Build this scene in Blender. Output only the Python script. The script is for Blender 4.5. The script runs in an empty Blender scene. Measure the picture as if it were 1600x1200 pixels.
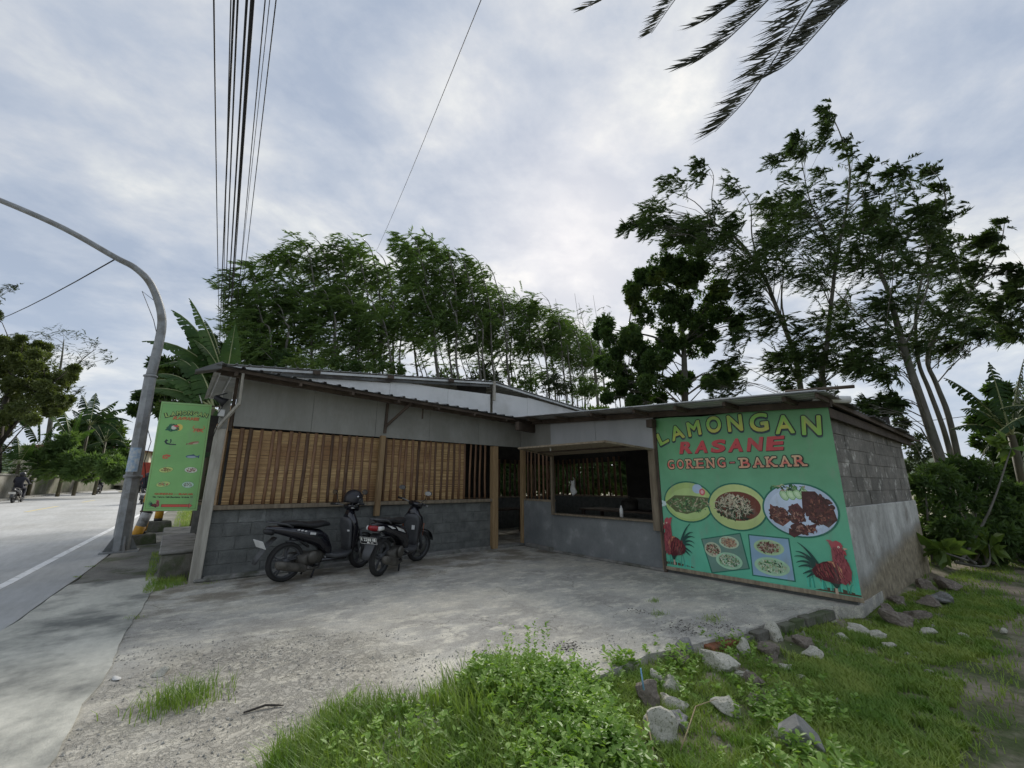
import bpy, bmesh, math, random
import numpy as np
from math import sin, cos, pi, atan, radians, hypot, exp, sqrt, atan2
from mathutils import Vector, Matrix, noise as mnoise
random.seed(7)
rng = np.random.default_rng(7)
scene = bpy.context.scene
COL = scene.collection

# ------------------------------------------------------------------ camera
FPX = 656.0
PITCH = atan(157 / FPX)
YAW = radians(51.85)
CAMH = 1.45
cam_d = bpy.data.cameras.new('camera')
cam_d.sensor_width = 36
cam_d.lens = FPX * 36 / 1600
cam_d.clip_start = 0.05
cam_d.clip_end = 3000
cam = bpy.data.objects.new('camera', cam_d)
COL.objects.link(cam)
cam.location = (0, 0, CAMH)
cam.rotation_euler = (pi / 2 + PITCH, 0, YAW - pi / 2)
scene.camera = cam

# ------------------------------------------------------------------ sky and sun
SUN_AZ = radians(42)        # measured from world X, anticlockwise
SUN_EL = radians(33)
world = bpy.data.worlds.new('World')
scene.world = world
world.use_nodes = True
wt = world.node_tree
wt.nodes.clear()


def N(nt, typ, **kw):
    n = nt.nodes.new(typ)
    for k, v in kw.items():
        if k == 'ins':
            for kk, vv in v.items():
                n.inputs[kk].default_value = vv
        else:
            setattr(n, k, v)
    return n


def ramp(nt, stops, src=None, interp='LINEAR'):
    r = N(nt, 'ShaderNodeValToRGB')
    r.color_ramp.interpolation = interp
    el = r.color_ramp.elements
    while len(el) < len(stops):
        el.new(0.5)
    for e, (p, c) in zip(el, stops):
        e.position = p
        if not hasattr(c, '__len__'):
            c = (c, c, c)
        e.color = (c[0], c[1], c[2], 1)
    if src is not None:
        nt.links.new(src, r.inputs[0])
    return r


def mix(nt, fac, a, b, mode='MIX'):
    m = N(nt, 'ShaderNodeMix', data_type='RGBA', blend_type=mode)
    for sock, v in ((m.inputs[0], fac), (m.inputs[6], a), (m.inputs[7], b)):
        if hasattr(v, 'is_output') or hasattr(v, 'links'):
            nt.links.new(v, sock)
        elif hasattr(v, '__len__'):
            sock.default_value = (v[0], v[1], v[2], 1)
        else:
            sock.default_value = v
    return m.outputs[2]


def math_n(nt, op, a, b=0.0, clamp=False):
    m = N(nt, 'ShaderNodeMath', operation=op, use_clamp=clamp)
    for i, v in enumerate((a, b)):
        if hasattr(v, 'links'):
            nt.links.new(v, m.inputs[i])
        else:
            m.inputs[i].default_value = v
    return m.outputs[0]


L = wt.links.new
tc = N(wt, 'ShaderNodeTexCoord')
sky = N(wt, 'ShaderNodeTexSky', sky_type='NISHITA', sun_disc=False, sun_elevation=SUN_EL,
        sun_rotation=pi / 2 - SUN_AZ, air_density=1.2, dust_density=2.0, ozone_density=1.5)
sep = N(wt, 'ShaderNodeSeparateXYZ')
L(tc.outputs['Generated'], sep.inputs[0])
den = math_n(wt, 'ADD', math_n(wt, 'MAXIMUM', sep.outputs[2], 0.0), 0.22)
com = N(wt, 'ShaderNodeCombineXYZ')
L(math_n(wt, 'DIVIDE', sep.outputs[0], den), com.inputs[0])
L(math_n(wt, 'DIVIDE', sep.outputs[1], den), com.inputs[1])
nz1 = N(wt, 'ShaderNodeTexNoise', ins={'Scale': 0.75, 'Detail': 3.0, 'Roughness': 0.5, 'Distortion': 0.0})
nz2 = N(wt, 'ShaderNodeTexNoise', ins={'Scale': 3.4, 'Detail': 7.0, 'Roughness': 0.58, 'Distortion': 0.12})
mp = N(wt, 'ShaderNodeMapping', ins={'Location': (5.3, 2.2, 0.4), 'Rotation': (0, 0, 0.9), 'Scale': (1.0, 1.2, 1)})
L(com.outputs[0], mp.inputs[0])
L(mp.outputs[0], nz1.inputs['Vector'])
L(mp.outputs[0], nz2.inputs['Vector'])
cl = math_n(wt, 'ADD', math_n(wt, 'MULTIPLY', nz1.outputs[0], 0.48), math_n(wt, 'MULTIPLY', nz2.outputs[0], 0.52))
# closeness to the sun behind the cloud deck
sund = (cos(SUN_EL) * cos(SUN_AZ), cos(SUN_EL) * sin(SUN_AZ), sin(SUN_EL))
dot = N(wt, 'ShaderNodeVectorMath', operation='DOT_PRODUCT')
L(tc.outputs['Generated'], dot.inputs[0])
dot.inputs[1].default_value = sund
near = ramp(wt, [(0.35, 0.0), (0.75, 0.6), (1.0, 1.15)], dot.outputs['Value'])
# thin cloud deck: darker bluish folds, pale body, warm bright wisps
body = ramp(wt, [(0.38, (2.35, 2.75, 3.45)), (0.45, (2.8, 3.15, 3.75)), (0.50, (3.3, 3.55, 3.98)), (0.55, (3.85, 4.05, 4.25)), (0.61, (4.9, 4.9, 4.8))], cl)
glow = ramp(wt, [(0.36, (0.0, 0.0, 0.0)), (0.50, (0.5, 0.44, 0.32)), (0.62, (1.2, 1.05, 0.8))], cl)
c1 = mix(wt, near.outputs[0], body.outputs[0], glow.outputs[0], 'ADD')
low = ramp(wt, [(0.0, 0.55), (0.12, 0.35), (0.35, 0.0)], sep.outputs[2])
c2 = mix(wt, low.outputs[0], c1, (3.2, 3.8, 4.8))
mask = ramp(wt, [(0.0, 0.9), (1.0, 0.97)], nz1.outputs[0])
c3 = mix(wt, mask.outputs[0], sky.outputs[0], c2)
bg = N(wt, 'ShaderNodeBackground', ins={'Strength': 0.055})
L(c3, bg.inputs[0])
wo = N(wt, 'ShaderNodeOutputWorld')
L(bg.outputs[0], wo.inputs[0])

sun_d = bpy.data.lights.new('sun', 'SUN')
sun_d.energy = 1.5
sun_d.angle = radians(25)
sun_d.color = (1.0, 0.95, 0.87)
sun = bpy.data.objects.new('sun', sun_d)
COL.objects.link(sun)
sun.rotation_euler = Vector(sund).to_track_quat('Z', 'Y').to_euler()

scene.view_settings.view_transform = 'Standard'
scene.view_settings.look = 'None'
scene.view_settings.exposure = 1.65
scene.view_settings.gamma = 1
scene.view_settings.use_curve_mapping = False
scene.cycles.max_bounces = 6
scene.cycles.transparent_max_bounces = 8

# ------------------------------------------------------------------ geometry on the ground
fw = np.array([cos(YAW), sin(YAW), 0.0])
rt = np.array([sin(YAW), -cos(YAW), 0.0])
upv = np.array([0, 0, 1.0])
fwd = fw * cos(PITCH) + upv * sin(PITCH)
up2 = upv * cos(PITCH) - fw * sin(PITCH)
CP = np.array([0, 0, CAMH])
WIND = np.array([-0.78, 0.62, 0.0])      # the wind blows every crown this way


def ray(x, y):
    return fwd * FPX + rt * (x - 800) - up2 * (y - 600)


def at(x, y, dep):
    d = ray(x, y)
    return CP + d * dep / (d @ fw)


def sstep(a, b, x):
    t = min(1, max(0, (x - a) / (b - a)))
    return t * t * (3 - 2 * t)


def rise(x, y):
    """the road climbs gently away from the courtyard"""
    r = 0.7 * (1 - exp(-(y - 10) / 28)) if y > 10 else 0.0
    return r * (1 - sstep(2.0, 9.0, x))


def gz(x, y, z=0.0):
    """where the ground seen at a pixel lies (walks the ray down to the surface)"""
    d = ray(x, y)
    d = d / (d @ fw)
    lo = 0.5
    t = lo
    while t < 150:
        p = CP + d * t
        if p[2] <= rise(p[0], p[1]) + z:
            break
        t += 0.05
    return CP + d * t


def soil(x, y):
    """height of bare soil"""
    b = rise(x, y) - 0.06
    # the plot right of the slab lies lower
    k = sstep(2.55, 1.6, y) * sstep(1.6, 4.2, x)
    b -= 0.13 * k
    b += 0.03 * (mnoise.noise(Vector((x * 0.9, y * 0.9, 0))) ) * (0.3 + k)
    if x < -9.5:
        b += 0.0
    d = hypot(x, y)
    if d > 60:
        b += 0.012 * (d - 60) * (0.5 + 0.5 * mnoise.noise(Vector((x * 0.01, y * 0.01, 3)))) * (1 if x > -5 else 0.3)
    return b


# ------------------------------------------------------------------ scene helpers
def tag(o, label=None, cat=None, group=None, kind=None):
    if label: o['label'] = label
    if cat: o['category'] = cat
    if group: o['group'] = group
    if kind: o['kind'] = kind
    return o


def thing(name, label, cat, loc=(0, 0, 0), rz=0, group=None, scale=1.0):
    o = bpy.data.objects.new(name, None)
    COL.objects.link(o)
    o.location = loc
    o.rotation_euler = (0, 0, rz)
    o.scale = (scale,) * 3
    o.empty_display_size = 0.1
    return tag(o, label, cat, group)


def inv_of(parent):
    m = Matrix.LocRotScale(parent.location, parent.rotation_euler, parent.scale)
    p = parent.parent
    if p is not None:
        m = Matrix.LocRotScale(p.location, p.rotation_euler, p.scale) @ m
    return m.inverted()


class MB:
    """collects vertices and faces, links them as one mesh object"""
    def __init__(s):
        s.v = []; s.f = []; s.sm = []

    def add(s, vs, fs, smooth=False):
        o = len(s.v)
        s.v += [tuple(map(float, p)) for p in vs]
        s.f += [tuple(i + o for i in f) for f in fs]
        s.sm += [smooth] * len(fs)
        return s

    def box(s, c, d, rz=0.0, rot=None, taper=1.0):
        x, y, z = d[0] / 2, d[1] / 2, d[2] / 2
        R = rot if rot is not None else Matrix.Rotation(rz, 3, 'Z')
        vs = []
        for k, (a, b, e) in enumerate([(-1, -1, -1), (1, -1, -1), (1, 1, -1), (-1, 1, -1), (-1, -1, 1), (1, -1, 1), (1, 1, 1), (-1, 1, 1)]):
            t = taper if e > 0 else 1
            vs.append(Vector(c) + R @ Vector((a * x * t, b * y * t, e * z)))
        return s.add(vs, [(3, 2, 1, 0), (4, 5, 6, 7), (0, 1, 5, 4), (1, 2, 6, 5), (2, 3, 7, 6), (3, 0, 4, 7)])

    def bar(s, a, b, w, h, up=(0, 0, 1)):
        a, b = Vector(a), Vector(b)
        d = (b - a)
        L_ = d.length
        d.normalize()
        u = Vector(up)
        if abs(d.dot(u)) > 0.99: u = Vector((1, 0, 0))
        sd = d.cross(u).normalized()
        u = sd.cross(d).normalized()
        R = Matrix((d, sd, u)).transposed()
        return s.box((a + b) / 2, (L_, w, h), rot=R)

    def tube(s, pts, rad, n=8, cap=True, smooth=True):
        pts = [Vector(p) for p in pts]
        if not hasattr(rad, '__len__'): rad = [rad] * len(pts)
        vs = []; fs = []
        prev = None
        for i, p in enumerate(pts):
            if i == 0: d = pts[1] - p
            elif i == len(pts) - 1: d = p - pts[i - 1]
            else: d = pts[i + 1] - pts[i - 1]
            if d.length < 1e-9: d = Vector((0, 0, 1))
            d.normalize()
            if prev is None:
                u = Vector((0, 0, 1)) if abs(d.z) < 0.9 else Vector((1, 0, 0))
                u = (u - d * u.dot(d)).normalized()
            else:
                u = (prev - d * prev.dot(d))
                u = u.normalized() if u.length > 1e-6 else d.orthogonal().normalized()
            prev = u
            w = d.cross(u)
            for k in range(n):
                a = 2 * pi * k / n
                vs.append(p + (u * cos(a) + w * sin(a)) * rad[i])
        for i in range(len(pts) - 1):
            for k in range(n):
                k2 = (k + 1) % n
                fs.append((i * n + k, i * n + k2, (i + 1) * n + k2, (i + 1) * n + k))
        if cap:
            fs.append(tuple(range(n))[::-1])
            fs.append(tuple(range((len(pts) - 1) * n, len(pts) * n)))
        return s.add(vs, fs, smooth)

    def lathe(s, prof, n=16, M=None, smooth=True):
        vs = []; fs = []
        for r, z in prof:
            for k in range(n):
                a = 2 * pi * k / n
                v = Vector((r * cos(a), r * sin(a), z))
                vs.append(M @ v if M is not None else v)
        for i in range(len(prof) - 1):
            for k in range(n):
                k2 = (k + 1) % n
                fs.append((i * n + k, i * n + k2, (i + 1) * n + k2, (i + 1) * n + k))
        return s.add(vs, fs, smooth)

    def prism(s, poly, a, b, M=None):
        """poly in (u,v), extruded from a to b along the third axis"""
        n = len(poly)
        vs = [Vector((p[0], p[1], a)) for p in poly] + [Vector((p[0], p[1], b)) for p in poly]
        if M is not None: vs = [M @ v for v in vs]
        fs = [tuple(range(n))[::-1], tuple(range(n, 2 * n))] + [(i, (i + 1) % n, n + (i + 1) % n, n + i) for i in range(n)]
        return s.add(vs, fs)

    def loft(s, secs, n=12, cap=True, smooth=True):
        """secs: (centre, half width vector, half height vector, exponent)"""
        vs = []; fs = []
        for c, a, b, e in secs:
            c, a, b = Vector(c), Vector(a), Vector(b)
            for k in range(n):
                t = 2 * pi * k / n
                x = (abs(cos(t)) ** (2 / e)) * (1 if cos(t) >= 0 else -1)
                y = (abs(sin(t)) ** (2 / e)) * (1 if sin(t) >= 0 else -1)
                vs.append(c + a * x + b * y)
        for i in range(len(secs) - 1):
            for k in range(n):
                k2 = (k + 1) % n
                fs.append((i * n + k, i * n + k2, (i + 1) * n + k2, (i + 1) * n + k))
        if cap:
            fs.append(tuple(range(n))[::-1])
            fs.append(tuple(range((len(secs) - 1) * n, len(secs) * n)))
        return s.add(vs, fs, smooth)

    def build(s, name, m, parent=None, bevel=0.0, world=False, seg=1):
        me = bpy.data.meshes.new(name)
        me.from_pydata(s.v, [], s.f)
        me.polygons.foreach_set('use_smooth', s.sm)
        me.materials.append(m)
        bm = bmesh.new()
        bm.from_mesh(me)
        bmesh.ops.recalc_face_normals(bm, faces=bm.faces)
        if world and parent is not None:
            bm.transform(inv_of(parent))
        bm.to_mesh(me)
        bm.free()
        o = bpy.data.objects.new(name, me)
        COL.objects.link(o)
        if parent is not None: o.parent = parent
        if bevel:
            b = o.modifiers.new('bevel', 'BEVEL')
            b.width = bevel; b.segments = seg; b.limit_method = 'ANGLE'
        return o


def copy_tree(o, parent=None):
    c = o.copy()
    COL.objects.link(c)
    if parent is not None: c.parent = parent
    for ch in list(o.children):
        copy_tree(ch, c)
    return c


def np_mesh(name, V, F, m, parent=None, smooth=False, world=True):
    """V (n,3), F (m,k) numpy arrays"""
    V = np.asarray(V, dtype=np.float32); F = np.asarray(F, dtype=np.int32)
    if world and parent is not None:
        Mi = np.array(inv_of(parent))
        V = (V @ Mi[:3, :3].T + Mi[:3, 3]).astype(np.float32)
    me = bpy.data.meshes.new(name)
    k = F.shape[1]
    me.vertices.add(len(V)); me.vertices.foreach_set('co', V.ravel())
    me.loops.add(F.size); me.loops.foreach_set('vertex_index', F.ravel())
    me.polygons.add(len(F)); me.polygons.foreach_set('loop_start', np.arange(0, F.size, k, dtype=np.int32))
    me.polygons.foreach_set('loop_total', np.full(len(F), k, dtype=np.int32))
    me.polygons.foreach_set('use_smooth', np.full(len(F), smooth))
    me.update(calc_edges=True)
    me.materials.append(m)
    o = bpy.data.objects.new(name, me)
    COL.objects.link(o)
    if parent is not None: o.parent = parent
    return o


def unit(a):
    return a / np.maximum(1e-9, np.linalg.norm(a, axis=-1, keepdims=True))


def leaf_quads(P, D, Ln, W, roll=None, fold=0.25):
    """pointed leaves: base P, direction D, length Ln, width W -> V, F (quads)"""
    n = len(P)
    D = unit(D)
    R = rng.normal(size=(n, 3)) if roll is None else roll
    S = unit(np.cross(D, R))
    Nn = np.cross(S, D)
    Ln = np.broadcast_to(Ln, (n,))[:, None]; W = np.broadcast_to(W, (n,))[:, None]
    mid = P + D * Ln * 0.45
    V = np.stack([P, mid + S * W / 2 + Nn * W * fold, P + D * Ln, mid - S * W / 2 + Nn * W * fold], 1).reshape(-1, 3)
    F = np.arange(4 * n).reshape(n, 4)
    return V, F


# ------------------------------------------------------------------ materials
def pmat(name, c1, c2=None, scale=6.0, rough=0.8, bump=0.0, bscale=None, metal=0.0, stretch=(1, 1, 1),
         rnd=0.0, spec=0.5, detail=4.0, coat=0.0, lo=0.35, hi=0.65, trans=0.0, c3=None, s3=1.0, lo3=0.45, hi3=0.6,
         fine=0.0, bdist=0.02, coord='Object'):
    m = bpy.data.materials.new(name)
    m.use_nodes = True
    nt = m.node_tree
    bs = nt.nodes['Principled BSDF']
    bs.inputs['Roughness'].default_value = rough
    bs.inputs['Metallic'].default_value = metal
    bs.inputs['Specular IOR Level'].default_value = spec
    bs.inputs['Coat Weight'].default_value = coat
    t = N(nt, 'ShaderNodeTexCoord')
    mpn = N(nt, 'ShaderNodeMapping', ins={'Scale': stretch})
    nt.links.new(t.outputs[coord], mpn.inputs[0])
    if c2 is None: c2 = tuple(c * 0.8 for c in c1)
    nz = N(nt, 'ShaderNodeTexNoise', ins={'Scale': scale, 'Detail': detail, 'Roughness': 0.6})
    nt.links.new(mpn.outputs[0], nz.inputs['Vector'])
    r = ramp(nt, [(lo, c1), (hi, c2)], nz.outputs[0])
    colr = r.outputs[0]
    if c3 is not None:
        n3 = N(nt, 'ShaderNodeTexNoise', ins={'Scale': s3, 'Detail': 5.0, 'Roughness': 0.65})
        nt.links.new(t.outputs[coord], n3.inputs['Vector'])
        r3 = ramp(nt, [(lo3, 0.0), (hi3, 1.0)], n3.outputs[0])
        colr = mix(nt, r3.outputs[0], colr, c3)
    if fine:
        nf = N(nt, 'ShaderNodeTexNoise', ins={'Scale': scale * 14, 'Detail': 3.0, 'Roughness': 0.7})
        nt.links.new(mpn.outputs[0], nf.inputs['Vector'])
        rf = ramp(nt, [(0.3, 1 - fine), (0.7, 1 + fine)], nf.outputs[0])
        colr = mix(nt, 1.0, colr, rf.outputs[0], 'MULTIPLY')
    if rnd:
        oi = N(nt, 'ShaderNodeObjectInfo')
        rr = ramp(nt, [(0, 1 - rnd), (1, 1 + rnd)], oi.outputs['Random'])
        colr = mix(nt, 1.0, colr, rr.outputs[0], 'MULTIPLY')
    nt.links.new(colr, bs.inputs['Base Color'])
    if bump:
        nb = N(nt, 'ShaderNodeTexNoise', ins={'Scale': bscale or scale * 4, 'Detail': 6.0, 'Roughness': 0.65})
        nt.links.new(mpn.outputs[0], nb.inputs['Vector'])
        b = N(nt, 'ShaderNodeBump', ins={'Strength': bump, 'Distance': bdist})
        nt.links.new(nb.outputs[0], b.inputs['Height'])
        nt.links.new(b.outputs[0], bs.inputs['Normal'])
    if trans:
        out = nt.nodes['Material Output']
        tr = N(nt, 'ShaderNodeBsdfTranslucent')
        bright = mix(nt, 1.0, colr, (1.5, 1.6, 0.7), 'MULTIPLY')
        nt.links.new(bright, tr.inputs[0])
        mx = N(nt, 'ShaderNodeMixShader', ins={0: trans})
        nt.links.new(bs.outputs[0], mx.inputs[1])
        nt.links.new(tr.outputs[0], mx.inputs[2])
        nt.links.new(mx.outputs[0], out.inputs[0])
    return m


def attr_mat(name, rough=0.5, fade=0.0):
    """printed vinyl: flat print colours come from the mesh, slightly weathered"""
    m = bpy.data.materials.new(name)
    m.use_nodes = True
    nt = m.node_tree
    bs = nt.nodes['Principled BSDF']
    bs.inputs['Roughness'].default_value = rough
    a = N(nt, 'ShaderNodeAttribute', attribute_name='ink')
    t = N(nt, 'ShaderNodeTexCoord')
    nz = N(nt, 'ShaderNodeTexNoise', ins={'Scale': 1.7, 'Detail': 5.0, 'Roughness': 0.6})
    nt.links.new(t.outputs['Object'], nz.inputs['Vector'])
    r = ramp(nt, [(0.3, (0.8, 0.83, 0.8)), (0.7, (1.1, 1.08, 1.08))], nz.outputs[0])
    c = mix(nt, 1.0, a.outputs['Color'], r.outputs[0], 'MULTIPLY')
    n2 = N(nt, 'ShaderNodeTexNoise', ins={'Scale': 6.0, 'Detail': 6.0, 'Roughness': 0.7})
    m2 = N(nt, 'ShaderNodeMapping', ins={'Scale': (1, 1, 0.35)})
    nt.links.new(t.outputs['Object'], m2.inputs[0]); nt.links.new(m2.outputs[0], n2.inputs['Vector'])
    r2 = ramp(nt, [(0.55, 0.0), (0.75, 0.4)], n2.outputs[0])
    c = mix(nt, r2.outputs[0], c, (0.20, 0.21, 0.17))
    c = mix(nt, 1.0, c, (1.45, 1.45, 1.45), 'MULTIPLY')
    nt.links.new(c, bs.inputs['Base Color'])
    return m


M_wood = pmat('weathered_timber', (0.192, 0.150, 0.102), (0.312, 0.258, 0.180), 3, 0.85, 0.35, 30, stretch=(6, 6, 0.8), rnd=0.2)
M_woodg = pmat('grey_timber', (0.300, 0.281, 0.237), (0.450, 0.425, 0.362), 3, 0.9, 0.4, 30, stretch=(6, 6, 0.8), rnd=0.1)
M_woodd = pmat('dark_timber', (0.05, 0.036, 0.026), (0.10, 0.075, 0.055), 4, 0.85, 0.3, 30, rnd=0.2)
M_jamb = pmat('raw_teak', (0.242, 0.154, 0.077), (0.352, 0.242, 0.121), 4, 0.8, 0.3, 30, stretch=(7, 7, 0.6), rnd=0.15)
M_slat = pmat('bamboo_slat', (0.10, 0.05, 0.026), (0.20, 0.11, 0.055), 5, 0.6, 0.15, 40, stretch=(5, 5, 0.5), rnd=0.45, c3=(0.25, 0.15, 0.075), s3=1.6, lo3=0.5, hi3=0.72)
M_weave = pmat('split_bamboo', (0.310, 0.178, 0.069), (0.598, 0.414, 0.196), 3, 0.65, 0.2, 40, stretch=(0.6, 0.6, 12), c3=(0.276, 0.149, 0.063), s3=1.3, lo3=0.45, hi3=0.65)
M_weave2 = pmat('darker_split_bamboo', (0.26, 0.15, 0.06), (0.36, 0.22, 0.09), 3, 0.7, 0.2, 40, stretch=(0.6, 0.6, 12))
M_panel = pmat('board_roof_shade_tone', (0.235, 0.232, 0.205), (0.30, 0.295, 0.265), 2.4, 0.85, 0.12, 40, stretch=(1, 1, 0.22), rnd=0.05, c3=(0.22, 0.215, 0.185), s3=1.4, lo3=0.5, hi3=0.72, fine=0.05)  # white boards, the roof's shade put into a darker colour
M_panel_lit = pmat('board_open_light_tone', (0.74, 0.75, 0.74), (0.8, 0.8, 0.79), 2.4, 0.8, 0.1, 40, stretch=(1, 1, 0.3), rnd=0.04, c3=(0.6, 0.6, 0.57), s3=1.1, lo3=0.5, hi3=0.72)  # same white boards, lighter colour for the open sky light
M_block = pmat('concrete_block', (0.111, 0.117, 0.109), (0.176, 0.182, 0.169), 5, 0.95, 0.9, 45, rnd=0.12, fine=0.12, c3=(0.208, 0.215, 0.202), s3=3.0, lo3=0.52, hi3=0.7)
M_mortar = pmat('mortar', (0.111, 0.117, 0.109), (0.169, 0.176, 0.163), 9, 0.95, 0.6, 50, fine=0.15)
M_plast = pmat('grey_render', (0.160, 0.173, 0.176), (0.232, 0.245, 0.243), 1.6, 0.85, 0.25, 18, c3=(0.320, 0.336, 0.336), s3=1.6, lo3=0.56, hi3=0.72, fine=0.06)
M_zinc = pmat('corrugated_zinc', (0.28, 0.29, 0.29), (0.40, 0.41, 0.41), 2, 0.5, 0.1, 20, metal=0.35, c3=(0.16, 0.13, 0.11), s3=1.2, lo3=0.52, hi3=0.7)
M_zincl = pmat('bright_zinc', (0.5, 0.52, 0.52), (0.66, 0.67, 0.67), 2, 0.5, 0.1, 20, metal=0.2, c3=(0.3, 0.27, 0.24), s3=1.2, lo3=0.55, hi3=0.7)
M_zincd = pmat('old_dark_zinc', (0.075, 0.08, 0.078), (0.15, 0.155, 0.15), 2, 0.6, 0.15, 20, metal=0.3, c3=(0.06, 0.05, 0.045), s3=1.5, lo3=0.5, hi3=0.65)
M_galv = pmat('galvanised_pole', (0.23, 0.24, 0.24), (0.33, 0.34, 0.34), 5, 0.55, 0.12, 30, metal=0.45, c3=(0.17, 0.16, 0.14), s3=3, lo3=0.5, hi3=0.7)
M_black = pmat('black_plastic', (0.012, 0.012, 0.014), (0.02, 0.02, 0.022), 8, 0.5)
M_rubber = pmat('rubber', (0.018, 0.018, 0.018), (0.032, 0.031, 0.029), 9, 0.85, 0.2, 60)
M_gloss = pmat('black_paint', (0.008, 0.008, 0.012), (0.012, 0.012, 0.018), 3, 0.18, coat=0.6)
M_greyp = pmat('grey_plastic', (0.055, 0.057, 0.06), (0.085, 0.087, 0.09), 6, 0.6)
M_seat = pmat('seat_vinyl', (0.014, 0.014, 0.015), (0.022, 0.022, 0.023), 20, 0.6, 0.2, 80)
M_metal = pmat('cast_alloy', (0.16, 0.16, 0.155), (0.26, 0.26, 0.25), 9, 0.5, 0.2, 50, metal=0.7)
M_exh = pmat('sooty_exhaust', (0.07, 0.065, 0.055), (0.15, 0.14, 0.12), 8, 0.55, 0.1, 40, metal=0.5)
M_chrome = pmat('bright_metal', (0.5, 0.5, 0.5), (0.6, 0.6, 0.6), 6, 0.25, metal=0.95)
M_redl = pmat('red_lens', (0.22, 0.01, 0.015), (0.3, 0.015, 0.02), 20, 0.2)
M_clear = pmat('pale_lens', (0.6, 0.6, 0.58), (0.7, 0.7, 0.68), 20, 0.15)
M_orange = pmat('orange_sticker', (0.55, 0.12, 0.02), (0.6, 0.14, 0.03), 20, 0.4)
M_white = pmat('white_paint', (0.62, 0.62, 0.60), (0.74, 0.74, 0.72), 6, 0.6)
M_cloth = pmat('white_cloth', (0.50, 0.50, 0.48), (0.62, 0.62, 0.6), 10, 0.9)
M_yel = pmat('yellow_paint', (0.55, 0.27, 0.02), (0.65, 0.34, 0.03), 8, 0.6, 0.1, c3=(0.25, 0.17, 0.06), s3=6, lo3=0.56, hi3=0.7)
M_blk = pmat('black_paint_band', (0.02, 0.02, 0.02), (0.035, 0.034, 0.033), 8, 0.7, c3=(0.07, 0.06, 0.05), s3=6, lo3=0.55, hi3=0.7)
M_wband = pmat('worn_white_band', (0.35, 0.35, 0.34), (0.5, 0.5, 0.48), 8, 0.7, c3=(0.2, 0.19, 0.17), s3=6, lo3=0.5, hi3=0.66)
M_conc = pmat('stained_concrete', (0.18, 0.175, 0.16), (0.27, 0.265, 0.245), 4, 0.95, 0.6, 30, c3=(0.08, 0.085, 0.06), s3=2.5, lo3=0.5, hi3=0.68, fine=0.12)
M_concd = pmat('mossy_concrete', (0.11, 0.105, 0.085), (0.2, 0.19, 0.16), 5, 0.95, 0.9, 25, c3=(0.08, 0.10, 0.045), s3=3, lo3=0.45, hi3=0.62, fine=0.15)
M_bark = pmat('pale_bark', (0.10, 0.095, 0.08), (0.19, 0.18, 0.155), 5, 0.9, 0.5, 25, stretch=(1, 1, 0.3), c3=(0.07, 0.08, 0.05), s3=1.2, lo3=0.48, hi3=0.7)
M_barkd = pmat('dark_bark', (0.035, 0.03, 0.025), (0.07, 0.062, 0.05), 5, 0.95, 0.5, 25, stretch=(1, 1, 0.3))
M_cable = pmat('cable_sheath', (0.012, 0.012, 0.014), (0.02, 0.02, 0.02), 8, 0.6)
M_leaf_a = pmat('feathery_leaves', (0.065, 0.115, 0.036), (0.12, 0.185, 0.06), 0.9, 0.6, trans=0.35, rnd=0.15, spec=0.3)
M_leaf_t = pmat('tall_tree_leaves', (0.035, 0.065, 0.024), (0.07, 0.11, 0.038), 0.9, 0.6, trans=0.22, spec=0.25)
M_leaf_b = pmat('dark_leaves', (0.034, 0.07, 0.02), (0.07, 0.12, 0.034), 1.2, 0.55, trans=0.3, spec=0.3, c3=(0.15, 0.19, 0.035), s3=0.55, lo3=0.55, hi3=0.7)
M_leaf_c = pmat('light_leaves', (0.07, 0.13, 0.03), (0.14, 0.20, 0.05), 2.0, 0.55, trans=0.3, spec=0.3)
M_leaf_d = pmat('grey_green_leaves', (0.035, 0.055, 0.025), (0.06, 0.08, 0.04), 1.0, 0.6, trans=0.2, spec=0.3)
M_ban = pmat('banana_leaf', (0.03, 0.07, 0.018), (0.065, 0.12, 0.03), 1.6, 0.62, spec=0.2, trans=0.3, stretch=(1, 1, 1), rnd=0.25)
M_band = pmat('dark_banana_leaf', (0.016, 0.04, 0.016), (0.04, 0.072, 0.028), 1.6, 0.65, spec=0.2, trans=0.15, rnd=0.25)
M_rib = pmat('pale_midrib', (0.22, 0.25, 0.10), (0.3, 0.32, 0.14), 4, 0.5)
M_stem = pmat('banana_stem', (0.06, 0.06, 0.03), (0.11, 0.09, 0.05), 4, 0.7, 0.3, 20, stretch=(1, 1, 0.3))
M_grass = pmat('grass_blades', (0.112, 0.200, 0.031), (0.237, 0.325, 0.075), 3.0, 0.5, trans=0.3, spec=0.3, c3=(0.250, 0.250, 0.100), s3=9, lo3=0.62, hi3=0.75)
M_grassd = pmat('short_grass', (0.136, 0.245, 0.040), (0.290, 0.362, 0.090), 2.3, 0.55, trans=0.25, spec=0.3, c3=(0.254, 0.236, 0.109), s3=6, lo3=0.62, hi3=0.75)
M_weed = pmat('weed_leaves', (0.15, 0.27, 0.045), (0.32, 0.46, 0.12), 4.0, 0.45, trans=0.3, spec=0.35)
M_dry = pmat('dry_stalk', (0.25, 0.19, 0.10), (0.35, 0.28, 0.16), 9, 0.8)
M_rockw = pmat('pale_limestone', (0.48, 0.46, 0.38), (0.8, 0.77, 0.68), 7, 0.9, 0.7, 25, c3=(0.22, 0.22, 0.14), s3=7, lo3=0.5, hi3=0.64)
M_rockb = pmat('brown_stone', (0.156, 0.130, 0.104), (0.260, 0.221, 0.182), 6, 0.9, 0.7, 25, c3=(0.364, 0.338, 0.286), s3=5, lo3=0.58, hi3=0.7)
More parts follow.
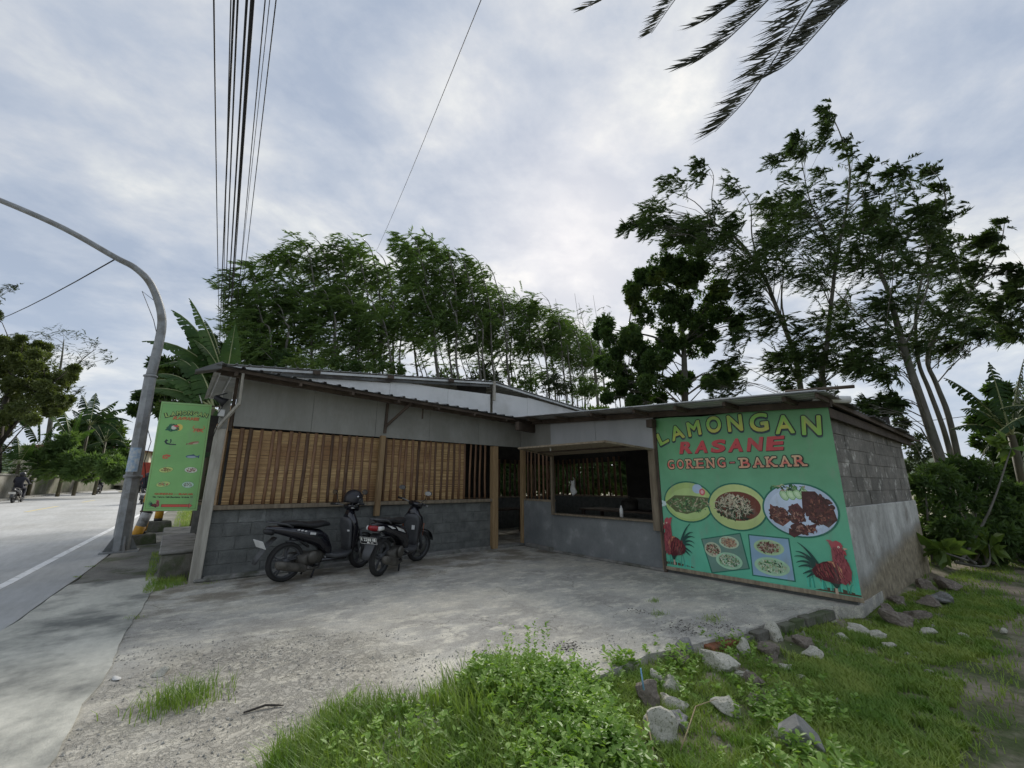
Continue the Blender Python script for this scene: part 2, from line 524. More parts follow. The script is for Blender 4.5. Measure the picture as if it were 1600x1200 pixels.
M_rockg = pmat('grey_stone', (0.169, 0.169, 0.163), (0.260, 0.260, 0.247), 7, 0.85, 0.5, 25, c3=(0.390, 0.390, 0.364), s3=6, lo3=0.58, hi3=0.7)
M_pebble = pmat('pebbles', (0.22, 0.215, 0.19), (0.42, 0.41, 0.37), 30, 0.9)
M_brick = pmat('red_brick', (0.20, 0.07, 0.035), (0.3, 0.12, 0.06), 12, 0.95, 0.8, 40, c3=(0.1, 0.09, 0.05), s3=8, lo3=0.5, hi3=0.65)
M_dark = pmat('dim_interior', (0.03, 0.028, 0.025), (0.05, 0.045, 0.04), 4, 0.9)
M_skin = pmat('skin', (0.22, 0.12, 0.08), (0.26, 0.15, 0.1), 9, 0.6)
M_jack = pmat('dark_jacket', (0.012, 0.012, 0.02), (0.025, 0.025, 0.035), 7, 0.85)
M_print = attr_mat('printed_vinyl', 0.42)

# ------------------------------------------------------------------ ground, road, courtyard
def noisy(poly, step=0.12, amp=0.03, skip=()):
    out = []
    n = len(poly)
    for i in range(n):
        a = np.array(poly[i], float); b = np.array(poly[(i + 1) % n], float)
        k = max(1, int(np.linalg.norm(b - a) / step)) if i not in skip else 1
        for j in range(k):
            p = a + (b - a) * j / k
            if i not in skip:
                p = p + amp * np.array([mnoise.noise(Vector((p[0] * 2.3, p[1] * 2.3, 5))) + .5 * mnoise.noise(Vector((p[0] * 9, p[1] * 9, 5))),
                                        mnoise.noise(Vector((p[0] * 2.3, p[1] * 2.3, 9))) + .5 * mnoise.noise(Vector((p[0] * 9, p[1] * 9, 9)))])
            out.append((float(p[0]), float(p[1])))
    return out


def slab(name, poly, z, thick, m, zf=None):
    bm = bmesh.new()
    vs = [bm.verts.new((x, y, z + (zf(x, y) if zf else 0))) for x, y in poly]
    f = bm.faces.new(vs)
    if f.normal.z < 0: f.normal_flip()
    vb = [bm.verts.new((v.co.x, v.co.y, v.co.z - thick)) for v in vs]
    n = len(vs)
    for i in range(n):
        bm.faces.new((vs[i], vs[(i + 1) % n], vb[(i + 1) % n], vb[i]))
    bmesh.ops.triangulate(bm, faces=[f])
    bmesh.ops.recalc_face_normals(bm, faces=bm.faces)
    me = bpy.data.meshes.new(name)
    bm.to_mesh(me); bm.free()
    me.materials.append(m)
    o = bpy.data.objects.new(name, me)
    COL.objects.link(o)
    return tag(o, kind='structure')


def ground_mat():
    """bare soil, trodden dirt and thin turf"""
    m = pmat('soil', (0.208, 0.169, 0.124), (0.351, 0.305, 0.234), 2.2, 0.98, 0.9, 22, fine=0.2,
             c3=(0.075, 0.10, 0.03), s3=1.4, lo3=0.42, hi3=0.6, bdist=0.03)
    return m


def yard_mat():
    m = bpy.data.materials.new('worn_concrete')
    m.use_nodes = True
    nt = m.node_tree
    bs = nt.nodes['Principled BSDF']
    bs.inputs['Roughness'].default_value = 0.93
    t = N(nt, 'ShaderNodeTexCoord')
    P = t.outputs['Object']

    def nz(s, d=5, r=.6, dist=0.0, stretch=None):
        n = N(nt, 'ShaderNodeTexNoise', ins={'Scale': s, 'Detail': d, 'Roughness': r, 'Distortion': dist})
        if stretch:
            mm = N(nt, 'ShaderNodeMapping', ins={'Scale': stretch, 'Rotation': (0, 0, 0.5)})
            nt.links.new(P, mm.inputs[0]); nt.links.new(mm.outputs[0], n.inputs['Vector'])
        else:
            nt.links.new(P, n.inputs['Vector'])
        return n.outputs[0]
    big = ramp(nt, [(0.36, (0.33, 0.32, 0.29)), (0.52, (0.43, 0.415, 0.37)), (0.66, (0.54, 0.51, 0.43))], nz(0.9, 6, .65, .3))
    pale = ramp(nt, [(0.50, 0.0), (0.60, 0.85)], nz(2.6, 8, .72, .2, (1, 1.8, 1)))
    c = mix(nt, pale.outputs[0], big.outputs[0], (0.62, 0.59, 0.50))
    # brown damp dirt near the house wall
    sp = N(nt, 'ShaderNodeSeparateXYZ'); nt.links.new(P, sp.inputs[0])
    dirtn = ramp(nt, [(0.42, 0.0), (0.58, 0.75)], nz(1.6, 5, .6))
    wally = ramp(nt, [(0.0, 0.15), (0.70, 0.25), (0.80, 1.0)], math_n(nt, 'DIVIDE', sp.outputs[1], 9.0))
    c = mix(nt, math_n(nt, 'MULTIPLY', dirtn.outputs[0], wally.outputs[0]), c, (0.15, 0.125, 0.085))
    fine = ramp(nt, [(0.28, 0.72), (0.72, 1.28)], nz(70, 3, .7))
    c = mix(nt, 1.0, c, fine.outputs[0], 'MULTIPLY')
    med = ramp(nt, [(0.3, 0.85), (0.7, 1.15)], nz(14, 4, .7))
    c = mix(nt, 1.0, c, med.outputs[0], 'MULTIPLY')
    # crazed, broken top coat in the front left
    wp = N(nt, 'ShaderNodeVectorMath', operation='ADD')
    nt.links.new(P, wp.inputs[0])
    nn = N(nt, 'ShaderNodeTexNoise', ins={'Scale': 5.0, 'Detail': 6.0, 'Roughness': 0.7})
    nt.links.new(P, nn.inputs['Vector'])
    sc_ = N(nt, 'ShaderNodeVectorMath', operation='SCALE', ins={'Scale': 0.42})
    nt.links.new(nn.outputs['Color'], sc_.inputs[0]); nt.links.new(sc_.outputs[0], wp.inputs[1])
    vo = N(nt, 'ShaderNodeTexVoronoi', feature='DISTANCE_TO_EDGE', ins={'Scale': 13.0, 'Randomness': 1.0})
    nt.links.new(wp.outputs[0], vo.inputs['Vector'])
    vc = N(nt, 'ShaderNodeTexVoronoi', feature='F1', ins={'Scale': 13.0, 'Randomness': 1.0})
    nt.links.new(wp.outputs[0], vc.inputs['Vector'])
    crack = ramp(nt, [(0.0, 1.0), (0.05, 0.0)], vo.outputs['Distance'])
    # where: around (0.7, 4.0)
    dv = N(nt, 'ShaderNodeVectorMath', operation='DISTANCE')
    sx = N(nt, 'ShaderNodeMapping', vector_type='POINT', ins={'Scale': (1.0, 0.8, 0)})
    nt.links.new(P, sx.inputs[0]); nt.links.new(sx.outputs[0], dv.inputs[0])
    dv.inputs[1].default_value = (0.75, 3.1, 0)
    dn = math_n(nt, 'ADD', dv.outputs['Value'], math_n(nt, 'MULTIPLY', math_n(nt, 'SUBTRACT', nz(2.2, 5), 0.5), 1.8))
    zone = ramp(nt, [(0.75 / 4, 1.0), (1.25 / 4, 0.0)], math_n(nt, 'DIVIDE', dn, 4.0))
    stone = ramp(nt, [(0.0, (0.22, 0.20, 0.165)), (1.0, (0.40, 0.375, 0.31))], None)
    nt.links.new(vc.outputs['Color'], stone.inputs[0])
    brok = ramp(nt, [(0.46, 0.0), (0.56, 1.0)], nz(5, 4))
    cz = mix(nt, 0.45, c, stone.outputs[0])
    cz = mix(nt, math_n(nt, 'MULTIPLY', math_n(nt, 'MULTIPLY', crack.outputs[0], 0.30), brok.outputs[0]), cz, (0.10, 0.09, 0.07))
    c = mix(nt, zone.outputs[0], c, cz)
    # few long hairline cracks elsewhere
    v2 = N(nt, 'ShaderNodeTexVoronoi', feature='DISTANCE_TO_EDGE', ins={'Scale': 0.8, 'Randomness': 1.0})
    nt.links.new(wp.outputs[0], v2.inputs['Vector'])
    ck2 = ramp(nt, [(0.0, 0.7), (0.008, 0.0)], v2.outputs['Distance'])
    gate = ramp(nt, [(0.5, 0.0), (0.56, 1.0)], nz(1.1, 3))
    c = mix(nt, math_n(nt, 'MULTIPLY', ck2.outputs[0], gate.outputs[0]), c, (0.06, 0.055, 0.045))
    nt.links.new(c, bs.inputs['Base Color'])
    h = math_n(nt, 'ADD', math_n(nt, 'MULTIPLY', nz(35, 6, .7), 0.5), math_n(nt, 'MULTIPLY', nz(5, 5, .6), 0.7))
    edge = ramp(nt, [(0.0, 0.3), (0.15, 1.0)], vo.outputs['Distance'])
    h2 = math_n(nt, 'MULTIPLY', math_n(nt, 'MULTIPLY', edge.outputs[0], zone.outputs[0]), 0.8)
    b = N(nt, 'ShaderNodeBump', ins={'Strength': 0.8, 'Distance': 0.018})
    nt.links.new(math_n(nt, 'ADD', h, h2), b.inputs['Height'])
    nt.links.new(b.outputs[0], bs.inputs['Normal'])
    return m


M_yard = yard_mat()
M_soil = ground_mat()
M_road = pmat('road_concrete', (0.365, 0.372, 0.367), (0.459, 0.465, 0.459), 0.5, 0.9, 0.4, 60, stretch=(1.6, 0.25, 1), fine=0.1,
              c3=(0.35, 0.35, 0.335), s3=0.5, lo3=0.45, hi3=0.7)
M_apron = pmat('smooth_apron_concrete', (0.422, 0.418, 0.367), (0.590, 0.578, 0.503), 1.1, 0.9, 0.35, 50, stretch=(1, 0.6, 1), fine=0.1,
               c3=(0.16, 0.165, 0.15), s3=1.0, lo3=0.45, hi3=0.65)
M_pave = pmat('dirty_pavement', (0.130, 0.127, 0.111), (0.221, 0.215, 0.189), 1.5, 0.95, 0.6, 30, fine=0.15,
              c3=(0.075, 0.085, 0.045), s3=1.6, lo3=0.5, hi3=0.66)
M_line = pmat('road_paint', (0.70, 0.71, 0.70), (0.8, 0.8, 0.8), 9, 0.75, c3=(0.5, 0.51, 0.5), s3=7, lo3=0.52, hi3=0.66)
M_liney = pmat('yellow_road_paint', (0.5, 0.42, 0.2), (0.58, 0.5, 0.28), 9, 0.75)

# soil: one sheet out to the horizon
xs = np.sinh(np.linspace(-5.2, 5.2, 150)) / np.sinh(5.2) * 900
ys = np.sinh(np.linspace(-5.2, 5.2, 150)) / np.sinh(5.2) * 900 + 4
nx, ny = len(xs), len(ys)
V = [(x, y, soil(x, y)) for y in ys for x in xs]
F = [(j * nx + i, j * nx + i + 1, (j + 1) * nx + i + 1, (j + 1) * nx + i) for j in range(ny - 1) for i in range(nx - 1)]
o = np_mesh('ground', np.array(V), np.array(F), M_soil, smooth=True)
tag(o, kind='structure')


def xr(y): return -2.42 + 0.067 * y            # white edge line
def xc(y): return -1.62 + 0.064 * y            # joint between road and apron
def xl(y): return -12.8 + 0.064 * y


def strip(name, fa, fb, y0, y1, dz, m, n=60, thick=0.12, kind='structure', zr=1.0):
    mb = MB()
    t = np.linspace(0, 1, n + 1)
    yy = y0 + (y1 - y0) * t ** 1.6
    vs = []
    for y in yy:
        a, b = fa(y), fb(y)
        za, zb = rise(a, y) * zr + dz, rise(b, y) * zr + dz
        vs += [(a, y, za), (b, y, zb), (a, y, za - thick), (b, y, zb - thick)]
    fs = []
    for i in range(n):
        p = i * 4; q = p + 4
        fs += [(p, p + 1, q + 1, q), (p, q, q + 2, p + 2), (p + 1, p + 3, q + 3, q + 1)]
    fs += [(0, 2, 3, 1), (n * 4, n * 4 + 1, n * 4 + 3, n * 4 + 2)]
    mb.add(vs, fs, False)
    o = mb.build(name, m)
    return tag(o, kind=kind)


def jit(f, a, s, w=1.7):
    return lambda y: f(y) + a * mnoise.noise(Vector((y * w, s, 0)))


strip('road', xl, jit(xc, 0.05, 3), -14, 190, 0.0, M_road, 160)
strip('road_edge_line', lambda y: xr(y) - 0.06, lambda y: xr(y) + 0.06, -14, 120, 0.004, M_line, 120, 0.003)
for p, q in (((40, 800), (88, 791)), ((128, 785), (150, 781.5))):
    a = gz(*p); b = gz(*q)
    y0, y1 = a[1], b[1]
    xm = a[0] - 0.064 * y0
    strip('centre_dash', lambda y: xm + 0.064 * y - 0.07, lambda y: xm + 0.064 * y + 0.07, y0, y1, 0.004, M_liney, 8, 0.003)
apr_r = lambda y: -0.52 + 0.062 * y + 0.03 * mnoise.noise(Vector((y * 3.1, 8, 0))) + 0.05 * mnoise.noise(Vector((y * 0.9, 2, 0)))
strip('concrete_apron', jit(lambda y: xc(y) + 0.035, 0.05, 3), apr_r, -6, 9.3, 0.012, M_apron, 120, 0.1)
strip('pavement', jit(lambda y: xc(y) + 0.04, 0.03, 11), jit(lambda y: 0.02 + 0.05 * y * 0.4, 0.08, 12), 9.3, 70, 0.008, M_pave, 80, 0.1)

yard = [(-0.8, -5), (-0.62, 2.6), (-0.55, 3.6), (-0.42, 5.45), (-0.3, 7.37), (-0.1, 8.5), (0.42, 8.62), (0.42, 12.1), (11.5, 12.1), (11.5, 1.95), (6.9, 1.8),
        (6.35, 2.08), (5.1, 2.24), (4.2, 2.36), (3.5, 2.5), (2.9, 2.5), (2.3, 2.6), (1.4, 2.6), (0.9, 2.4), (0.6, 1.5), (0.5, -5)]
slab('courtyard', noisy(yard, 0.10, 0.035, skip=(6, 7, 8, 9)), 0.0, 0.14, M_yard)

# mossy brick course holding the right edge of the slab
ec = thing('slab_edging', 'mossy red brick edging holding the right edge of the concrete courtyard', 'kerb', (5.2, 2.2, -0.12))
pe = [(4.15, 2.33), (4.6, 2.27), (5.1, 2.2), (5.6, 2.14), (6.05, 2.08), (6.45, 2.0)]
tot = 0
for i in range(len(pe) - 1):
    a, b = np.array(pe[i]), np.array(pe[i + 1])
    for k in range(2):
        p = a + (b - a) * (k + .5) / 2
        an = atan2(b[1] - a[1], b[0] - a[0])
        mb = MB().box((p[0], p[1] + random.uniform(-.01, .01), -0.06 + random.uniform(-.02, .004)), (random.uniform(.15, .22), 0.11, 0.10), rot=Matrix.Rotation(an + random.uniform(-.1, .1), 3, 'Z') @ Matrix.Rotation(random.uniform(-.12, .12), 3, 'X'))
        mb.build('brick', M_brick if i < 1 else M_concd, ec, bevel=0.008, world=True)

# distant hills to the right
mb = MB()
hv = []
for i in range(60):
    an = radians(-60 + i * 3.2)
    r = 420
    h = 14 + 12 * mnoise.noise(Vector((i * .13, 2, 0))) + 5 * mnoise.noise(Vector((i * .5, 7, 0)))
    hv += [(r * cos(an), r * sin(an), -4), ((r + 60) * cos(an), (r + 60) * sin(an), h + 10), ((r + 160) * cos(an), (r + 160) * sin(an), -6)]
hf = []
for i in range(59):
    p = i * 3; q = p + 3
    hf += [(p, q, q + 1, p + 1), (p + 1, q + 1, q + 2, p + 2)]
mb.add(hv, hf, True)
tag(mb.build('hills', pmat('far_woods', (0.03, 0.055, 0.03), (0.05, 0.08, 0.04), 0.05, 0.95)), kind='structure')

# ------------------------------------------------------------------ the food stall building
WY = 8.48          # front wall plane (towards the courtyard)
KX = 6.85          # kitchen wing wall plane
SY = 1.86          # gable wall of the wing
bld = thing('food_stall_building', 'low roadside food stall of grey blocks, bamboo slats and white boards under a corrugated roof', 'building', (0.6, WY, 0))


def part(mb, name, m, bevel=0.0, parent=None, label=None):
    o = mb.build(name, m, parent or bld, bevel=bevel, world=True)
    if label: o['label'] = label
    return o


# front block wall: recessed mortar core and single blocks
core = part(MB().box((3.27, WY + 0.06, 0.52), (5.5, 0.09, 1.05)), 'block_wall', M_mortar)
bh = 0.208
for r in range(5):
    x = 0.53 - (0.2 if r % 2 else 0.0)
    while x < 6.02:
        x0, x1 = max(x, 0.53), min(x + 0.4, 6.02)
        if x1 - x0 > 0.05:
            d = random.uniform(-.006, .006)
            MB().box(((x0 + x1) / 2, WY + 0.035 + d, bh * r + bh / 2 + 0.004), (x1 - x0 - 0.009, 0.06, bh - 0.009)).build('block', M_block, core, bevel=0.006, world=True)
        x += 0.4
part(MB().box((3.25, WY + 0.01, 1.085), (5.55, 0.16, 0.07)), 'wall_plate', M_wood, 0.006)
part(MB().box((3.27, WY - 0.03, 0.025), (5.4, 0.16, 0.09)).box((1.2, WY - 0.05, 0.02), (1.5, 0.2, 0.05)), 'footing', M_conc, 0.02)

# split bamboo screen behind the slats (too fine to pick apart)
mb = MB()
z = 1.13
row = 0
while z < 2.36:
    h = random.uniform(0.014, 0.03)
    for (x0, x1) in ((0.66, 1.9), (1.9, 3.2), (3.2, 4.3), (4.3, 5.28)):
        y = WY + 0.035 + random.uniform(-.004, .006)
        mb.box(((x0 + x1) / 2, y, z + h / 2 + random.uniform(-.003, .003)), (x1 - x0, 0.006, h - 0.0035))
    z += h
o = part(mb, 'split_bamboo_screen', M_weave)
o['kind'] = 'stuff'
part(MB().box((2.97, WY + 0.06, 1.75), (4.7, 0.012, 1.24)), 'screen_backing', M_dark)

# bamboo slats: half round poles with nodes
def slat_mesh(h, w, seed):
    rr = random.Random(seed)
    mb = MB(); vs = []; fs = []
    ks = 14
    bend = rr.uniform(-.012, .012)
    node = [rr.uniform(0.12, 0.3)]
    while node[-1] < h: node.append(node[-1] + rr.uniform(.28, .4))
    zs = sorted(set([0, h] + [z + d for z in node for d in (-.012, 0, .012) if 0 < z + d < h]))
    for z in zs:
        b = 1.0
        for q in node:
            if abs(z - q) < .004: b = 1.13
        cx = bend * sin(pi * z / h)
        for k in range(6):
            a = pi * k / 5
            vs.append((cx - cos(a) * w / 2 * b, -sin(a) * w * 0.36 * b, z))
    n = len(zs)
    for i in range(n - 1):
        for k in range(5):
            fs.append((i * 6 + k, i * 6 + k + 1, (i + 1) * 6 + k + 1, (i + 1) * 6 + k))
        fs.append((i * 6 + 5, i * 6, (i + 1) * 6, (i + 1) * 6 + 5))
    fs.append(tuple(range(6))); fs.append(tuple(range((n - 1) * 6, n * 6))[::-1])
    mb.add(vs, fs, True)
    return mb


slatm = []
for s in range(6):
    o = slat_mesh(1.27, 0.058, s).build('bamboo_slat', M_slat, bld)
    slatm.append(o)
used = set()


def put_slat(x, y, z, rz=0.0, lean=0.0, w=1.0, h=1.0):
    k = random.randrange(6)
    if k in used:
        o = slatm[k].copy(); COL.objects.link(o); o.parent = bld
    else:
        used.add(k); o = slatm[k]
    o.location = Vector((x, y, z)) - Vector(bld.location)
    o.rotation_euler = (0, lean, rz)
    o.scale = (w, w, h)


xx = 0.80
while xx < 5.98:
    if not (3.12 < xx < 3.32):
        put_slat(xx, WY + 0.026, 1.122, lean=random.uniform(-.012, .02), w=random.uniform(.85, 1.2))
    xx += random.uniform(0.128, 0.165) if xx < 2.2 else random.uniform(0.135, 0.16)
# posts
def post(x, y, w, z0, z1, m=M_wood, dx=0.0, name='post', dy=0.0, d=None):
    mb = MB()
    mb.bar((x, y, z0), (x + dx, y + dy, z1), w, d or w, up=(0, 1, 0))
    return part(mb, name, m, 0.006)


post(0.47, WY - 0.02, 0.15, -0.02, 2.35, M_woodg, dx=0.02)
post(0.51, WY + 0.0, 0.13, 2.352, 2.98, M_panel)
post(0.62, WY + 0.02, 0.05, 2.32, 3.3, M_woodd)
post(3.22, WY - 0.075, 0.1, 0.85, 2.42, M_jamb, dx=0.02)
post(6.10, WY - 0.03, 0.15, 0.0, 2.36, M_jamb, dx=-0.02, name='door_jamb')
post(7.00, WY - 0.02, 0.11, 0.05, 2.36, M_jamb, name='door_jamb')
part(MB().box((6.55, WY + 0.0, 0.03), (0.78, 0.25, 0.06)), 'threshold', M_conc, 0.01)
# narrow return wall between the door and the kitchen
part(MB().bar((7.03, WY - 0.08, 0.53), (6.9, 7.24, 0.53), 0.1, 1.06), 'return_wall', M_plast)
part(MB().bar((7.03, WY - 0.09, 1.085), (6.9, 7.24, 1.085), 0.13, 0.045), 'wall_plate', M_wood, 0.005)
part(MB().bar((7.0, WY - 0.2, 0.04), (6.84, 7.2, 0.04), 0.16, 0.1), 'footing', M_conc, 0.02)
for i in range(7):
    t = (i + .6) / 7
    put_slat(7.03 + (6.9 - 7.03) * t, WY - 0.1 - (WY - .1 - 7.24) * t, 1.11, rz=-pi / 2, w=1.05)

# white cement boards over the slats
def board(pts, y, th=0.01, name='wall_panel', m=M_panel):
    mb = MB()
    M = Matrix(((1, 0, 0, 0), (0, 0, 1, 0), (0, 1, 0, 0), (0, 0, 0, 1)))
    mb.prism(pts, y, y + th, M)
    return part(mb, name, m)


def bz(x): return 2.41 - 0.006 * (x - .6)
def rz_(x): return 3.32 - 0.028 * (x - .6)
board([(0.65, 2.42), (6.92, 2.40), (6.92, 3.1), (0.65, 3.25)], WY - 0.015, name='seam_light_block', m=M_dark)  # added dark sheet, stops sky light leaking through the board seams
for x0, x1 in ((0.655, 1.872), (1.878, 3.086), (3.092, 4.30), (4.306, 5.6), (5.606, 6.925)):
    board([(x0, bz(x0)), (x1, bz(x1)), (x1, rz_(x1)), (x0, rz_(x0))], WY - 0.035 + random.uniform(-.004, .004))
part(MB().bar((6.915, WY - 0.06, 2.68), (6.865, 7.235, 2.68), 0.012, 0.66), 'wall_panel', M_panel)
# kitchen boards on the wing wall
M_panelk = pmat('kitchen_board', (0.36, 0.37, 0.37), (0.43, 0.44, 0.44), 2.4, 0.85, 0.1, 40, stretch=(1, 1, 0.3))
def xboard(y0, y1, z00, z01, z10, z11, x=KX, m=M_panel, name='wall_panel', th=0.01):
    """board in the plane X = x between y0 and y1"""
    mb = MB()
    M = Matrix(((0, 0, 1, 0), (1, 0, 0, 0), (0, 1, 0, 0), (0, 0, 0, 1)))
    mb.prism([(y0, z00), (y1, z10), (y1, z11), (y0, z01)], x - th, x, M)
    return part(mb, name, m)


xboard(4.47, 5.86, 2.09, 2.82, 2.1, 2.92, m=M_panelk)
xboard(5.866, 7.225, 2.1, 2.92, 2.1, 3.02, x=KX - 0.004, m=M_panelk)
# kitchen wall, rendered
part(MB().box((KX + 0.05, 5.85, 0.39), (0.1, 2.78, 0.8)), 'kitchen_wall', M_plast)
part(MB().box((KX + 0.03, 5.85, 0.81), (0.2, 2.72, 0.035)), 'serving_sill', M_wood, 0.006)
part(MB().box((KX - 0.02, 5.85, 0.02), (0.08, 2.8, 0.05)), 'footing', M_conc, 0.015)
post(KX - 0.015, 7.2, 0.07, 0.83, 2.12, M_wood, name='post')
post(KX - 0.02, 4.52, 0.13, 0.66, 2.08, M_wood, name='post')
post(KX - 0.03, 4.43, 0.05, 0.0, 2.62, M_woodd, name='post')
# propped flap over the serving opening
aw = part(MB().add([(KX - .03, 7.2, 2.10), (KX - .03, 4.5, 2.08), (5.62, 4.62, 2.165), (5.62, 6.92, 2.2),
                    (KX - .03, 7.2, 2.112), (KX - .03, 4.5, 2.092), (5.62, 4.62, 2.177), (5.62, 6.92, 2.212)],
                   [(0, 1, 2, 3), (7, 6, 5, 4), (0, 4, 5, 1), (1, 5, 6, 2), (2, 6, 7, 3), (3, 7, 4, 0)]), 'serving_flap', M_wood)
for a, b in (((5.62, 4.62, 2.155), (5.62, 6.92, 2.19)), ((5.62, 4.62, 2.15), (KX - .03, 4.5, 2.065)), ((5.62, 6.9, 2.185), (KX - .03, 7.18, 2.085)), ((6.25, 4.6, 2.105), (6.25, 7.05, 2.135))):
    MB().bar(a, b, 0.05, 0.03).build('batten', M_wood if a[1] < 5 and b[1] < 5 or a[0] == 5.62 else M_woodd, aw, world=True)
MB().lathe([(0.0, 0.0), (0.012, 0.002), (0.016, 0.03), (0.014, 0.07), (0.0, 0.075)], 10, Matrix.Translation((5.85, 6.2, 2.1))).build('small_bulb', M_white, aw, world=True)

# banner wall behind the banner (wing wall south part)
part(MB().box((KX + 0.06, 3.13, 1.2), (0.1, 2.62, 2.6)), 'wing_wall', M_mortar)
# gable wall of the wing: bare blocks above, render below
M_gblock = pmat('dark_weathered_block', (0.155, 0.146, 0.127), (0.257, 0.240, 0.209), 4, 0.97, 0.9, 40, rnd=0.14, fine=0.2, c3=(0.540, 0.527, 0.472), s3=5.5, lo3=0.58, hi3=0.68)
gcore = part(MB().box((9.2, SY + 0.073, 1.7), (4.56, 0.12, 1.24)), 'gable_wall', M_gblock)
gh = 0.2
for r in range(6):
    x = 6.93 - (0.2 if r % 2 else 0)
    while x < 11.46:
        x0, x1 = max(x, 6.93), min(x + 0.4, 11.46)
        if x1 - x0 > .04:
            MB().box(((x0 + x1) / 2, SY + 0.03 + random.uniform(-.006, .006), 1.155 + gh * r + gh / 2), (x1 - x0 - .005, 0.06, gh - .005)).build('block', M_gblock, gcore, bevel=0.002, world=True)
        x += 0.4


def gable_render():
    m = pmat('stained_render', (0.33, 0.325, 0.30), (0.62, 0.62, 0.58), 2.6, 0.95, 0.7, 20, stretch=(1, 1, 0.5), fine=0.14, c3=(0.27, 0.255, 0.225), s3=2.2, lo3=0.5, hi3=0.68)
    nt = m.node_tree
    bs = nt.nodes['Principled BSDF']
    src = bs.inputs['Base Color'].links[0].from_socket
    t = N(nt, 'ShaderNodeTexCoord'); sp = N(nt, 'ShaderNodeSeparateXYZ')
    nt.links.new(t.outputs['Object'], sp.inputs[0])
    # object space: origin at the building's empty; x runs 6.3..10.9, z 0..1.16
    nz = N(nt, 'ShaderNodeTexNoise', ins={'Scale': 1.4, 'Detail': 6.0})
    nt.links.new(t.outputs['Object'], nz.inputs['Vector'])
    h = math_n(nt, 'SUBTRACT', sp.outputs[2], math_n(nt, 'MULTIPLY', math_n(nt, 'SUBTRACT', sp.outputs[0], 6.2), 0.115))
    h = math_n(nt, 'ADD', h, math_n(nt, 'MULTIPLY', math_n(nt, 'SUBTRACT', nz.outputs[0], 0.5), 0.35))
    damp = ramp(nt, [(0.13, 1.0), (0.2, 0.8), (0.32, 0.0)], h)
    mud = ramp(nt, [(-0.0, 1.0), (0.0, 1.0), (0.06, 0.9), (0.24, 0.0)], h)
    c = mix(nt, math_n(nt, 'MULTIPLY', damp.outputs[0], 0.75), src, (0.25, 0.24, 0.215))
    n5 = N(nt, 'ShaderNodeTexNoise', ins={'Scale': 9.0, 'Detail': 7.0, 'Roughness': 0.7})
    nt.links.new(t.outputs['Object'], n5.inputs['Vector'])
    mudc = ramp(nt, [(0.35, (0.17, 0.14, 0.095)), (0.6, (0.34, 0.29, 0.20)), (0.7, (0.42, 0.38, 0.30))], n5.outputs[0])
    c = mix(nt, mud.outputs[0], c, mudc.outputs[0])
    nt.links.new(c, bs.inputs['Base Color'])
    return m


part(MB().box((9.2, SY + 0.05, 0.46), (4.62, 0.16, 1.38)), 'rendered_wall', gable_render(), 0.01)

# wing interior and back walls: low block wall, posts, slats with gaps, all dim
part(MB().box((11.42, 7.0, 0.52), (0.1, 10.1, 1.04)), 'back_wall', M_mortar)
part(MB().box((5.95, 12.05, 0.5), (11.0, 0.1, 1.0)), 'back_wall', M_mortar)
part(MB().box((0.64, 10.3, 1.4), (0.08, 3.4, 2.8)), 'end_wall', M_weave2)
part(MB().box((11.42, 7.0, 2.5), (0.08, 10.1, 0.62)), 'back_fascia', M_dark)
part(MB().box((5.95, 12.05, 2.6), (11.0, 0.08, 0.85)), 'back_fascia', M_dark)
part(MB().box((11.40, 7.0, 1.07), (0.12, 10.1, 0.05)), 'wall_plate', M_wood)
part(MB().box((5.95, 12.03, 1.03), (11.0, 0.12, 0.05)), 'wall_plate', M_wood)
part(MB().box((11.34, 5.2, 1.7), (0.06, 6.6, 1.3)), 'added_dark_sheet', M_dark)  # added dark sheet, darkens the right part of the serving opening
y = 6.7
while y < 12.0:
    put_slat(11.38, y, 1.08, rz=-pi / 2, w=1.6, lean=random.uniform(-.02, .02)); y += random.uniform(.19, .26)
x = 6.2
while x < 11.3:
    put_slat(x, 12.0, 1.04, w=1.6, lean=random.uniform(-.02, .02)); x += random.uniform(.19, .26)
part(MB().box((4.65, 11.93, 1.7), (8.1, 0.06, 1.3)), 'added_dark_sheet', M_dark)  # added dark sheet, keeps outside brightness from showing between the front slats
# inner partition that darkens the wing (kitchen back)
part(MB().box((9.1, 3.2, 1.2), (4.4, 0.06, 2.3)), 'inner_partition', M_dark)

# roofs --------------------------------------------------------
def corr_sheet(o0, along, across, wid, m, parent=None, period=0.25, hgt=0.028, name='roof_sheet', th=0.004):
    """profiled sheet: ribs run along, profile across; o0 corner"""
    o0, al, ac = Vector(o0), Vector(along), Vector(across).normalized()
    n = al.cross(ac).normalized()
    if n.z < 0: n = -n
    prof = []
    u = 0
    while u < wid - 1e-6:
        for du, h in ((0, 0), (period * .30, 0), (period * .36, 1), (period * .5, 1), (period * .56, 0)):
            if u + du <= wid: prof.append((u + du, h * hgt))
        u += period
    prof.append((wid, 0))
    k = len(prof)
    vs = []
    for s in (0.0, 1.0):
        for dn in (0, th):
            for u, h in prof:
                vs.append(o0 + al * s + ac * u + n * (h + dn))
    fs = []
    for i in range(k - 1):
        fs += [(i, i + 1, 2 * k + i + 1, 2 * k + i), (k + i, 3 * k + i, 3 * k + i + 1, k + i + 1), (i, k + i, k + i + 1, i + 1), (2 * k + i, 2 * k + i + 1, 3 * k + i + 1, 3 * k + i)]
    return part(MB().add(vs, fs), name, m, parent=parent)


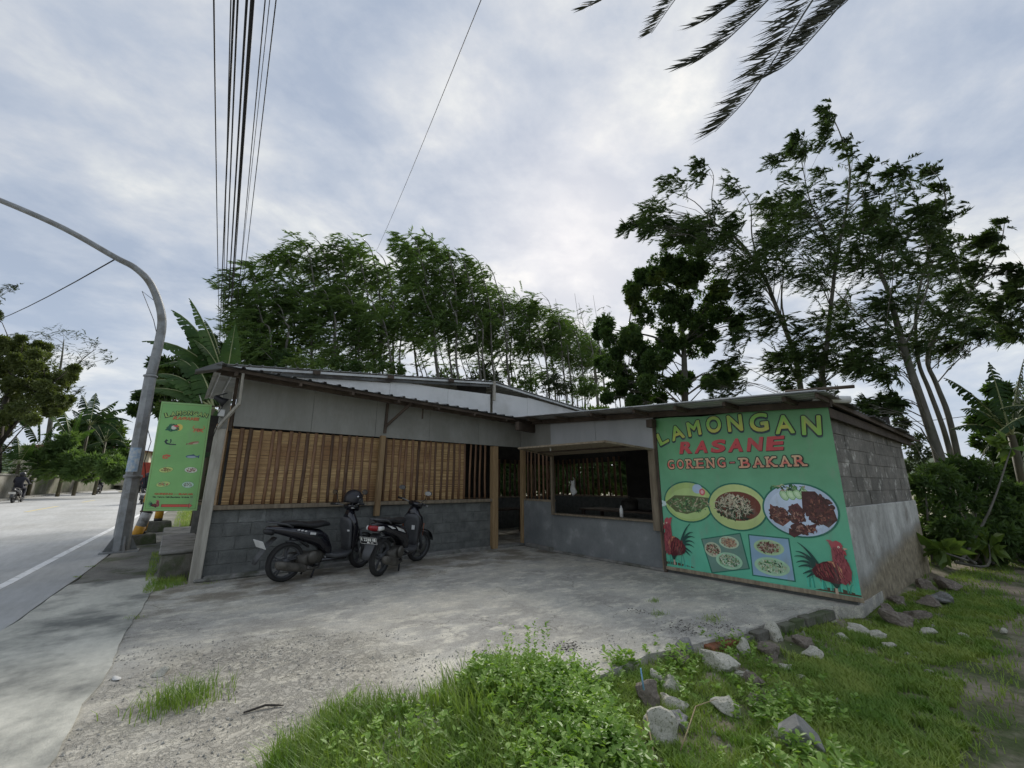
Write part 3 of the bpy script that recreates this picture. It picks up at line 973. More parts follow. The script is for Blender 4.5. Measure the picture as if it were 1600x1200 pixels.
# lean-to over the front wall
lt = part(MB().bar((0.35, 8.1, 3.215), (6.85, 8.1, 2.93), 0.06, 0.07), 'lean_to_beam', M_woodd)
def zl(x): return 3.275 - 0.045 * (x - 0.3)
x = 0.27
while x < 6.8:
    w = 1.0 if x + 1 < 6.8 else 6.85 - x
    z0 = zl(x) + random.uniform(-.006, .006)
    corr_sheet((x, 7.78 + random.uniform(-.02, .02), z0), (0, 1.0, 0.13), (1, 0, -0.045), w + 0.02, M_zincd if random.random() < .8 else M_zinc)
    x += 1.0
part(MB().bar((0.3, 7.86, zl(.3) - 0.035), (6.85, 7.86, zl(6.85) - 0.035), 0.03, 0.05), 'eave_batten', M_woodd)
part(MB().bar((0.3, 8.38, zl(.3) + 0.03), (6.85, 8.38, zl(6.85) + 0.03), 0.04, 0.06), 'eave_batten', M_woodd)
for x in (0.55, 1.5, 2.4, 3.3, 4.2, 5.1, 6.0, 6.75):
    part(MB().bar((x, 7.84, zl(x) - 0.08), (x, 8.44, zl(x) + 0.0), 0.045, 0.06), 'rafter', M_woodd)
# brackets
part(MB().bar((3.28, 8.42, 2.48), (3.3, 8.42, 3.1), 0.045, 0.05).bar((3.29, 8.41, 2.62), (3.62, 7.95, 3.08), 0.035, 0.05), 'roof_bracket', M_woodd)
part(MB().bar((0.44, 8.36, 2.35), (0.66, 7.95, 2.72), 0.035, 0.05).bar((0.66, 7.95, 2.70), (0.64, 7.86, 3.2), 0.035, 0.05), 'roof_bracket', M_woodg)
part(MB().bar((4.0, 8.2, 2.82), (4.0, 8.2, 3.04), 0.025, 0.025), 'hanging_stub', M_woodd)
part(MB().bar((6.2, 7.7, 2.80), (6.95, 7.9, 2.80), 0.1, 0.2), 'corner_beam', M_woodd)
part(MB().bar((6.75, 7.75, 2.93), (6.75, 1.7, 2.5), 0.07, 0.09), 'wing_beam', M_woodd)
part(MB().box((6.7, 4.42, 2.53), (0.14, 0.12, 0.14)), 'beam_end', M_woodd)
# dark bonnet on the left end of the lean-to
part(MB().add([(0.02, 7.85, 3.16), (0.34, 7.8, 3.34), (0.34, 8.9, 3.5), (0.02, 8.9, 3.34), (0.02, 7.85, 3.13), (0.34, 7.8, 3.22), (0.34, 8.9, 3.4), (0.02, 8.9, 3.3)],
              [(0, 1, 2, 3), (7, 6, 5, 4), (0, 4, 5, 1), (1, 5, 6, 2), (2, 6, 7, 3), (3, 7, 4, 0)]), 'roof_end_cap', M_zincd)

# upper roof: low gable facing the courtyard, ridge running back
AX, AZ = 6.2, 4.06
def zu(x): return AZ - 0.098 * (AX - x) if x < AX else AZ - 0.108 * (x - AX)
x = 0.3
while x < AX - .05:
    w = min(0.98, AX - x)
    corr_sheet((x, 8.62, zu(x)), (0, 3.9, 0), (1, 0, 0.098), w * 1.005, M_zincl, period=0.2, hgt=0.02)
    x += 0.98
x = AX
while x < 11.9:
    w = min(0.98, 11.95 - x)
    corr_sheet((x, 8.62, zu(x)), (0, 3.9, 0), (1, 0, -0.108), w * 1.005, M_zincl, period=0.2, hgt=0.02)
    x += 0.98
part(MB().bar((0.5, 8.66, zu(.5) - 0.05), (AX, 8.66, AZ - 0.05), 0.03, 0.045).bar((AX, 8.66, AZ - 0.05), (11.7, 8.66, zu(11.7) - 0.05), 0.03, 0.045), 'verge_board', M_zincl)
part(MB().bar((0.9, 8.70, 3.42), (6.1, 8.70, 3.93), 0.04, 0.05), 'purlin', M_zincd)
part(MB().bar((AX, 8.64, 3.55), (AX, 8.64, AZ), 0.06, 0.06), 'king_post', M_woodg)
for x in (1.9, 3.4, 4.9): part(MB().box((x, 8.6, zu(x) - 0.06), (0.13, 0.05, 0.07)), 'purlin_end', M_woodd)


def gp_(x, gap): return zu(x) - gap
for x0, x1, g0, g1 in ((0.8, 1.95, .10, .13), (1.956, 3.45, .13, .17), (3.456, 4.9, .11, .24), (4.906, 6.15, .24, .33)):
    board([(x0, 3.1), (x1, 3.1), (x1, gp_(x1, g1)), (x0, gp_(x0, g0))], 8.74, name='gable_panel', m=M_panel_lit)
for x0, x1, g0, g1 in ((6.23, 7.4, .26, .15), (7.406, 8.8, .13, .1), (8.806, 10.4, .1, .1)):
    board([(x0, 2.9), (x1, 2.9), (x1, gp_(x1, g1)), (x0, gp_(x0, g0))], 8.74, name='gable_panel', m=M_panel_lit)
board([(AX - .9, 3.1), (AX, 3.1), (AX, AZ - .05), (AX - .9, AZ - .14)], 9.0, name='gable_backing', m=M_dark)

# wing roof: sheets run with the wing, ribs along Y, falling towards the open side
def zw(x, y): return 2.585 + 0.067 * (y - 1.7) - 0.035 * (x - 6.3)
x = 6.22
while x < 11.9:
    w = min(0.8, 12.0 - x)
    y0 = 1.66 + random.uniform(-.05, .05)
    for (ya, yb, dz) in ((y0, 4.6, 0.0), (4.5, 8.7, 0.008)):
        corr_sheet((x, ya, zw(x, ya) + dz), (0, yb - ya, 0.067 * (yb - ya)), (1, 0, -0.035), w * 1.02, M_zinc if x < 6.9 else M_zincd, period=0.16, hgt=0.022)
    x += 0.8
part(MB().bar((6.27, 1.72, zw(6.27, 1.72) - 0.035), (11.9, 1.72, zw(11.9, 1.72) - 0.035), 0.03, 0.06), 'eave_batten', M_woodd)
part(MB().bar((6.26, 1.7, zw(6.26, 1.7) + 0.03), (6.26, 8.0, zw(6.26, 8.0) + 0.03), 0.03, 0.012), 'edge_trim', M_zincl)
for y in (2.1, 2.9, 3.7, 4.5, 5.5, 6.5, 7.4):
    part(MB().bar((6.3, y, zw(6.3, y) - 0.045), (11.8, y, zw(11.8, y) - 0.045), 0.05, 0.06), 'rafter', M_woodd)
part(MB().bar((6.9, SY - 0.06, 2.41), (11.9, SY - 0.06, 2.30), 0.05, 0.13), 'gable_beam', M_woodd)
part(MB().tube([(6.4, 2.1, 2.68), (6.4, 1.35, 2.62)], 0.022, 8), 'pole_end', M_woodd)
part(MB().tube([(6.75, 1.9, 2.60), (7.0, 1.55, 2.56)], 0.05, 10), 'tin_can_weight', M_white)
for dy, ln in ((0, .35), (.12, .5)):
    part(MB().bar((11.8, 1.8 + dy, 2.36 - dy * .4), (12.0 + ln, 1.7 + dy, 2.35 - dy * .4), 0.03, 0.03), 'batten_end', M_woodd)

# floodlight on the corner post
fl = part(MB().lathe([(0.02, 0), (0.045, 0.02), (0.05, 0.1), (0.085, 0.19), (0.083, 0.19), (0.04, 0.1)], 14,
                     Matrix.Translation((0.33, 8.35, 2.86)) @ Matrix.Rotation(radians(120), 4, 'Y') @ Matrix.Rotation(pi, 4, 'Z')), 'floodlight', M_black)
MB().lathe([(0.0, 0.175), (0.08, 0.188)], 14, Matrix.Translation((0.33, 8.35, 2.86)) @ Matrix.Rotation(radians(-112), 4, 'Y')).build('lamp_glass', M_clear, fl, world=True)
MB().bar((0.33, 8.38, 2.86), (0.5, 8.42, 2.95), 0.02, 0.02).build('lamp_bracket', M_black, fl, world=True)
part(MB().box((0.46, 8.36, 2.6), (0.09, 0.05, 0.11)), 'junction_box', M_cloth, 0.004)
part(MB().tube([(0.46, 8.34, 2.7), (0.40, 8.33, 2.55), (0.52, 8.33, 2.5), (0.44, 8.33, 2.42), (0.40, 8.34, 2.2)], 0.006, 5), 'loose_wire', M_cable)

# things seen in the dim kitchen
mb = MB()
vs = []; fs = []
for i in range(9):
    for j in range(9):
        u, v = i / 8, j / 8
        vs.append((7.15 + 0.04 * sin(u * 11) + 0.02 * sin(v * 7), 6.93 - 0.2 * u * (0.6 + .4 * v), 1.55 - 0.3 * v - 0.06 * sin(u * 5)))
for i in range(8):
    for j in range(8):
        a = i * 9 + j
        fs.append((a, a + 1, a + 10, a + 9))
o = MB().add(vs, fs, True).build('hanging_cloth', M_cloth)
so = o.modifiers.new('thick', 'SOLIDIFY'); so.thickness = 0.006
tag(o, 'crumpled white cloth hanging inside the serving opening at its left', 'cloth')
o = MB().lathe([(0, 0), (0.034, 0), (0.036, 0.13), (0.03, 0.16), (0.014, 0.19), (0.015, 0.215), (0, 0.217)], 12, Matrix.Translation((6.98, 5.42, 0.83))).build('bottle', M_white)
tag(o, 'white sauce bottle standing on the serving sill', 'bottle')
tb = thing('kitchen_table', 'dark kitchen worktop behind the serving opening', 'table', (8.4, 6.4, 0))
part(MB().box((8.4, 6.4, 0.86), (0.8, 2.2, 0.04)), 'table_top', M_woodd, parent=tb)
for a in (8.05, 8.75):
    for b in (5.4, 7.4): part(MB().box((a, b, 0.42), (0.06, 0.06, 0.84)), 'leg', M_woodd, parent=tb)
pt = thing('cooking_pot', 'lidded cooking pot on the dark kitchen worktop', 'pot', (8.3, 6.2, 0.88))
part(MB().lathe([(0, 0), (0.16, 0), (0.19, 0.04), (0.19, 0.2), (0.2, 0.2)], 18, Matrix.Translation((8.3, 6.2, .885))), 'pot_body', M_exh, parent=pt)
part(MB().lathe([(0.2, 0), (0.15, 0.04), (0.02, 0.07), (0.02, 0.1), (0, 0.1)], 18, Matrix.Translation((8.3, 6.2, 1.087))), 'lid', M_exh, parent=pt)
tb2 = thing('dining_table', 'low dark wooden table inside the open doorway', 'table', (8.2, 10.6, 0))
part(MB().box((8.2, 10.6, 0.72), (1.6, 0.7, 0.04)), 'table_top', M_woodd, parent=tb2)
for a in (7.5, 8.9):
    for b in (10.3, 10.9): part(MB().box((a, b, 0.35), (0.06, 0.06, 0.7)), 'leg', M_woodd, parent=tb2)

# ------------------------------------------------------------------ print
_glyph = {}


def glyph(ch, off=0.0):
    k = (ch, off)
    if k not in _glyph:
        cu = bpy.data.curves.new('g', 'FONT')
        cu.body = ch; cu.offset = off; cu.resolution_u = 4
        ob = bpy.data.objects.new('g', cu)
        COL.objects.link(ob)
        me = ob.to_mesh()
        _glyph[k] = ([tuple(v.co[:2]) for v in me.vertices], [tuple(p.vertices) for p in me.polygons])
        ob.to_mesh_clear()
        bpy.data.objects.remove(ob); bpy.data.curves.remove(cu)
    return _glyph[k]


class Ink:
    def __init__(s, frame, base=0.001):
        s.fr = frame; s.v = []; s.f = []; s.c = []; s.z = base

    def face(s, pts, faces, col):
        """col: rgb or function(u,v)"""
        s.z += 2e-5
        o = len(s.v)
        for u, v in pts:
            s.v.append(s.fr(u, v, s.z))
            c = col(u, v) if callable(col) else col
            s.c.append((c[0], c[1], c[2], 1.0))
        s.f += [tuple(i + o for i in f) for f in faces]

    def poly(s, pts, col):
        s.face(pts, [tuple(range(len(pts)))], col)

    def ell(s, cx, cy, rx, ry, col, rot=0.0, n=28):
        s.poly([(cx + rx * cos(t) * cos(rot) - ry * sin(t) * sin(rot), cy + rx * cos(t) * sin(rot) + ry * sin(t) * cos(rot)) for t in [2 * pi * k / n for k in range(n)]], col)

    def line(s, pts, w, col, w2=None):
        n = len(pts)
        L_ = []; R_ = []
        for i, (x, y) in enumerate(pts):
            a = pts[max(0, i - 1)]; b = pts[min(n - 1, i + 1)]
            d = hypot(b[0] - a[0], b[1] - a[1]) or 1
            nx_, ny_ = -(b[1] - a[1]) / d, (b[0] - a[0]) / d
            ww = (w + ((w2 if w2 is not None else w) - w) * i / (n - 1)) / 2
            L_.append((x + nx_ * ww, y + ny_ * ww)); R_.append((x - nx_ * ww, y - ny_ * ww))
        for i in range(n - 1):
            s.face([L_[i], L_[i + 1], R_[i + 1], R_[i]], [(0, 1, 2, 3)], col)

    def letter(s, ch, u0, u1, v0, v1, layers, rot=0.0, shear=0.0, serif=0.0):
        """layers: (offset, du, dv, colour); glyph is fitted into the box"""
        gv, _ = glyph(ch, 0.0)
        a0 = min(p[0] for p in gv); a1 = max(p[0] for p in gv); b0 = min(p[1] for p in gv); b1 = max(p[1] for p in gv)
        if ch == '-': b0, b1 = b0 - .05, b1 + .05
        cx, cy = (a0 + a1) / 2, (b0 + b1) / 2
        sx, sy = (u1 - u0) / (a1 - a0), (v1 - v0) / (b1 - b0)
        cu, cv = (u0 + u1) / 2, (v0 + v1) / 2

        def tr(p, du, dv):
            x = (p[0] - cx) * sx; y = (p[1] - cy) * sy
            x += shear * y
            return (cu + x * cos(rot) - y * sin(rot) + du, cv + x * sin(rot) + y * cos(rot) + dv)
        for off, du, dv, col in layers:
            gv2, gf = glyph(ch, off)
            s.face([tr(p, du, dv) for p in gv2], gf, col)
            if serif and ch not in 'GO-':
                th = 0.10 + off * 2; ex = 0.09 + off
                spots = {'R': [(a0 + .06, b0), (a1 - .04, b0), (a0 + .02, b1)], 'B': [(a0, b0), (a0, b1)], 'E': [(a0, b0), (a0, b1)],
                         'N': [(a0 + .06, b0), (a0 + .02, b1), (a1 - .06, b1)], 'A': [(a0 + .06, b0), (a1 - .06, b0)],
                         'K': [(a0 + .06, b0), (a1 - .06, b0), (a0 + .06, b1), (a1 - .08, b1)]}.get(ch, [])
                for x, y in spots:
                    yy = (y - off, y + 0.09 + off) if y < cy else (y - 0.09 - off, y + off)
                    s.face([tr(p, du, dv) for p in ((x - ex - .03, yy[0]), (x + ex + .03, yy[0]), (x + ex + .03, yy[1]), (x - ex - .03, yy[1]))], [(0, 1, 2, 3)], col)

    def word(s, txt, u0, u1, v0, v1, layers, dv=0.0, shear=0.0, gap=0.14, serif=0):
        widths = [0.35 if c in 'Iil,.' else (0.0 if c == ' ' else 1.0) for c in txt]
        adv = [w * (1) + gap if c != ' ' else 0.6 for w, c in zip(widths, txt)]
        tot_ = sum(adv) - gap
        k = (u1 - u0) / tot_
        u = u0
        for i, (c, w, a) in enumerate(zip(txt, widths, adv)):
            if c != ' ':
                q = dv * (u - u0) / (u1 - u0)
                hh = v1 - v0
                lo, hi = (v0, v0 + hh * .2) if c in ',.' else ((v0, v1) if c.isupper() or c.isdigit() or c in 'tlhkdb' else (v0, v0 + hh * .75))
                if c == '-': lo, hi = v0 + hh * .35, v0 + hh * .6
                s.letter(c, u, u + w * k, lo + q, hi + q, layers, shear=shear, serif=serif)
            u += a * k

    def flakes(s, cx, cy, rx, ry, n, ln, w, cols, seed=1, ang=None, spread=pi):
        rr = random.Random(seed)
        for _ in range(n):
            r = sqrt(rr.random()); t = rr.uniform(0, 2 * pi)
            x, y = cx + rx * r * cos(t), cy + ry * r * sin(t)
            a = rr.uniform(-spread, spread) + (ang or 0)
            l_ = ln * rr.uniform(.5, 1.3) / 2; w_ = w * rr.uniform(.6, 1.4) / 2
            d = (cos(a), sin(a)); e = (-sin(a), cos(a))
            bnd = rr.uniform(-.5, .5) * l_
            col = rr.choice(cols)
            k = rr.uniform(.75, 1.2)
            s.poly([(x - d[0] * l_, y - d[1] * l_), (x + e[0] * (bnd - w_), y + e[1] * (bnd - w_)), (x + d[0] * l_, y + d[1] * l_), (x + e[0] * (bnd + w_), y + e[1] * (bnd + w_))],
                   tuple(c * k for c in col))

    def build(s, name, parent):
        me = bpy.data.meshes.new(name)
        inv = inv_of(parent)
        me.from_pydata([tuple(inv @ Vector(p)) for p in s.v], [], s.f)
        at_ = me.color_attributes.new('ink', 'FLOAT_COLOR', 'POINT')
        at_.data.foreach_set('color', [x for c in s.c for x in c])
        me.materials.append(M_print)
        o = bpy.data.objects.new(name, me)
        COL.objects.link(o)
        o.parent = parent
        return o


BLK = (0.015, 0.02, 0.015)


def rooster(I, T, flip=False, grass=True):
    """T maps rooster units (0..1 wide, 0..1 tall) to the print"""
    f = lambda pts: [T(*p) for p in pts]
    tail = (0.012, 0.055, 0.045)
    for x, y, bx, by in ((.0, .62, .25, .7), (.02, .5, .2, .62), (.05, .42, .2, .52), (.1, .9, .35, .75), (.04, .72, .25, .74), (.12, .3, .25, .38), (.18, .24, .3, .32)):
        pts = []
        for k in range(9):
            t = k / 8
            X_ = (1 - t) ** 2 * .46 + 2 * t * (1 - t) * bx + t * t * x
            Y_ = (1 - t) ** 2 * .42 + 2 * t * (1 - t) * by + t * t * y
            pts.append(T(X_, Y_))
        sc = abs(T(1, 0)[0] - T(0, 0)[0])
        I.line(pts, .09 * sc, tail, .01 * sc)
    I.poly(f([(.68, .02), (.74, .02), (.73, .14), (.69, .14)]), (.45, .33, .25))
    I.poly(f([(.6, .25), (.82, .25), (.74, .12), (.7, .12)]), (.015, .04, .03))
    I.poly(f([(.3, .40), (.4, .5), (.55, .58), (.75, .62), (.9, .6), (1.0, .45), (1.0, .32), (.9, .24), (.75, .2), (.5, .23), (.36, .28)]), (.075, .012, .016))
    I.poly(f([(.72, .62), (.73, .82), (.76, .9), (.92, .9), (.95, .8), (.94, .7), (1.0, .6), (1.03, .45), (1.0, .3), (.88, .2), (.8, .24), (.86, .42), (.8, .55)]), (.26, .055, .065))
    I.poly(f([(.62, .6), (.75, .6), (.86, .48), (.86, .32), (.8, .3), (.8, .44), (.7, .54)]), (.5, .22, .12))
    for k in range(5):
        x = .42 + .085 * k
        I.line(f([(x, .52 + .02 * k), (x + .03, .42), (x + .1, .3)]), .05 * abs(T(1, 0)[0] - T(0, 0)[0]), (.19, .03, .035), .02 * abs(T(1, 0)[0] - T(0, 0)[0]))
        I.line(f([(x + .035, .5 + .02 * k), (x + .07, .42), (x + .13, .31)]), .012 * abs(T(1, 0)[0] - T(0, 0)[0]), (.03, .01, .012))
    I.poly(f([(.70, .96), (.66, 1.0), (.74, 1.0), (.78, .97), (.84, 1.0), (.92, .96), (.95, .9), (.9, .86), (.78, .88), (.74, .84)]), (.36, .06, .075))
    I.poly(f([(.94, .88), (1.03, .86), (.96, .83)]), (.5, .35, .25))
    I.poly(f([(.92, .84), (.98, .82), (.99, .74), (.93, .76)]), (.34, .05, .06))
    c = T(.87, .88); sc = abs(T(1, 0)[0] - T(0, 0)[0])
    I.ell(c[0], c[1], .022 * sc, .022 * sc, (.7, .6, .5), n=8)
    I.ell(c[0], c[1], .01 * sc, .01 * sc, BLK, n=6)
    rr = random.Random(3)
    for k in range(90):
        x, y = rr.uniform(.75, .98), rr.uniform(.26, .86)
        a = T(x, y); b = T(x + rr.uniform(-.01, .03), y - .05)
        I.line([a, b], .010 * sc, rr.choice([(.16, .03, .04), (.38, .10, .11), (.12, .02, .03)]))
    for k in range(50):
        x, y = rr.uniform(.38, .72), rr.uniform(.25, .56)
        I.line([T(x, y), T(x + .02, y - .06)], .010 * sc, rr.choice([(.16, .03, .035), (.04, .01, .012), (.28, .09, .07)]))


# ---- the wall banner
bn = thing('wall_banner', 'large green printed banner with roosters and plates of food on the right wall', 'banner', (KX - 0.02, 3.1, 0.08))
BX = KX - 0.032


def bfr(u, v, z): return (BX - z, 4.45 - u, v)


def bsheet(n=24):
    mb = MB(); vs = []; fs = []
    for j in range(n + 1):
        for i in range(n + 1):
            u = 2.69 * i / n
            top = 2.62 - 0.05 * u + 0.012 * sin(u * 5)
            v = 0.10 + (top - 0.10) * j / n
            vs.append((u, v))
    return vs, [(j * (n + 1) + i, j * (n + 1) + i + 1, (j + 1) * (n + 1) + i + 1, (j + 1) * (n + 1) + i) for j in range(n) for i in range(n)]


I = Ink(bfr, 0.0)
vs, fs = bsheet()


def green(u, v):
    t = min(1, max(0, (v - .2) / 2.2))
    a = np.array((0.10, 0.40, 0.27)); b = np.array((0.12, 0.32, 0.18)); c = np.array((0.09, 0.24, 0.10))
    col = a + (b - a) * min(1, t * 1.6) if t < .62 else b + (c - b) * (t - .62) / .38
    return tuple(col)


I.face(vs, fs, green)
I.build('banner_sheet', bn)
mb = MB().box((KX - 0.018, 3.12, 1.33), (0.02, 2.66, 2.44))
part(mb, 'banner_backing', M_woodd, parent=bn)
part(MB().box((BX - 0.012, 3.1, 0.075), (0.02, 2.72, 0.055)), 'bottom_batten', M_wood, parent=bn, bevel=0.004)
part(MB().box((BX - 0.008, 4.462, 1.25), (0.02, 0.03, 2.5)), 'side_batten', M_wood, parent=bn, bevel=0.003)

def ringo(r, col, n=10, off=0.0, dv=0.0):
    return [(off, r * cos(2 * pi * k / n), r * sin(2 * pi * k / n) + dv, col) for k in range(n)]


I = Ink(bfr, 0.002)
for ch, u0, u1, v0, v1, r in (('L', .07, .25, 2.16, 2.37, .38), ('A', .335, .565, 2.22, 2.45, .22), ('M', .66, .875, 2.26, 2.49, .10), ('O', 1.0, 1.225, 2.28, 2.53, .04), ('N', 1.345, 1.555, 2.27, 2.51, 0),
                              ('G', 1.68, 1.92, 2.23, 2.49, 0), ('A', 2.02, 2.25, 2.17, 2.42, -.02), ('N', 2.36, 2.57, 2.12, 2.37, -.09)):
    I.letter(ch, u0, u1, v0, v1, ringo(.022, (.02, .05, .055), dv=-.022) + ringo(.026, BLK, 12) + ringo(.010, lambda u, v: (0.30 + .12 * sin(v * 20), 0.40, 0.07), 8) + [(0, 0, 0, lambda u, v: (0.30 + .12 * sin(v * 20), 0.40, 0.07))], rot=r)
I.build('lamongan_lettering', bn)
I = Ink(bfr, 0.004)
for k, ch in enumerate('RASANE'):
    u = .50 + .277 * k
    q = -.006 * k
    I.letter(ch, u, u + .19, 1.975 + q, 2.155 + q, [(.05, .008, -.010, (.05, .02, .015)), (.045, 0, 0, (.42, .05, .055))], shear=.22)
I.build('rasane_lettering', bn)
I = Ink(bfr, 0.002)


def sal(v0, v1):
    def f(u, v):
        t = abs((v - v0) / (v1 - v0) - .45) * 2
        return (0.52, 0.07 + .30 * t, 0.07 + .15 * t)
    return f


for k, ch in enumerate('GORENG'):
    u = .225 + .177 * k
    I.letter(ch, u, u + .118, 1.715, 1.865, ringo(.018, BLK, 10) + ringo(.005, sal(1.71, 1.87), 6) + [(0, 0, 0, sal(1.71, 1.87))], serif=1)
I.letter('-', 1.305, 1.375, 1.765, 1.80, [(.05, 0, 0, BLK), (.01, 0, 0, (.45, .1, .1))])
for k, ch in enumerate('BAKAR'):
    u = 1.47 + .182 * k
    I.letter(ch, u, u + .125, 1.70, 1.845, ringo(.018, BLK, 10) + ringo(.005, sal(1.695, 1.85), 6) + [(0, 0, 0, sal(1.695, 1.85))], serif=1)
I.build('goreng_bakar_lettering', bn)

RING = (0.015, 0.13, 0.085)
meat = [(.14, .05, .035), (.07, .025, .02), (.22, .09, .06), (.1, .03, .03), (.3, .16, .12)]
greens = [(.03, .12, .04), (.08, .2, .06), (.14, .25, .1), (.3, .35, .2), (.02, .06, .03), (.35, .3, .2)]
pale = [(.45, .42, .3), (.5, .45, .36), (.1, .15, .07), (.05, .07, .03), (.3, .28, .2)]
# first plate: fried fish with herbs
I = Ink(bfr, 0.002)
I.ell(.535, 1.17, .445, .335, RING, n=40)
I.ell(.535, 1.17, .42, .312, (.34, .46, .16), n=40)
I.ell(.54, 1.14, .36, .25, (.38, .50, .20), n=40)
I.ell(.72, 1.38, .085, .075, (.35, .45, .58))
I.ell(.80, 1.33, .05, .055, (.5, .1, .12))
I.ell(.80, 1.33, .025, .03, (.6, .35, .35))
I.poly([(-.0, 1.20), (.12, 1.16), (.13, 1.1), (.0, 1.06), (.06, 1.13)], (.5, .62, .62))
I.poly([(.12, 1.15), (.3, 1.27), (.6, 1.27), (.9, 1.24), (.93, 1.16), (.75, 1.04), (.5, .97), (.3, 1.0)], (.10, .12, .05))
I.flakes(.55, 1.13, .36, .12, 150, .07, .02, greens, 3, ang=.1, spread=1.2)
I.build('fish_plate_picture', bn)
I = Ink(bfr, 0.003)
I.ell(1.32, 1.12, .445, .355, RING, n=40)
I.ell(1.32, 1.12, .42, .332, (.42, .50, .20), n=40)
I.ell(1.33, 1.13, .37, .245, (.45, .52, .22), n=40)
I.ell(1.33, 1.13, .34, .215, (.13, .035, .02), n=36)
I.flakes(1.28, 1.10, .28, .18, 160, .08, .03, [(.02, .05, .02), (.03, .07, .03), (.05, .04, .02), (.015, .025, .015)], 4)
I.flakes(1.28, 1.13, .27, .17, 150, .10, .012, [(.5, .46, .36), (.4, .36, .26), (.3, .30, .2)], 5)
I.flakes(1.27, 1.20, .2, .09, 40, .07, .02, [(.5, .45, .33), (.42, .35, .25)], 6)
I.build('noodle_plate_picture', bn)
I = Ink(bfr, 0.004)
I.ell(2.155, 1.11, .465, .365, RING, n=44)
I.ell(2.155, 1.11, .442, .343, (.40, .48, .60), n=44)
I.ell(2.16, 1.12, .38, .28, (.46, .54, .66), n=40)
for q in range(4):
    cx = 2.0 + q * .085
    I.ell(cx, 1.30 + .01 * q, .05, .075, (.12, .28, .10), rot=.5)
    I.ell(cx, 1.30 + .01 * q, .042, .065, (.36, .52, .30), rot=.5)
    I.ell(cx, 1.30 + .01 * q, .022, .036, (.46, .6, .4), rot=.5)
I.flakes(2.05, 1.40, .22, .04, 30, .08, .03, greens, 8)
I.poly([(2.22, 1.36), (2.38, 1.36), (2.45, 1.26), (2.56, 1.12), (2.58, 1.0), (2.47, .9), (2.36, .97), (2.2, 1.1)], (.06, .02, .018))
I.poly([(1.80, 1.18), (1.88, 1.12), (2.0, 1.1), (2.03, .96), (1.93, .88), (1.83, .93), (1.78, 1.05)], (.16, .06, .045))
I.poly([(2.03, 1.15), (2.15, 1.2), (2.22, 1.1), (2.2, .96), (2.08, .94)], (.10, .03, .03))
I.poly([(2.0, .86), (2.1, .84), (2.22, .9), (2.35, .95), (2.3, .84), (2.15, .80), (2.05, .74), (1.99, .78)], (.08, .025, .025))
for cx_, cy_, rx_, ry_, n_ in ((1.9, 1.03, .11, .11, 26), (2.12, 1.04, .09, .12, 22), (2.4, 1.13, .16, .19, 60), (2.15, .86, .14, .06, 20)):
    r5 = random.Random(int(cx_ * 100))
    for _ in range(n_ * 2):
        q_, w_ = r5.uniform(0, 6.28), r5.random() ** .5
        kk = r5.uniform(.6, 1.6)
        I.ell(cx_ + rx_ * w_ * cos(q_), cy_ + ry_ * w_ * sin(q_), r5.uniform(.015, .045), r5.uniform(.01, .03), (.06 * kk, .024 * kk, .02 * kk), rot=r5.uniform(0, 3), n=9)
I.flakes(1.9, 1.02, .11, .11, 60, .06, .02, meat, 9)
I.flakes(2.12, 1.03, .08, .1, 50, .05, .02, meat, 10)
I.flakes(2.4, 1.12, .14, .16, 90, .05, .02, meat[:4], 11)
I.flakes(2.18, .86, .15, .05, 50, .05, .02, meat, 12)
I.build('grilled_chicken_picture', bn)


def quadpic(I, q, bgc, plates, seed):
    q = [np.array(p) for p in q]
    c = sum(q) / 4
    I.poly([tuple(c + (p - c) * 1.0) for p in q], RING)
    inner = [c + (p - c) * .94 for p in q]
    I.poly([tuple(p) for p in inner], bgc)

    def m(s, t): return (inner[3] * (1 - s) + inner[2] * s) * (1 - t) + (inner[0] * (1 - s) + inner[1] * s) * t
    for (s, t, rx, ry, pc, cols) in plates:
        p = m(s, t)
        I.ell(p[0], p[1], rx, ry, pc)
        I.ell(p[0], p[1], rx * .82, ry * .78, tuple(x * .85 for x in pc))
        seed += 1
        I.flakes(p[0], p[1], rx * .76, ry * .70, 130, .045, .018, cols, seed)


I = Ink(bfr, 0.002)
quadpic(I, [(.70, .60), (1.335, .745), (1.41, .245), (.82, .10)], (.12, .22, .18),
        [(.2, .66, .13, .11, (.38, .42, .3), meat + pale), (.68, .80, .15, .09, (.4, .5, .36), [(.35, .2, .12), (.2, .1, .07), (.4, .3, .2)]), (.55, .27, .2, .12, (.3, .5, .34), greens + [(.5, .5, .42)] * 3)], 20)
I.build('three_dishes_picture', bn)
I = Ink(bfr, 0.002)
quadpic(I, [(1.44, .735), (1.985, .73), (1.99, .165), (1.43, .16)], (.22, .34, .46),
        [(.48, .74, .2, .105, (.34, .48, .27), meat[:4] + [(.4, .3, .25)] * 2), (.5, .27, .23, .12, (.32, .5, .33), greens + [(.42, .48, .36)] * 4)], 30)
I.build('two_dishes_picture', bn)
I = Ink(bfr, 0.012)
rooster(I, lambda x, y: (2.02 + .60 * x, .09 + .66 * y))
I.build('rooster_print', bn)
I = Ink(bfr, 0.012)
rooster(I, lambda x, y: (.60 - .56 * x, .13 + .77 * y))
I.build('rooster_print', bn)
rr = random.Random(5)
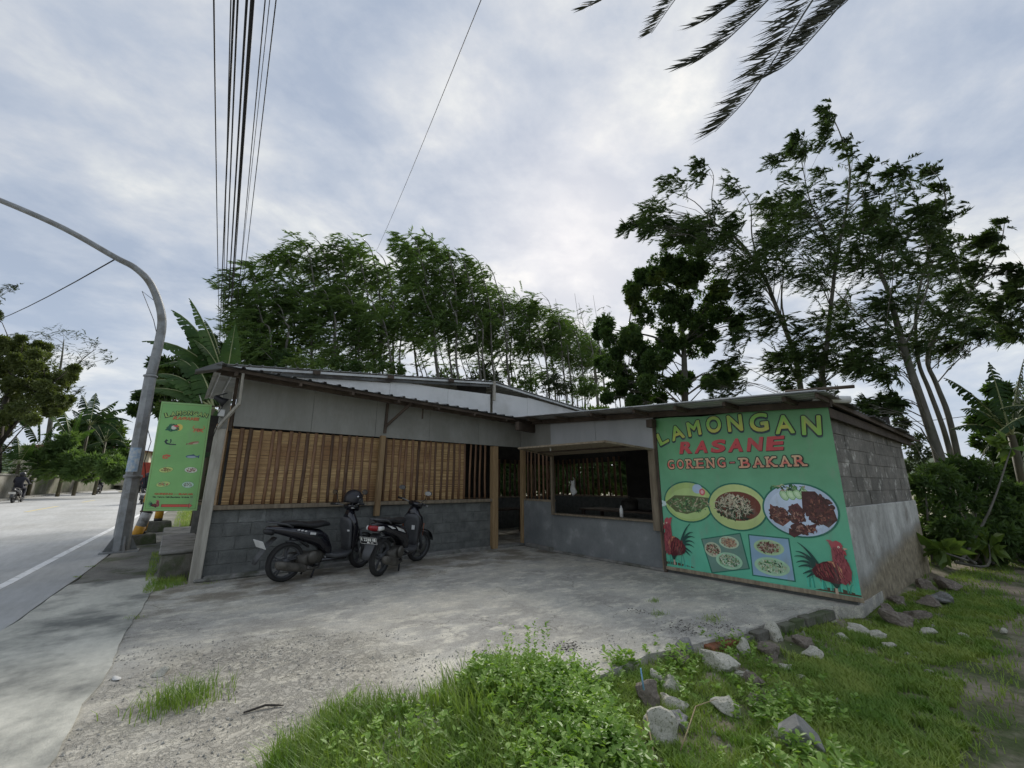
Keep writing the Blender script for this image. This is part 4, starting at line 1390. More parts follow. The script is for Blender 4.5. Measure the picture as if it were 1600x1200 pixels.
for (c0, c1, nn_) in ((.02, .5, 16), (2.1, 2.68, 22)):
    I = Ink(bfr, 0.0005)
    I.poly([(0.0, .135), (.3, .14), (.55, .135), (.5, .155), (.2, .19), (.0, .17)] if c0 < 1 else [(2.2, .11), (2.69, .11), (2.69, .13), (2.5, .17), (2.35, .16)], (.07, .05, .03))
    for k in range(nn_):
        x = rr.uniform(c0, c1); h = rr.uniform(.08, .3)
        b = rr.uniform(-.1, .1)
        pts = [(min(2.68, max(0.0, x + b * (t / 6) ** 2)), .13 + h * sin(t / 6 * 1.5)) for t in range(7)]
        I.line(pts, .016, (.08, .45, .33) if rr.random() < .6 else (.03, .26, .19), .003)
    I.build('printed_grass', bn)


# ---- the hanging roadside sign
SX0, SYP = -0.335, 8.70
sg = thing('hanging_sign', 'tall narrow green sign with food pictures and a red arrow beside the corner post', 'sign', (0.0, SYP, 1.06))


def sfr(u, v, z): return (SX0 + u + (2.75 - v) * 0.02, SYP - 0.012 - z, v - 0.03 * u * (1 if v < 1.6 else -1) * 0.9)


I = Ink(sfr, 0.0)
gr_ = (0.18, 0.38, 0.13)
nv = 12
vs = [(0.665 * i / 6, 1.06 + 1.69 * j / nv) for j in range(nv + 1) for i in range(7)]
I.face(vs, [(j * 7 + i, j * 7 + i + 1, (j + 1) * 7 + i + 1, (j + 1) * 7 + i) for j in range(nv) for i in range(6)], (0.22, 0.40, 0.15))
I.poly([(.018, 1.085), (.645, 1.085), (.645, 2.72), (.018, 2.72)], (.12, .15, .03))
I.poly([(.022, 1.09), (.641, 1.09), (.641, 2.716), (.022, 2.716)], gr_)
I.build('sign_sheet', sg)
part(MB().box((SX0 + .33, SYP + 0.0, 2.75), (.72, .02, .02)).box((SX0 + .36, SYP + 0.0, 1.055), (.72, .02, .02)), 'sign_rail', M_woodd, parent=sg)
part(MB().bar((0.33, SYP, 2.74), (0.5, 8.55, 2.74), .02, .02).bar((0.36, SYP, 1.2), (0.48, 8.55, 1.2), .02, .02), 'sign_bracket', M_woodd, parent=sg)
I = Ink(sfr, 0.001)
for k, ch in enumerate('LAMONGAN'):
    u = .075 + .071 * k
    v = 2.50 + .045 * sin((k + .5) / 8 * pi) + .004 * k
    I.letter(ch, u, u + .052, v, v + .062, [(.12, .002, -.004, BLK), (.03, 0, 0, (.30, .42, .12))], rot=.35 - .09 * k)
for k, ch in enumerate('RASANE'):
    u = .185 + .056 * k
    I.letter(ch, u, u + .044, 2.475, 2.518, [(.09, .002, -.003, (.16, .09, .03)), (.05, 0, 0, (.45, .14, .05))], shear=.2)
I.build('sign_title', sg)
I = Ink(sfr, 0.001)
I.word('GORENG - BAKAR', .105, .585, 1.30, 1.325, [(.07, 0, 0, (.05, .04, .01)), (.03, 0, 0, (.45, .13, .05))])
I.word('Tlg. Tenyo, Cah Bagdeng, Grobok 79', .085, .585, 1.255, 1.277, [(.03, 0, 0, BLK)])
I.build('sign_small_lettering', sg)
I = Ink(sfr, 0.001)
I.line([(.205, 1.135), (.555, 1.135)], .045, (.03, .02, .01)); I.line([(.21, 1.135), (.555, 1.135)], .036, (.50, .07, .05))
I.poly([(.545, 1.175), (.545, 1.095), (.60, 1.135)], (.03, .02, .01)); I.poly([(.55, 1.168), (.55, 1.103), (.594, 1.135)], (.50, .07, .05))
I.build('red_arrow', sg)
I = Ink(sfr, 0.001)
rooster(I, lambda x, y: (.04 + .14 * x, 1.09 + .13 * y))
I.build('rooster_print', sg)
I = Ink(sfr, 0.001)
# cartoonish hen on a yellow disc, crab, catfish, fish, shrimp, blue fish
I.ell(.27, 2.345, .05, .055, (.55, .45, .10)); I.flakes(.2, 2.33, .07, .055, 40, .05, .025, [(.02, .12, .07), (.03, .08, .05)], 41)
I.ell(.205, 2.34, .03, .035, (.5, .5, .45)); I.poly([(.19, 2.37), (.25, 2.38), (.27, 2.35), (.22, 2.35)], (.5, .06, .06)); I.poly([(.1, 2.29), (.26, 2.29), (.25, 2.305), (.11, 2.31)], (.01, .09, .06))
I.build('food_picture', sg); I = Ink(sfr, 0.001)
I.ell(.53, 2.315, .05, .025, (.42, .12, .05)); I.flakes(.53, 2.315, .06, .03, 30, .04, .012, [(.5, .14, .05), (.3, .07, .03)], 42)
for sgn in (-1, 1):
    I.line([(.53 + .045 * sgn, 2.32), (.53 + .08 * sgn, 2.345), (.53 + .06 * sgn, 2.39)], .016, (.45, .13, .05), .008)
    for q in range(3): I.line([(.53 + .04 * sgn, 2.31), (.53 + (.075 - .01 * q) * sgn, 2.285 - .008 * q)], .007, (.45, .2, .08))
I.build('food_picture', sg); I = Ink(sfr, 0.001)
I.line([(.15, 2.14), (.13, 2.11), (.15, 2.08), (.2, 2.07), (.27, 2.065)], .035, (.02, .035, .04), .015)
I.line([(.19, 2.15), (.2, 2.12), (.19, 2.09)], .02, (.02, .035, .04), .01)
I.build('food_picture', sg); I = Ink(sfr, 0.001)
I.ell(.49, 2.10, .075, .022, (.28, .13, .08), rot=.25); I.ell(.52, 2.095, .04, .012, (.42, .34, .26), rot=.25); I.poly([(.42, 2.08), (.395, 2.06), (.40, 2.10)], (.2, .1, .07))
I.build('food_picture', sg); I = Ink(sfr, 0.001)
I.line([(.22, 1.885), (.17, 1.90), (.13, 1.885), (.14, 1.855), (.18, 1.845)], .028, (.52, .09, .05), .012); I.flakes(.17, 1.86, .045, .02, 24, .03, .008, [(.55, .12, .06)], 43)
I.build('food_picture', sg); I = Ink(sfr, 0.001)
I.ell(.49, 1.88, .075, .026, (.07, .12, .18)); I.ell(.49, 1.873, .06, .014, (.3, .36, .42)); I.poly([(.555, 1.88), (.595, 1.91), (.59, 1.85)], (.05, .1, .15)); I.poly([(.47, 1.905), (.52, 1.92), (.53, 1.90)], (.04, .08, .1))
I.build('food_picture', sg)
for cx, cy, rx, ry, pc, cols, rot in ((.195, 1.67, .085, .042, (.42, .50, .16), [(.12, .05, .02), (.3, .18, .08), (.2, .16, .05)], .1), (.51, 1.665, .083, .045, (.5, .54, .45), [(.1, .02, .02), (.2, .05, .04), (.3, .2, .1)], -.1),
                                      (.19, 1.46, .085, .04, (.40, .50, .17), greens + [(.4, .1, .06)], .2), (.50, 1.46, .075, .048, (.36, .52, .42), [(.2, .22, .18), (.4, .42, .36), (.12, .1, .07)], 0)):
    I = Ink(sfr, 0.001)
    I.ell(cx, cy, rx * 1.05, ry * 1.08, (.06, .14, .05), rot); I.ell(cx, cy, rx, ry, pc, rot)
    I.flakes(cx, cy, rx * .72, ry * .68, 50, .028, .01, cols, int(cx * 1000))
    I.build('food_picture', sg)

# ------------------------------------------------------------------ scooters
def wheel(parent, x, z, r, w, M, brake=False):
    mb = MB()
    T = M @ Matrix.Translation((x, 0, z)) @ Matrix.Rotation(pi / 2, 4, 'X')
    prof = [(r - .055, -w * .32), (r - .03, -w * .5), (r - .008, -w * .36), (r, -w * .12), (r, w * .12), (r - .008, w * .36), (r - .03, w * .5), (r - .055, w * .32), (r - .055, -w * .32)]
    mb.lathe(prof, 36, T)
    wh = mb.build('wheel', M_rubber, parent)
    mb = MB()
    rr_ = r - .055
    mb.lathe([(rr_ + .004, -w * .3), (rr_ - .012, -w * .3), (rr_ - .018, 0), (rr_ - .012, w * .3), (rr_ + .004, w * .3)], 36, T)
    for k in range(5):
        a = 2 * pi * k / 5 + .3
        for da in (-.13, .13):
            p0 = T @ Vector((.035 * cos(a), .035 * sin(a), 0)); p1 = T @ Vector((rr_ * cos(a + da), rr_ * sin(a + da), 0))
            mb.bar(p0, p1, .016, .022, up=(0, 1, 0))
    mb.lathe([(0, -w * .45), (.045, -w * .45), (.045, w * .45), (0, w * .45)], 14, T)
    mb.build('rim', M_greyp, wh)
    if brake:
        MB().lathe([(0.05, w * .62), (.105, w * .62), (.105, w * .68), (.05, w * .68)], 24, T).build('brake_disc', M_metal, wh)
    return wh


def scooter(name, label, loc, rz, style=0, steer=0.0, lean=0.06, group=None, detail=True, scale=1.1, mirrors=True, cat='scooter'):
    t = thing(name, label, cat, loc, rz, group, scale)
    t.rotation_euler = (lean, 0, rz)
    I4 = Matrix.Identity(4)
    R = .262
    wheel(t, 0, R, R, .092, I4)
    # rear body
    c = lambda x, z, hw, hh, e=2.6, tilt=0.0: ((x, 0, z), (0, hw, 0), (hh * sin(tilt), 0, hh * cos(tilt)), e)
    body = MB().loft([c(-.34, .735, .02, .012), c(-.30, .73, .05, .035), c(-.15, .70, .09, .06), c(.05, .655, .125, .085), c(.25, .60, .15, .105), c(.42, .55, .165, .13), c(.54, .46, .16, .15), c(.62, .36, .13, .10), c(.64, .30, .08, .04)], 16).build('rear_body', M_gloss, t)
    MB().loft([c(-.16, .775, .06, .014), c(-.08, .785, .10, .03), c(.08, .775, .125, .038), c(.22, .745, .135, .04), c(.36, .735, .13, .045), c(.50, .745, .10, .045), c(.58, .735, .06, .03), c(.61, .72, .03, .015)], 16).build('seat', M_seat, t)
    gr = MB()
    for s in (-1, 1): gr.tube([(-.02, .12 * s, .74), (-.12, .125 * s, .785), (-.24, .11 * s, .81), (-.31, .05 * s, .815), (-.32, 0, .815)], .012, 8)
    gr.build('grab_rail', M_greyp, t)
    tl = MB().loft([((-.355, 0, .70), (0, .03, 0), (0, 0, .02), 2.5), ((-.33, 0, .695), (0, .075, 0), (0, 0, .038), 2.5), ((-.26, 0, .685), (0, .10, 0), (0, 0, .045), 2.5)], 14).build('tail_light', M_redl if style else M_black, body)
    if style:
        for s in (-1, 1): MB().loft([((-.31, .088 * s, .69), (.0, .02, 0), (0, 0, .03), 2.2), ((-.24, .125 * s, .695), (.0, .016, 0), (0, 0, .028), 2.2)], 10).build('indicator', M_clear, body)
    # stickers on the rear body
    for s in (-1, 1):
        if style == 0:
            for k in range(3): MB().box((.06 + .05 * k, s * (.136 + .006 * k), .70 - .012 * k), (.034, .004, .018)).build('sticker', M_white, body)
            MB().box((.27, s * .158, .635), (.09, .004, .03), rot=Matrix.Rotation(.2, 3, 'Y')).build('sticker', M_white, body)
        else:
            MB().add([(-.10, s * .108, .72), (.0, s * .126, .70), (.10, s * .146, .66), (.02, s * .132, .66)], [(0, 1, 2, 3)]).build('sticker', M_white, body)
            MB().add([(.10, s * .148, .69), (.30, s * .168, .63), (.38, s * .172, .575), (.16, s * .16, .63)], [(0, 1, 2, 3)]).build('sticker', M_cloth, body)
    # rear mudguard and plate
    MB().loft([((-.20, 0, .60), (0, .075, 0), (.01, 0, .012), 3), ((-.31, 0, .50), (0, .075, 0), (.012, 0, .01), 3), ((-.385, 0, .38), (0, .07, 0), (.013, 0, .006), 3), ((-.42, 0, .29), (0, .055, 0), (.012, 0, .004), 3)], 10).build('rear_mudguard', M_greyp, t)
    Mp = Matrix.Translation((-.385, 0, .535)) @ Matrix.Rotation(radians(-28), 4, 'Y')
    pl = MB().box((0, 0, 0), (.006, .27, .115)).build('number_plate', M_white if style == 0 else M_black, t)
    pl.matrix_local = Mp
    if style and detail:
        def fr(u, v, z): return (-.0035 - z, .13 - u, v)
        I = Ink(fr, .0006)
        W_ = (.75, .75, .72)
        for a in (((0.004, -.05), (.256, -.05)), ((.004, .05), (.256, .05)), ((.004, -.05), (.004, .05)), ((.256, -.05), (.256, .05))): I.line(list(a), .004, W_)
        I.word('R 2288 NE', .018, .242, -.008, .038, [(.03, 0, 0, W_)], gap=.3)
        I.word('12 20', .11, .2, -.04, -.018, [(.02, 0, 0, W_)], gap=.3)
        me_parent = pl
        # local build: parent matrix is applied by Blender
        me = bpy.data.meshes.new('plate_lettering'); me.from_pydata(I.v, [], I.f)
        a_ = me.color_attributes.new('ink', 'FLOAT_COLOR', 'POINT'); a_.data.foreach_set('color', [x for c_ in I.c for x in c_])
        me.materials.append(M_print); ob = bpy.data.objects.new('plate_lettering', me); COL.objects.link(ob); ob.parent = pl
    # engine, transmission, exhaust
    MB().loft([((-.07, .10, .27), (0, .035, 0), (0, 0, .05), 2.5), ((.12, .12, .28), (0, .045, 0), (0, 0, .075), 3), ((.36, .12, .27), (0, .045, 0), (0, 0, .08), 3), ((.42, .12, .26), (0, .03, 0), (0, 0, .05), 2.5)], 14).build('transmission_cover', M_metal, t)
    eng = MB().loft([((.16, -.02, .26), (0, .07, 0), (0, 0, .06), 3), ((.28, -.03, .27), (0, .10, 0), (0, 0, .10), 3), ((.46, -.02, .28), (0, .09, 0), (0, 0, .09), 3), ((.58, 0, .27), (0, .06, 0), (0, 0, .06), 3)], 14)
    eng.lathe([(0, 0), (.085, 0), (.09, -.02), (.06, -.045), (0, -.05)], 20, Matrix.Translation((.33, -.13, .30)) @ Matrix.Rotation(0, 4, 'X') @ Matrix.Rotation(pi / 2, 4, 'X') @ Matrix.Scale(-1, 4, (0, 0, 1)))
    eng.build('engine', M_exh, t)
    ex = MB().tube([(.50, -.06, .20), (.44, -.12, .15), (.30, -.155, .15), (.20, -.16, .18)], [.016, .018, .02, .03], 10)
    ex.loft([((.23, -.165, .165), (0, .03, 0), (0, 0, .035), 2.3), ((.18, -.17, .18), (0, .045, 0), (0, 0, .055), 2.3), ((-.10, -.175, .245), (0, .05, 0), (0, 0, .06), 2.3), ((-.20, -.175, .27), (0, .042, 0), (0, 0, .052), 2.3), ((-.215, -.175, .275), (0, .03, 0), (0, 0, .035), 2.3)], 14)
    ex.build('exhaust', M_exh, t)
    sh = MB()
    for s in (1,): sh.tube([(.02, .12, .27), (.10, .125, .58)], .022, 10)
    sh.build('shock_absorber', M_metal, t)
    MB().loft([((-.02, 0, .535), (0, .05, 0), (0, 0, .01), 3), ((.16, 0, .53), (0, .055, 0), (0, 0, .012), 3), ((.30, 0, .44), (0, .05, 0), (0, 0, .02), 3)], 10).build('inner_fender', M_greyp, t)
    # floorboard and leg shields
    MB().loft([c(.56, .315, .10, .05, 4), c(.68, .27, .16, .035, 4), c(.88, .265, .165, .035, 4), c(.98, .30, .13, .04, 4)], 14).build('floorboard', M_greyp, t)
    MB().loft([c(.5, .23, .10, .03, 4), c(.9, .215, .10, .03, 4), c(.98, .25, .06, .02, 4)], 10).build('belly_panel', M_gloss, t)
    # inner shield (grey) and outer apron (painted): sections stacked upwards
    s_ = lambda x, y0, z, hw, hd, e=2.6: ((x, 0, z), (0, hw, 0), (hd, 0, 0), e)
    MB().loft([s_(.955, 0, .29, .10, .03, 4), s_(.95, 0, .40, .115, .03, 4), s_(.93, 0, .55, .13, .03, 4), s_(.905, 0, .68, .15, .035, 3.6), s_(.895, 0, .76, .135, .04, 3), s_(.89, 0, .81, .08, .04)], 16).build('inner_leg_shield', M_greyp if style == 0 else M_greyp, t)
    ap = MB().loft([s_(1.03, 0, .28, .04, .03, 3.5), s_(1.03, 0, .36, .09, .05, 3.5), s_(1.02, 0, .50, .135, .06, 3.5), s_(.995, 0, .66, .175, .06, 3.2), s_(.965, 0, .76, .165, .065, 3), s_(.955, 0, .83, .11, .07, 2.6), s_(.95, 0, .93, .06, .05)], 18).build('front_apron', M_gloss, t)
    if style:
        for s in (-1, 1):
            MB().add([(1.0, s * .185, .46), (1.02, s * .172, .46), (1.0, s * .195, .66), (.965, s * .2, .68)], [(0, 1, 2, 3)]).build('sticker', M_orange, ap)
        MB().box((.865, -.06, .60), (.012, .05, .07)).build('sticker', M_white, t)
    else:
        MB().box((.885, -.11, .62), (.012, .045, .025)).build('sticker', M_white, t)
    # front end, turned by the steering angle
    ax0 = Vector((.945, 0, .98)); ax1 = Vector((1.10, 0, .50)); axis = (ax0 - ax1).normalized()
    S = Matrix.Translation(ax0) @ Matrix.Rotation(steer, 4, axis) @ Matrix.Translation(-ax0)
    wx = 1.255
    wheel(t, wx, R * .97, R * .97, .078, S, brake=True)
    fk = MB()
    for s in (-1, 1): fk.tube([S @ Vector((1.135, .062 * s, .60)), S @ Vector((wx - .015, .066 * s, .25))], [.02, .026], 10)
    fk.bar(S @ Vector((1.135, -.075, .60)), S @ Vector((1.135, .075, .60)), .05, .03)
    fk.tube([S @ Vector((1.13, 0, .60)), S @ Vector((.96, 0, .95))], .022, 8)
    fk.build('fork', M_greyp, t)
    fe = []
    for k in range(9):
        a = radians(155 - 17 * k)
        p = Vector((wx + (R + .028) * cos(a), 0, R * .97 + (R + .028) * sin(a)))
        w_ = .05 + .012 * sin(pi * k / 8)
        n_ = Vector((cos(a), 0, sin(a)))
        fe.append((S @ p, S.to_3x3() @ Vector((0, w_, 0)), S.to_3x3() @ (n_ * .012), 2.5))
    MB().loft(fe, 12).build('front_mudguard', M_gloss, t)
    hc = [((.90, 0, .985), (0, .10, 0), (0, 0, .03), 2.3), ((.955, 0, .975), (0, .155, 0), (0, 0, .05), 3), ((1.02, 0, .955), (0, .125, 0), (0, 0, .065), 2.8), ((1.085, 0, .93), (0, .07, 0), (0, 0, .04), 2.2)]
    hb = MB().loft([(S @ Vector(a), S.to_3x3() @ Vector(b), S.to_3x3() @ Vector(c_), e) for a, b, c_, e in hc], 16).build('handlebar_cowl', M_gloss, t)
    MB().loft([(S @ Vector(a), S.to_3x3() @ Vector(b), S.to_3x3() @ Vector(c_), e) for a, b, c_, e in (((1.06, 0, .945), (0, .085, 0), (0, 0, .045), 2.2), ((1.098, 0, .93), (0, .06, 0), (0, 0, .03), 2.2))], 14).build('headlight', M_clear, hb)
    for s in (-1, 1):
        MB().tube([S @ Vector((.93, .10 * s, .99)), S @ Vector((.895, .22 * s, 1.015)), S @ Vector((.865, .235 * s, 1.02))], .012, 8).build('handlebar', M_metal, t)
        MB().tube([S @ Vector((.90, .215 * s, 1.015)), S @ Vector((.865, .34 * s, 1.02))], .018, 10).build('grip', M_black, t)
        MB().tube([S @ Vector((.925, .20 * s, 1.005)), S @ Vector((.925, .26 * s, 1.0)), S @ Vector((.905, .36 * s, 1.005))], .006, 6).build('brake_lever', M_chrome if style else M_metal, t)
        if mirrors:
            a = S @ Vector((.905, .20 * s, 1.03)); b = S @ Vector((.92, .27 * s, 1.16)); c2 = S @ Vector((.90, .30 * s, 1.19))
            st = MB().tube([a, a.lerp(b, .5) + Vector((0, .03 * s, 0)), b, c2], .006, 6).build('mirror', M_black, t)
            Mm = Matrix.Translation(c2 + Vector((0, .02 * s, .01))) @ Matrix.Rotation(radians(90 - 8), 4, 'Y') @ Matrix.Scale(.62, 4, (1, 0, 0))
            MB().lathe([(0, -.004), (.062, -.004), (.066, .004), (.05, .022), (0, .028)], 18, Mm).build('mirror_shell', M_black, st)
            MB().lathe([(0, -.0055), (.058, -.0055)], 18, Mm).build('mirror_glass', M_chrome, st)
    MB().box((.42, 0, .16), (.05, .26, .03)).tube([(.40, -.11, .17), (.34, -.14, .02)], .014, 8).tube([(.40, .11, .17), (.34, .14, .02)], .014, 8).build('stand', M_black, t)
    MB().tube([(.5, -.13, .30), (.5, -.19, .28)], .012, 8).build('footpeg', M_metal, t)
    if style == 0:
        MB().box((.93, -.09, .96), (.05, .02, .02)).build('switch', M_clear, t)
    return t


r1 = gz(441, 910); f1 = gz(560, 893)
h1 = radians(17)
sc1 = scooter('scooter', 'black scooter with a white rear number plate, a helmet on its handlebar, nearest the left post', (r1[0], r1[1] + .02, 0), h1, 0, steer=radians(12), scale=1.1)
r2 = gz(592, 901)
sc2 = scooter('scooter', 'black scooter with red tail light and orange stickers, parked right of the other', (r2[0], r2[1] + .03, 0), radians(39), 1, steer=radians(-22), scale=1.12)
sc1['label'] = 'black scooter with a white number plate and a helmet on its handlebar, left of two'
sc2['label'] = 'black scooter with red tail light and black number plate, right of the two parked'

# helmet on the left scooter's handlebar
bpy.context.view_layer.update()
hp = sc1.matrix_world @ Vector((.96, -.03, 1.10))
hm = thing('helmet', 'matt black open face helmet resting on the handlebar of the left parked scooter', 'helmet', tuple(hp - Vector((0, 0, .1))))
Mh = Matrix.Translation(hp) @ Matrix.Rotation(h1 - .5, 4, 'Z') @ Matrix.Rotation(radians(8), 4, 'Y')
prof = [(0.0, .155), (.05, .15), (.095, .125), (.13, .08), (.146, .02), (.142, -.05), (.135, -.075), (.125, -.07), (.13, 0)]
mb = MB().lathe(prof, 28, Mh @ Matrix.Scale(1.12, 4, (1, 0, 0)))
M_helm = pmat('matt_black_shell', (0.016, 0.016, 0.02), (0.024, 0.024, 0.03), 5, 0.35)
part(mb, 'shell', M_helm, parent=hm)
vs = []; fs = []
for k in range(13):
    a = radians(-62 + 124 * k / 12)
    for r, z in ((.15, .015), (.16, -.03), (.158, -.085), (.152, -.085), (.145, -.03)):
        vs.append(Mh @ Vector((r * cos(a) * 1.14, r * sin(a), z)))
for k in range(12):
    for j in range(4): fs.append((k * 5 + j, k * 5 + j + 1, k * 5 + j + 6, k * 5 + j + 5))
part(MB().add(vs, fs, True), 'visor', M_greyp, parent=hm)
part(MB().lathe([(0, 0), (.018, 0), (.018, .006), (0, .007)], 12, Mh @ Matrix.Translation((.06, -.142, .04)) @ Matrix.Rotation(pi / 2, 4, 'X')), 'badge', M_chrome, parent=hm)
part(MB().tube([Mh @ Vector((0, -.135, -.06)), Mh @ Vector((-.02, -.10, -.17)), Mh @ Vector((.0, .1, -.16)), Mh @ Vector((0, .135, -.06))], .007, 6), 'chin_strap', M_black, parent=hm)

# ------------------------------------------------------------------ riders on the road
def rider(px, py, lab_p, lab_s, rz, s=1.0, style=0):
    g = gz(px, py)
    sc = scooter('scooter', lab_s, tuple(g), rz, style, detail=False, lean=0.0, scale=s, group=None)
    t = thing('person', lab_p, 'person', tuple(g), rz, scale=s)
    V_ = {'pel': (.28, 0, .86), 'ab': (.30, 0, 1.05), 'ch': (.36, 0, 1.27), 'nk': (.41, 0, 1.42), 'hd': (.45, 0, 1.53), 'tp': (.46, 0, 1.62)}
    vv = [V_[k] for k in ('pel', 'ab', 'ch', 'nk', 'hd', 'tp')]
    rad = [.15, .15, .17, .06, .09, .07]
    ed = [(0, 1), (1, 2), (2, 3), (3, 4), (4, 5)]
    for q in (-1, 1):
        o = len(vv)
        vv += [(.36, .19 * q, 1.34), (.50, .27 * q, 1.14), (.76, .26 * q, 1.05), (.84, .27 * q, 1.04)]
        rad += [.075, .055, .042, .04]
        ed += [(2, o), (o, o + 1), (o + 1, o + 2), (o + 2, o + 3)]
        o = len(vv)
        vv += [(.34, .11 * q, .84), (.70, .16 * q, .80), (.68, .14 * q, .38), (.80, .15 * q, .33)]
        rad += [.095, .075, .05, .045]
        ed += [(0, o), (o, o + 1), (o + 1, o + 2), (o + 2, o + 3)]
    me = bpy.data.meshes.new('body'); me.from_pydata(vv, ed, [])
    ob = bpy.data.objects.new('body', me); COL.objects.link(ob); ob.parent = t
    me.materials.append(M_jack)
    sk = ob.modifiers.new('skin', 'SKIN')
    for i, r in enumerate(rad): me.skin_vertices[0].data[i].radius = (r, r)
    me.skin_vertices[0].data[0].use_root = True
    sk.use_smooth_shade = True
    ob.modifiers.new('sub', 'SUBSURF').levels = 1
    hh = MB().lathe([(0, .13), (.06, .12), (.11, .08), (.135, .02), (.13, -.07), (.115, -.09)], 16, Matrix.Translation((.45, 0, 1.56)) @ Matrix.Scale(1.12, 4, (1, 0, 0))).build('helmet', M_helm, t)
    MB().loft([((.52, 0, 1.47), (0, .055, 0), (.02, 0, .0), 2.2), ((.535, 0, 1.54), (0, .065, 0), (.03, 0, .0), 2.2), ((.53, 0, 1.60), (0, .06, 0), (.03, 0, 0), 2.2)], 10).build('face', M_skin, t)
    for q in (-1, 1):
        MB().loft([((.83, .27 * q, 1.04), (0, .035, 0), (0, 0, .03), 2.4), ((.90, .28 * q, 1.035), (0, .045, 0), (0, 0, .026), 2.6)], 8).build('glove', M_black, t)
        MB().loft([((.70, .15 * q, .335), (0, .04, 0), (0, 0, .05), 2.5), ((.80, .15 * q, .32), (0, .045, 0), (0, 0, .04), 2.5), ((.92, .15 * q, .31), (0, .035, 0), (0, 0, .025), 2.5)], 8).build('shoe', M_black, t)
    return t


hd = radians(86)
rider(19, 786, 'dark clad person riding the leftmost scooter along the low wall', 'dark scooter ridden at the far left edge of the road', hd, 1.03)
rider(151, 772, 'small distant person riding a scooter close to the mossy wall', 'small distant scooter ridden close to the mossy wall', hd, 1.03)
rider(221, 788, 'person in dark jacket riding between the lamp post and the hanging sign', 'scooter ridden between the lamp post and the hanging sign', hd, 1.03)

# ------------------------------------------------------------------ street lamp post
b0 = gz(187, 862)
lp = thing('street_lamp_post', 'grey tapered steel street lamp post with a long curved arm over the road', 'street lamp', tuple(b0))
yp = b0[1]


def onY(px, py, y=None):
    d = ray(px, py); y = yp if y is None else y
    return CP + d * y / d[1]


pts = [np.array(b0), onY(208, 735), onY(235, 590), onY(249, 533), onY(253, 500), onY(247, 470), onY(233, 440), onY(210, 418), onY(180, 402), onY(100, 357), onY(0, 313), onY(-120, 268)]
# smooth the arm with a spline
def spline(P, n=5):
    P = [np.array(p, float) for p in P]
    out = []
    for i in range(len(P) - 1):
        p0 = P[max(0, i - 1)]; p1 = P[i]; p2 = P[i + 1]; p3 = P[min(len(P) - 1, i + 2)]
        for k in range(n):
            t = k / n
            out.append(0.5 * ((2 * p1) + (-p0 + p2) * t + (2 * p0 - 5 * p1 + 4 * p2 - p3) * t * t + (-p0 + 3 * p1 - 3 * p2 + p3) * t ** 3))
    out.append(P[-1])
    return out


low = [pts[0] + (pts[2] - pts[0]) * k / 4 for k in range(5)]
part(MB().tube(low, [.155, .14, .13, .12, .11], 8, smooth=False), 'lower_post', M_galv, parent=lp)
sp_ = spline(pts[2:], 5)
part(MB().tube(sp_, [.098 - .05 * i / len(sp_) for i in range(len(sp_))], 12), 'arm', M_galv, parent=lp)
part(MB().lathe([(.13, 0), (.165, .01), (.165, .07), (.13, .08)], 8, Matrix.Translation(low[0] + (low[4] - low[0]) * .40)), 'clamp', M_galv, parent=lp)
part(MB().lathe([(.115, 0), (.135, .01), (.135, .05), (.115, .06)], 8, Matrix.Translation(low[4])), 'clamp', M_galv, parent=lp)
part(MB().box((b0[0], b0[1], b0[2] + .01), (.62, .5, .03)), 'base_plate', M_galv, parent=lp)
for k in range(4):
    a = k * pi / 2 + .3
    Mg = Matrix.Translation((b0[0], b0[1], b0[2] + .02)) @ Matrix.Rotation(a, 4, 'Z') @ Matrix.Rotation(pi / 2, 4, 'X')
    part(MB().prism([(.13, 0), (.29, 0), (.25, .08), (.14, .3)], -.012, .012, Mg), 'gusset', M_galv, parent=lp)
tip = sp_[-1]
part(MB().loft([(tuple(tip), (0, .05, 0), (0, 0, .04), 2.5), (tuple(tip + (-.25, 0, .05)), (0, .12, 0), (0, 0, .06), 3), (tuple(tip + (-.6, 0, .08)), (0, .10, 0), (0, 0, .04), 3)], 12), 'lamp_head', M_greyp, parent=lp)
# pasted notice
pc = low[0] + (low[4] - low[0]) * .505
M_pap = pmat('faded_paper', (0.30, 0.42, 0.55), (0.55, 0.58, 0.58), 14, 0.8, lo=.4, hi=.6)
vs = []; fs = []
for j in range(2):
    for k in range(5):
        a = radians(-150 + 22 * k)
        vs.append((pc[0] + .147 * cos(a), pc[1] + .147 * sin(a), pc[2] - .26 + .52 * j))
for k in range(4): fs.append((k, k + 1, k + 6, k + 5))
mb = MB().add(vs, fs)
o = mb.build('pasted_notice', M_pap)
so = o.modifiers.new('th', 'SOLIDIFY'); so.thickness = .002
tag(o, 'faded blue and white paper notice pasted on the lamp post', 'poster')
part(MB().tube([sp_[14], np.array(onY(222, 455)), np.array(onY(240, 500)), np.array(onY(250, 545)), np.array(onY(246, 590))], .008, 5), 'loose_wire', M_cable, parent=lp)
part(MB().tube([onY(240, 600), onY(238, 640), onY(228, 660), onY(236, 690), onY(226, 720), onY(228, 760)], .008, 5), 'loose_wire', M_cable, parent=lp)

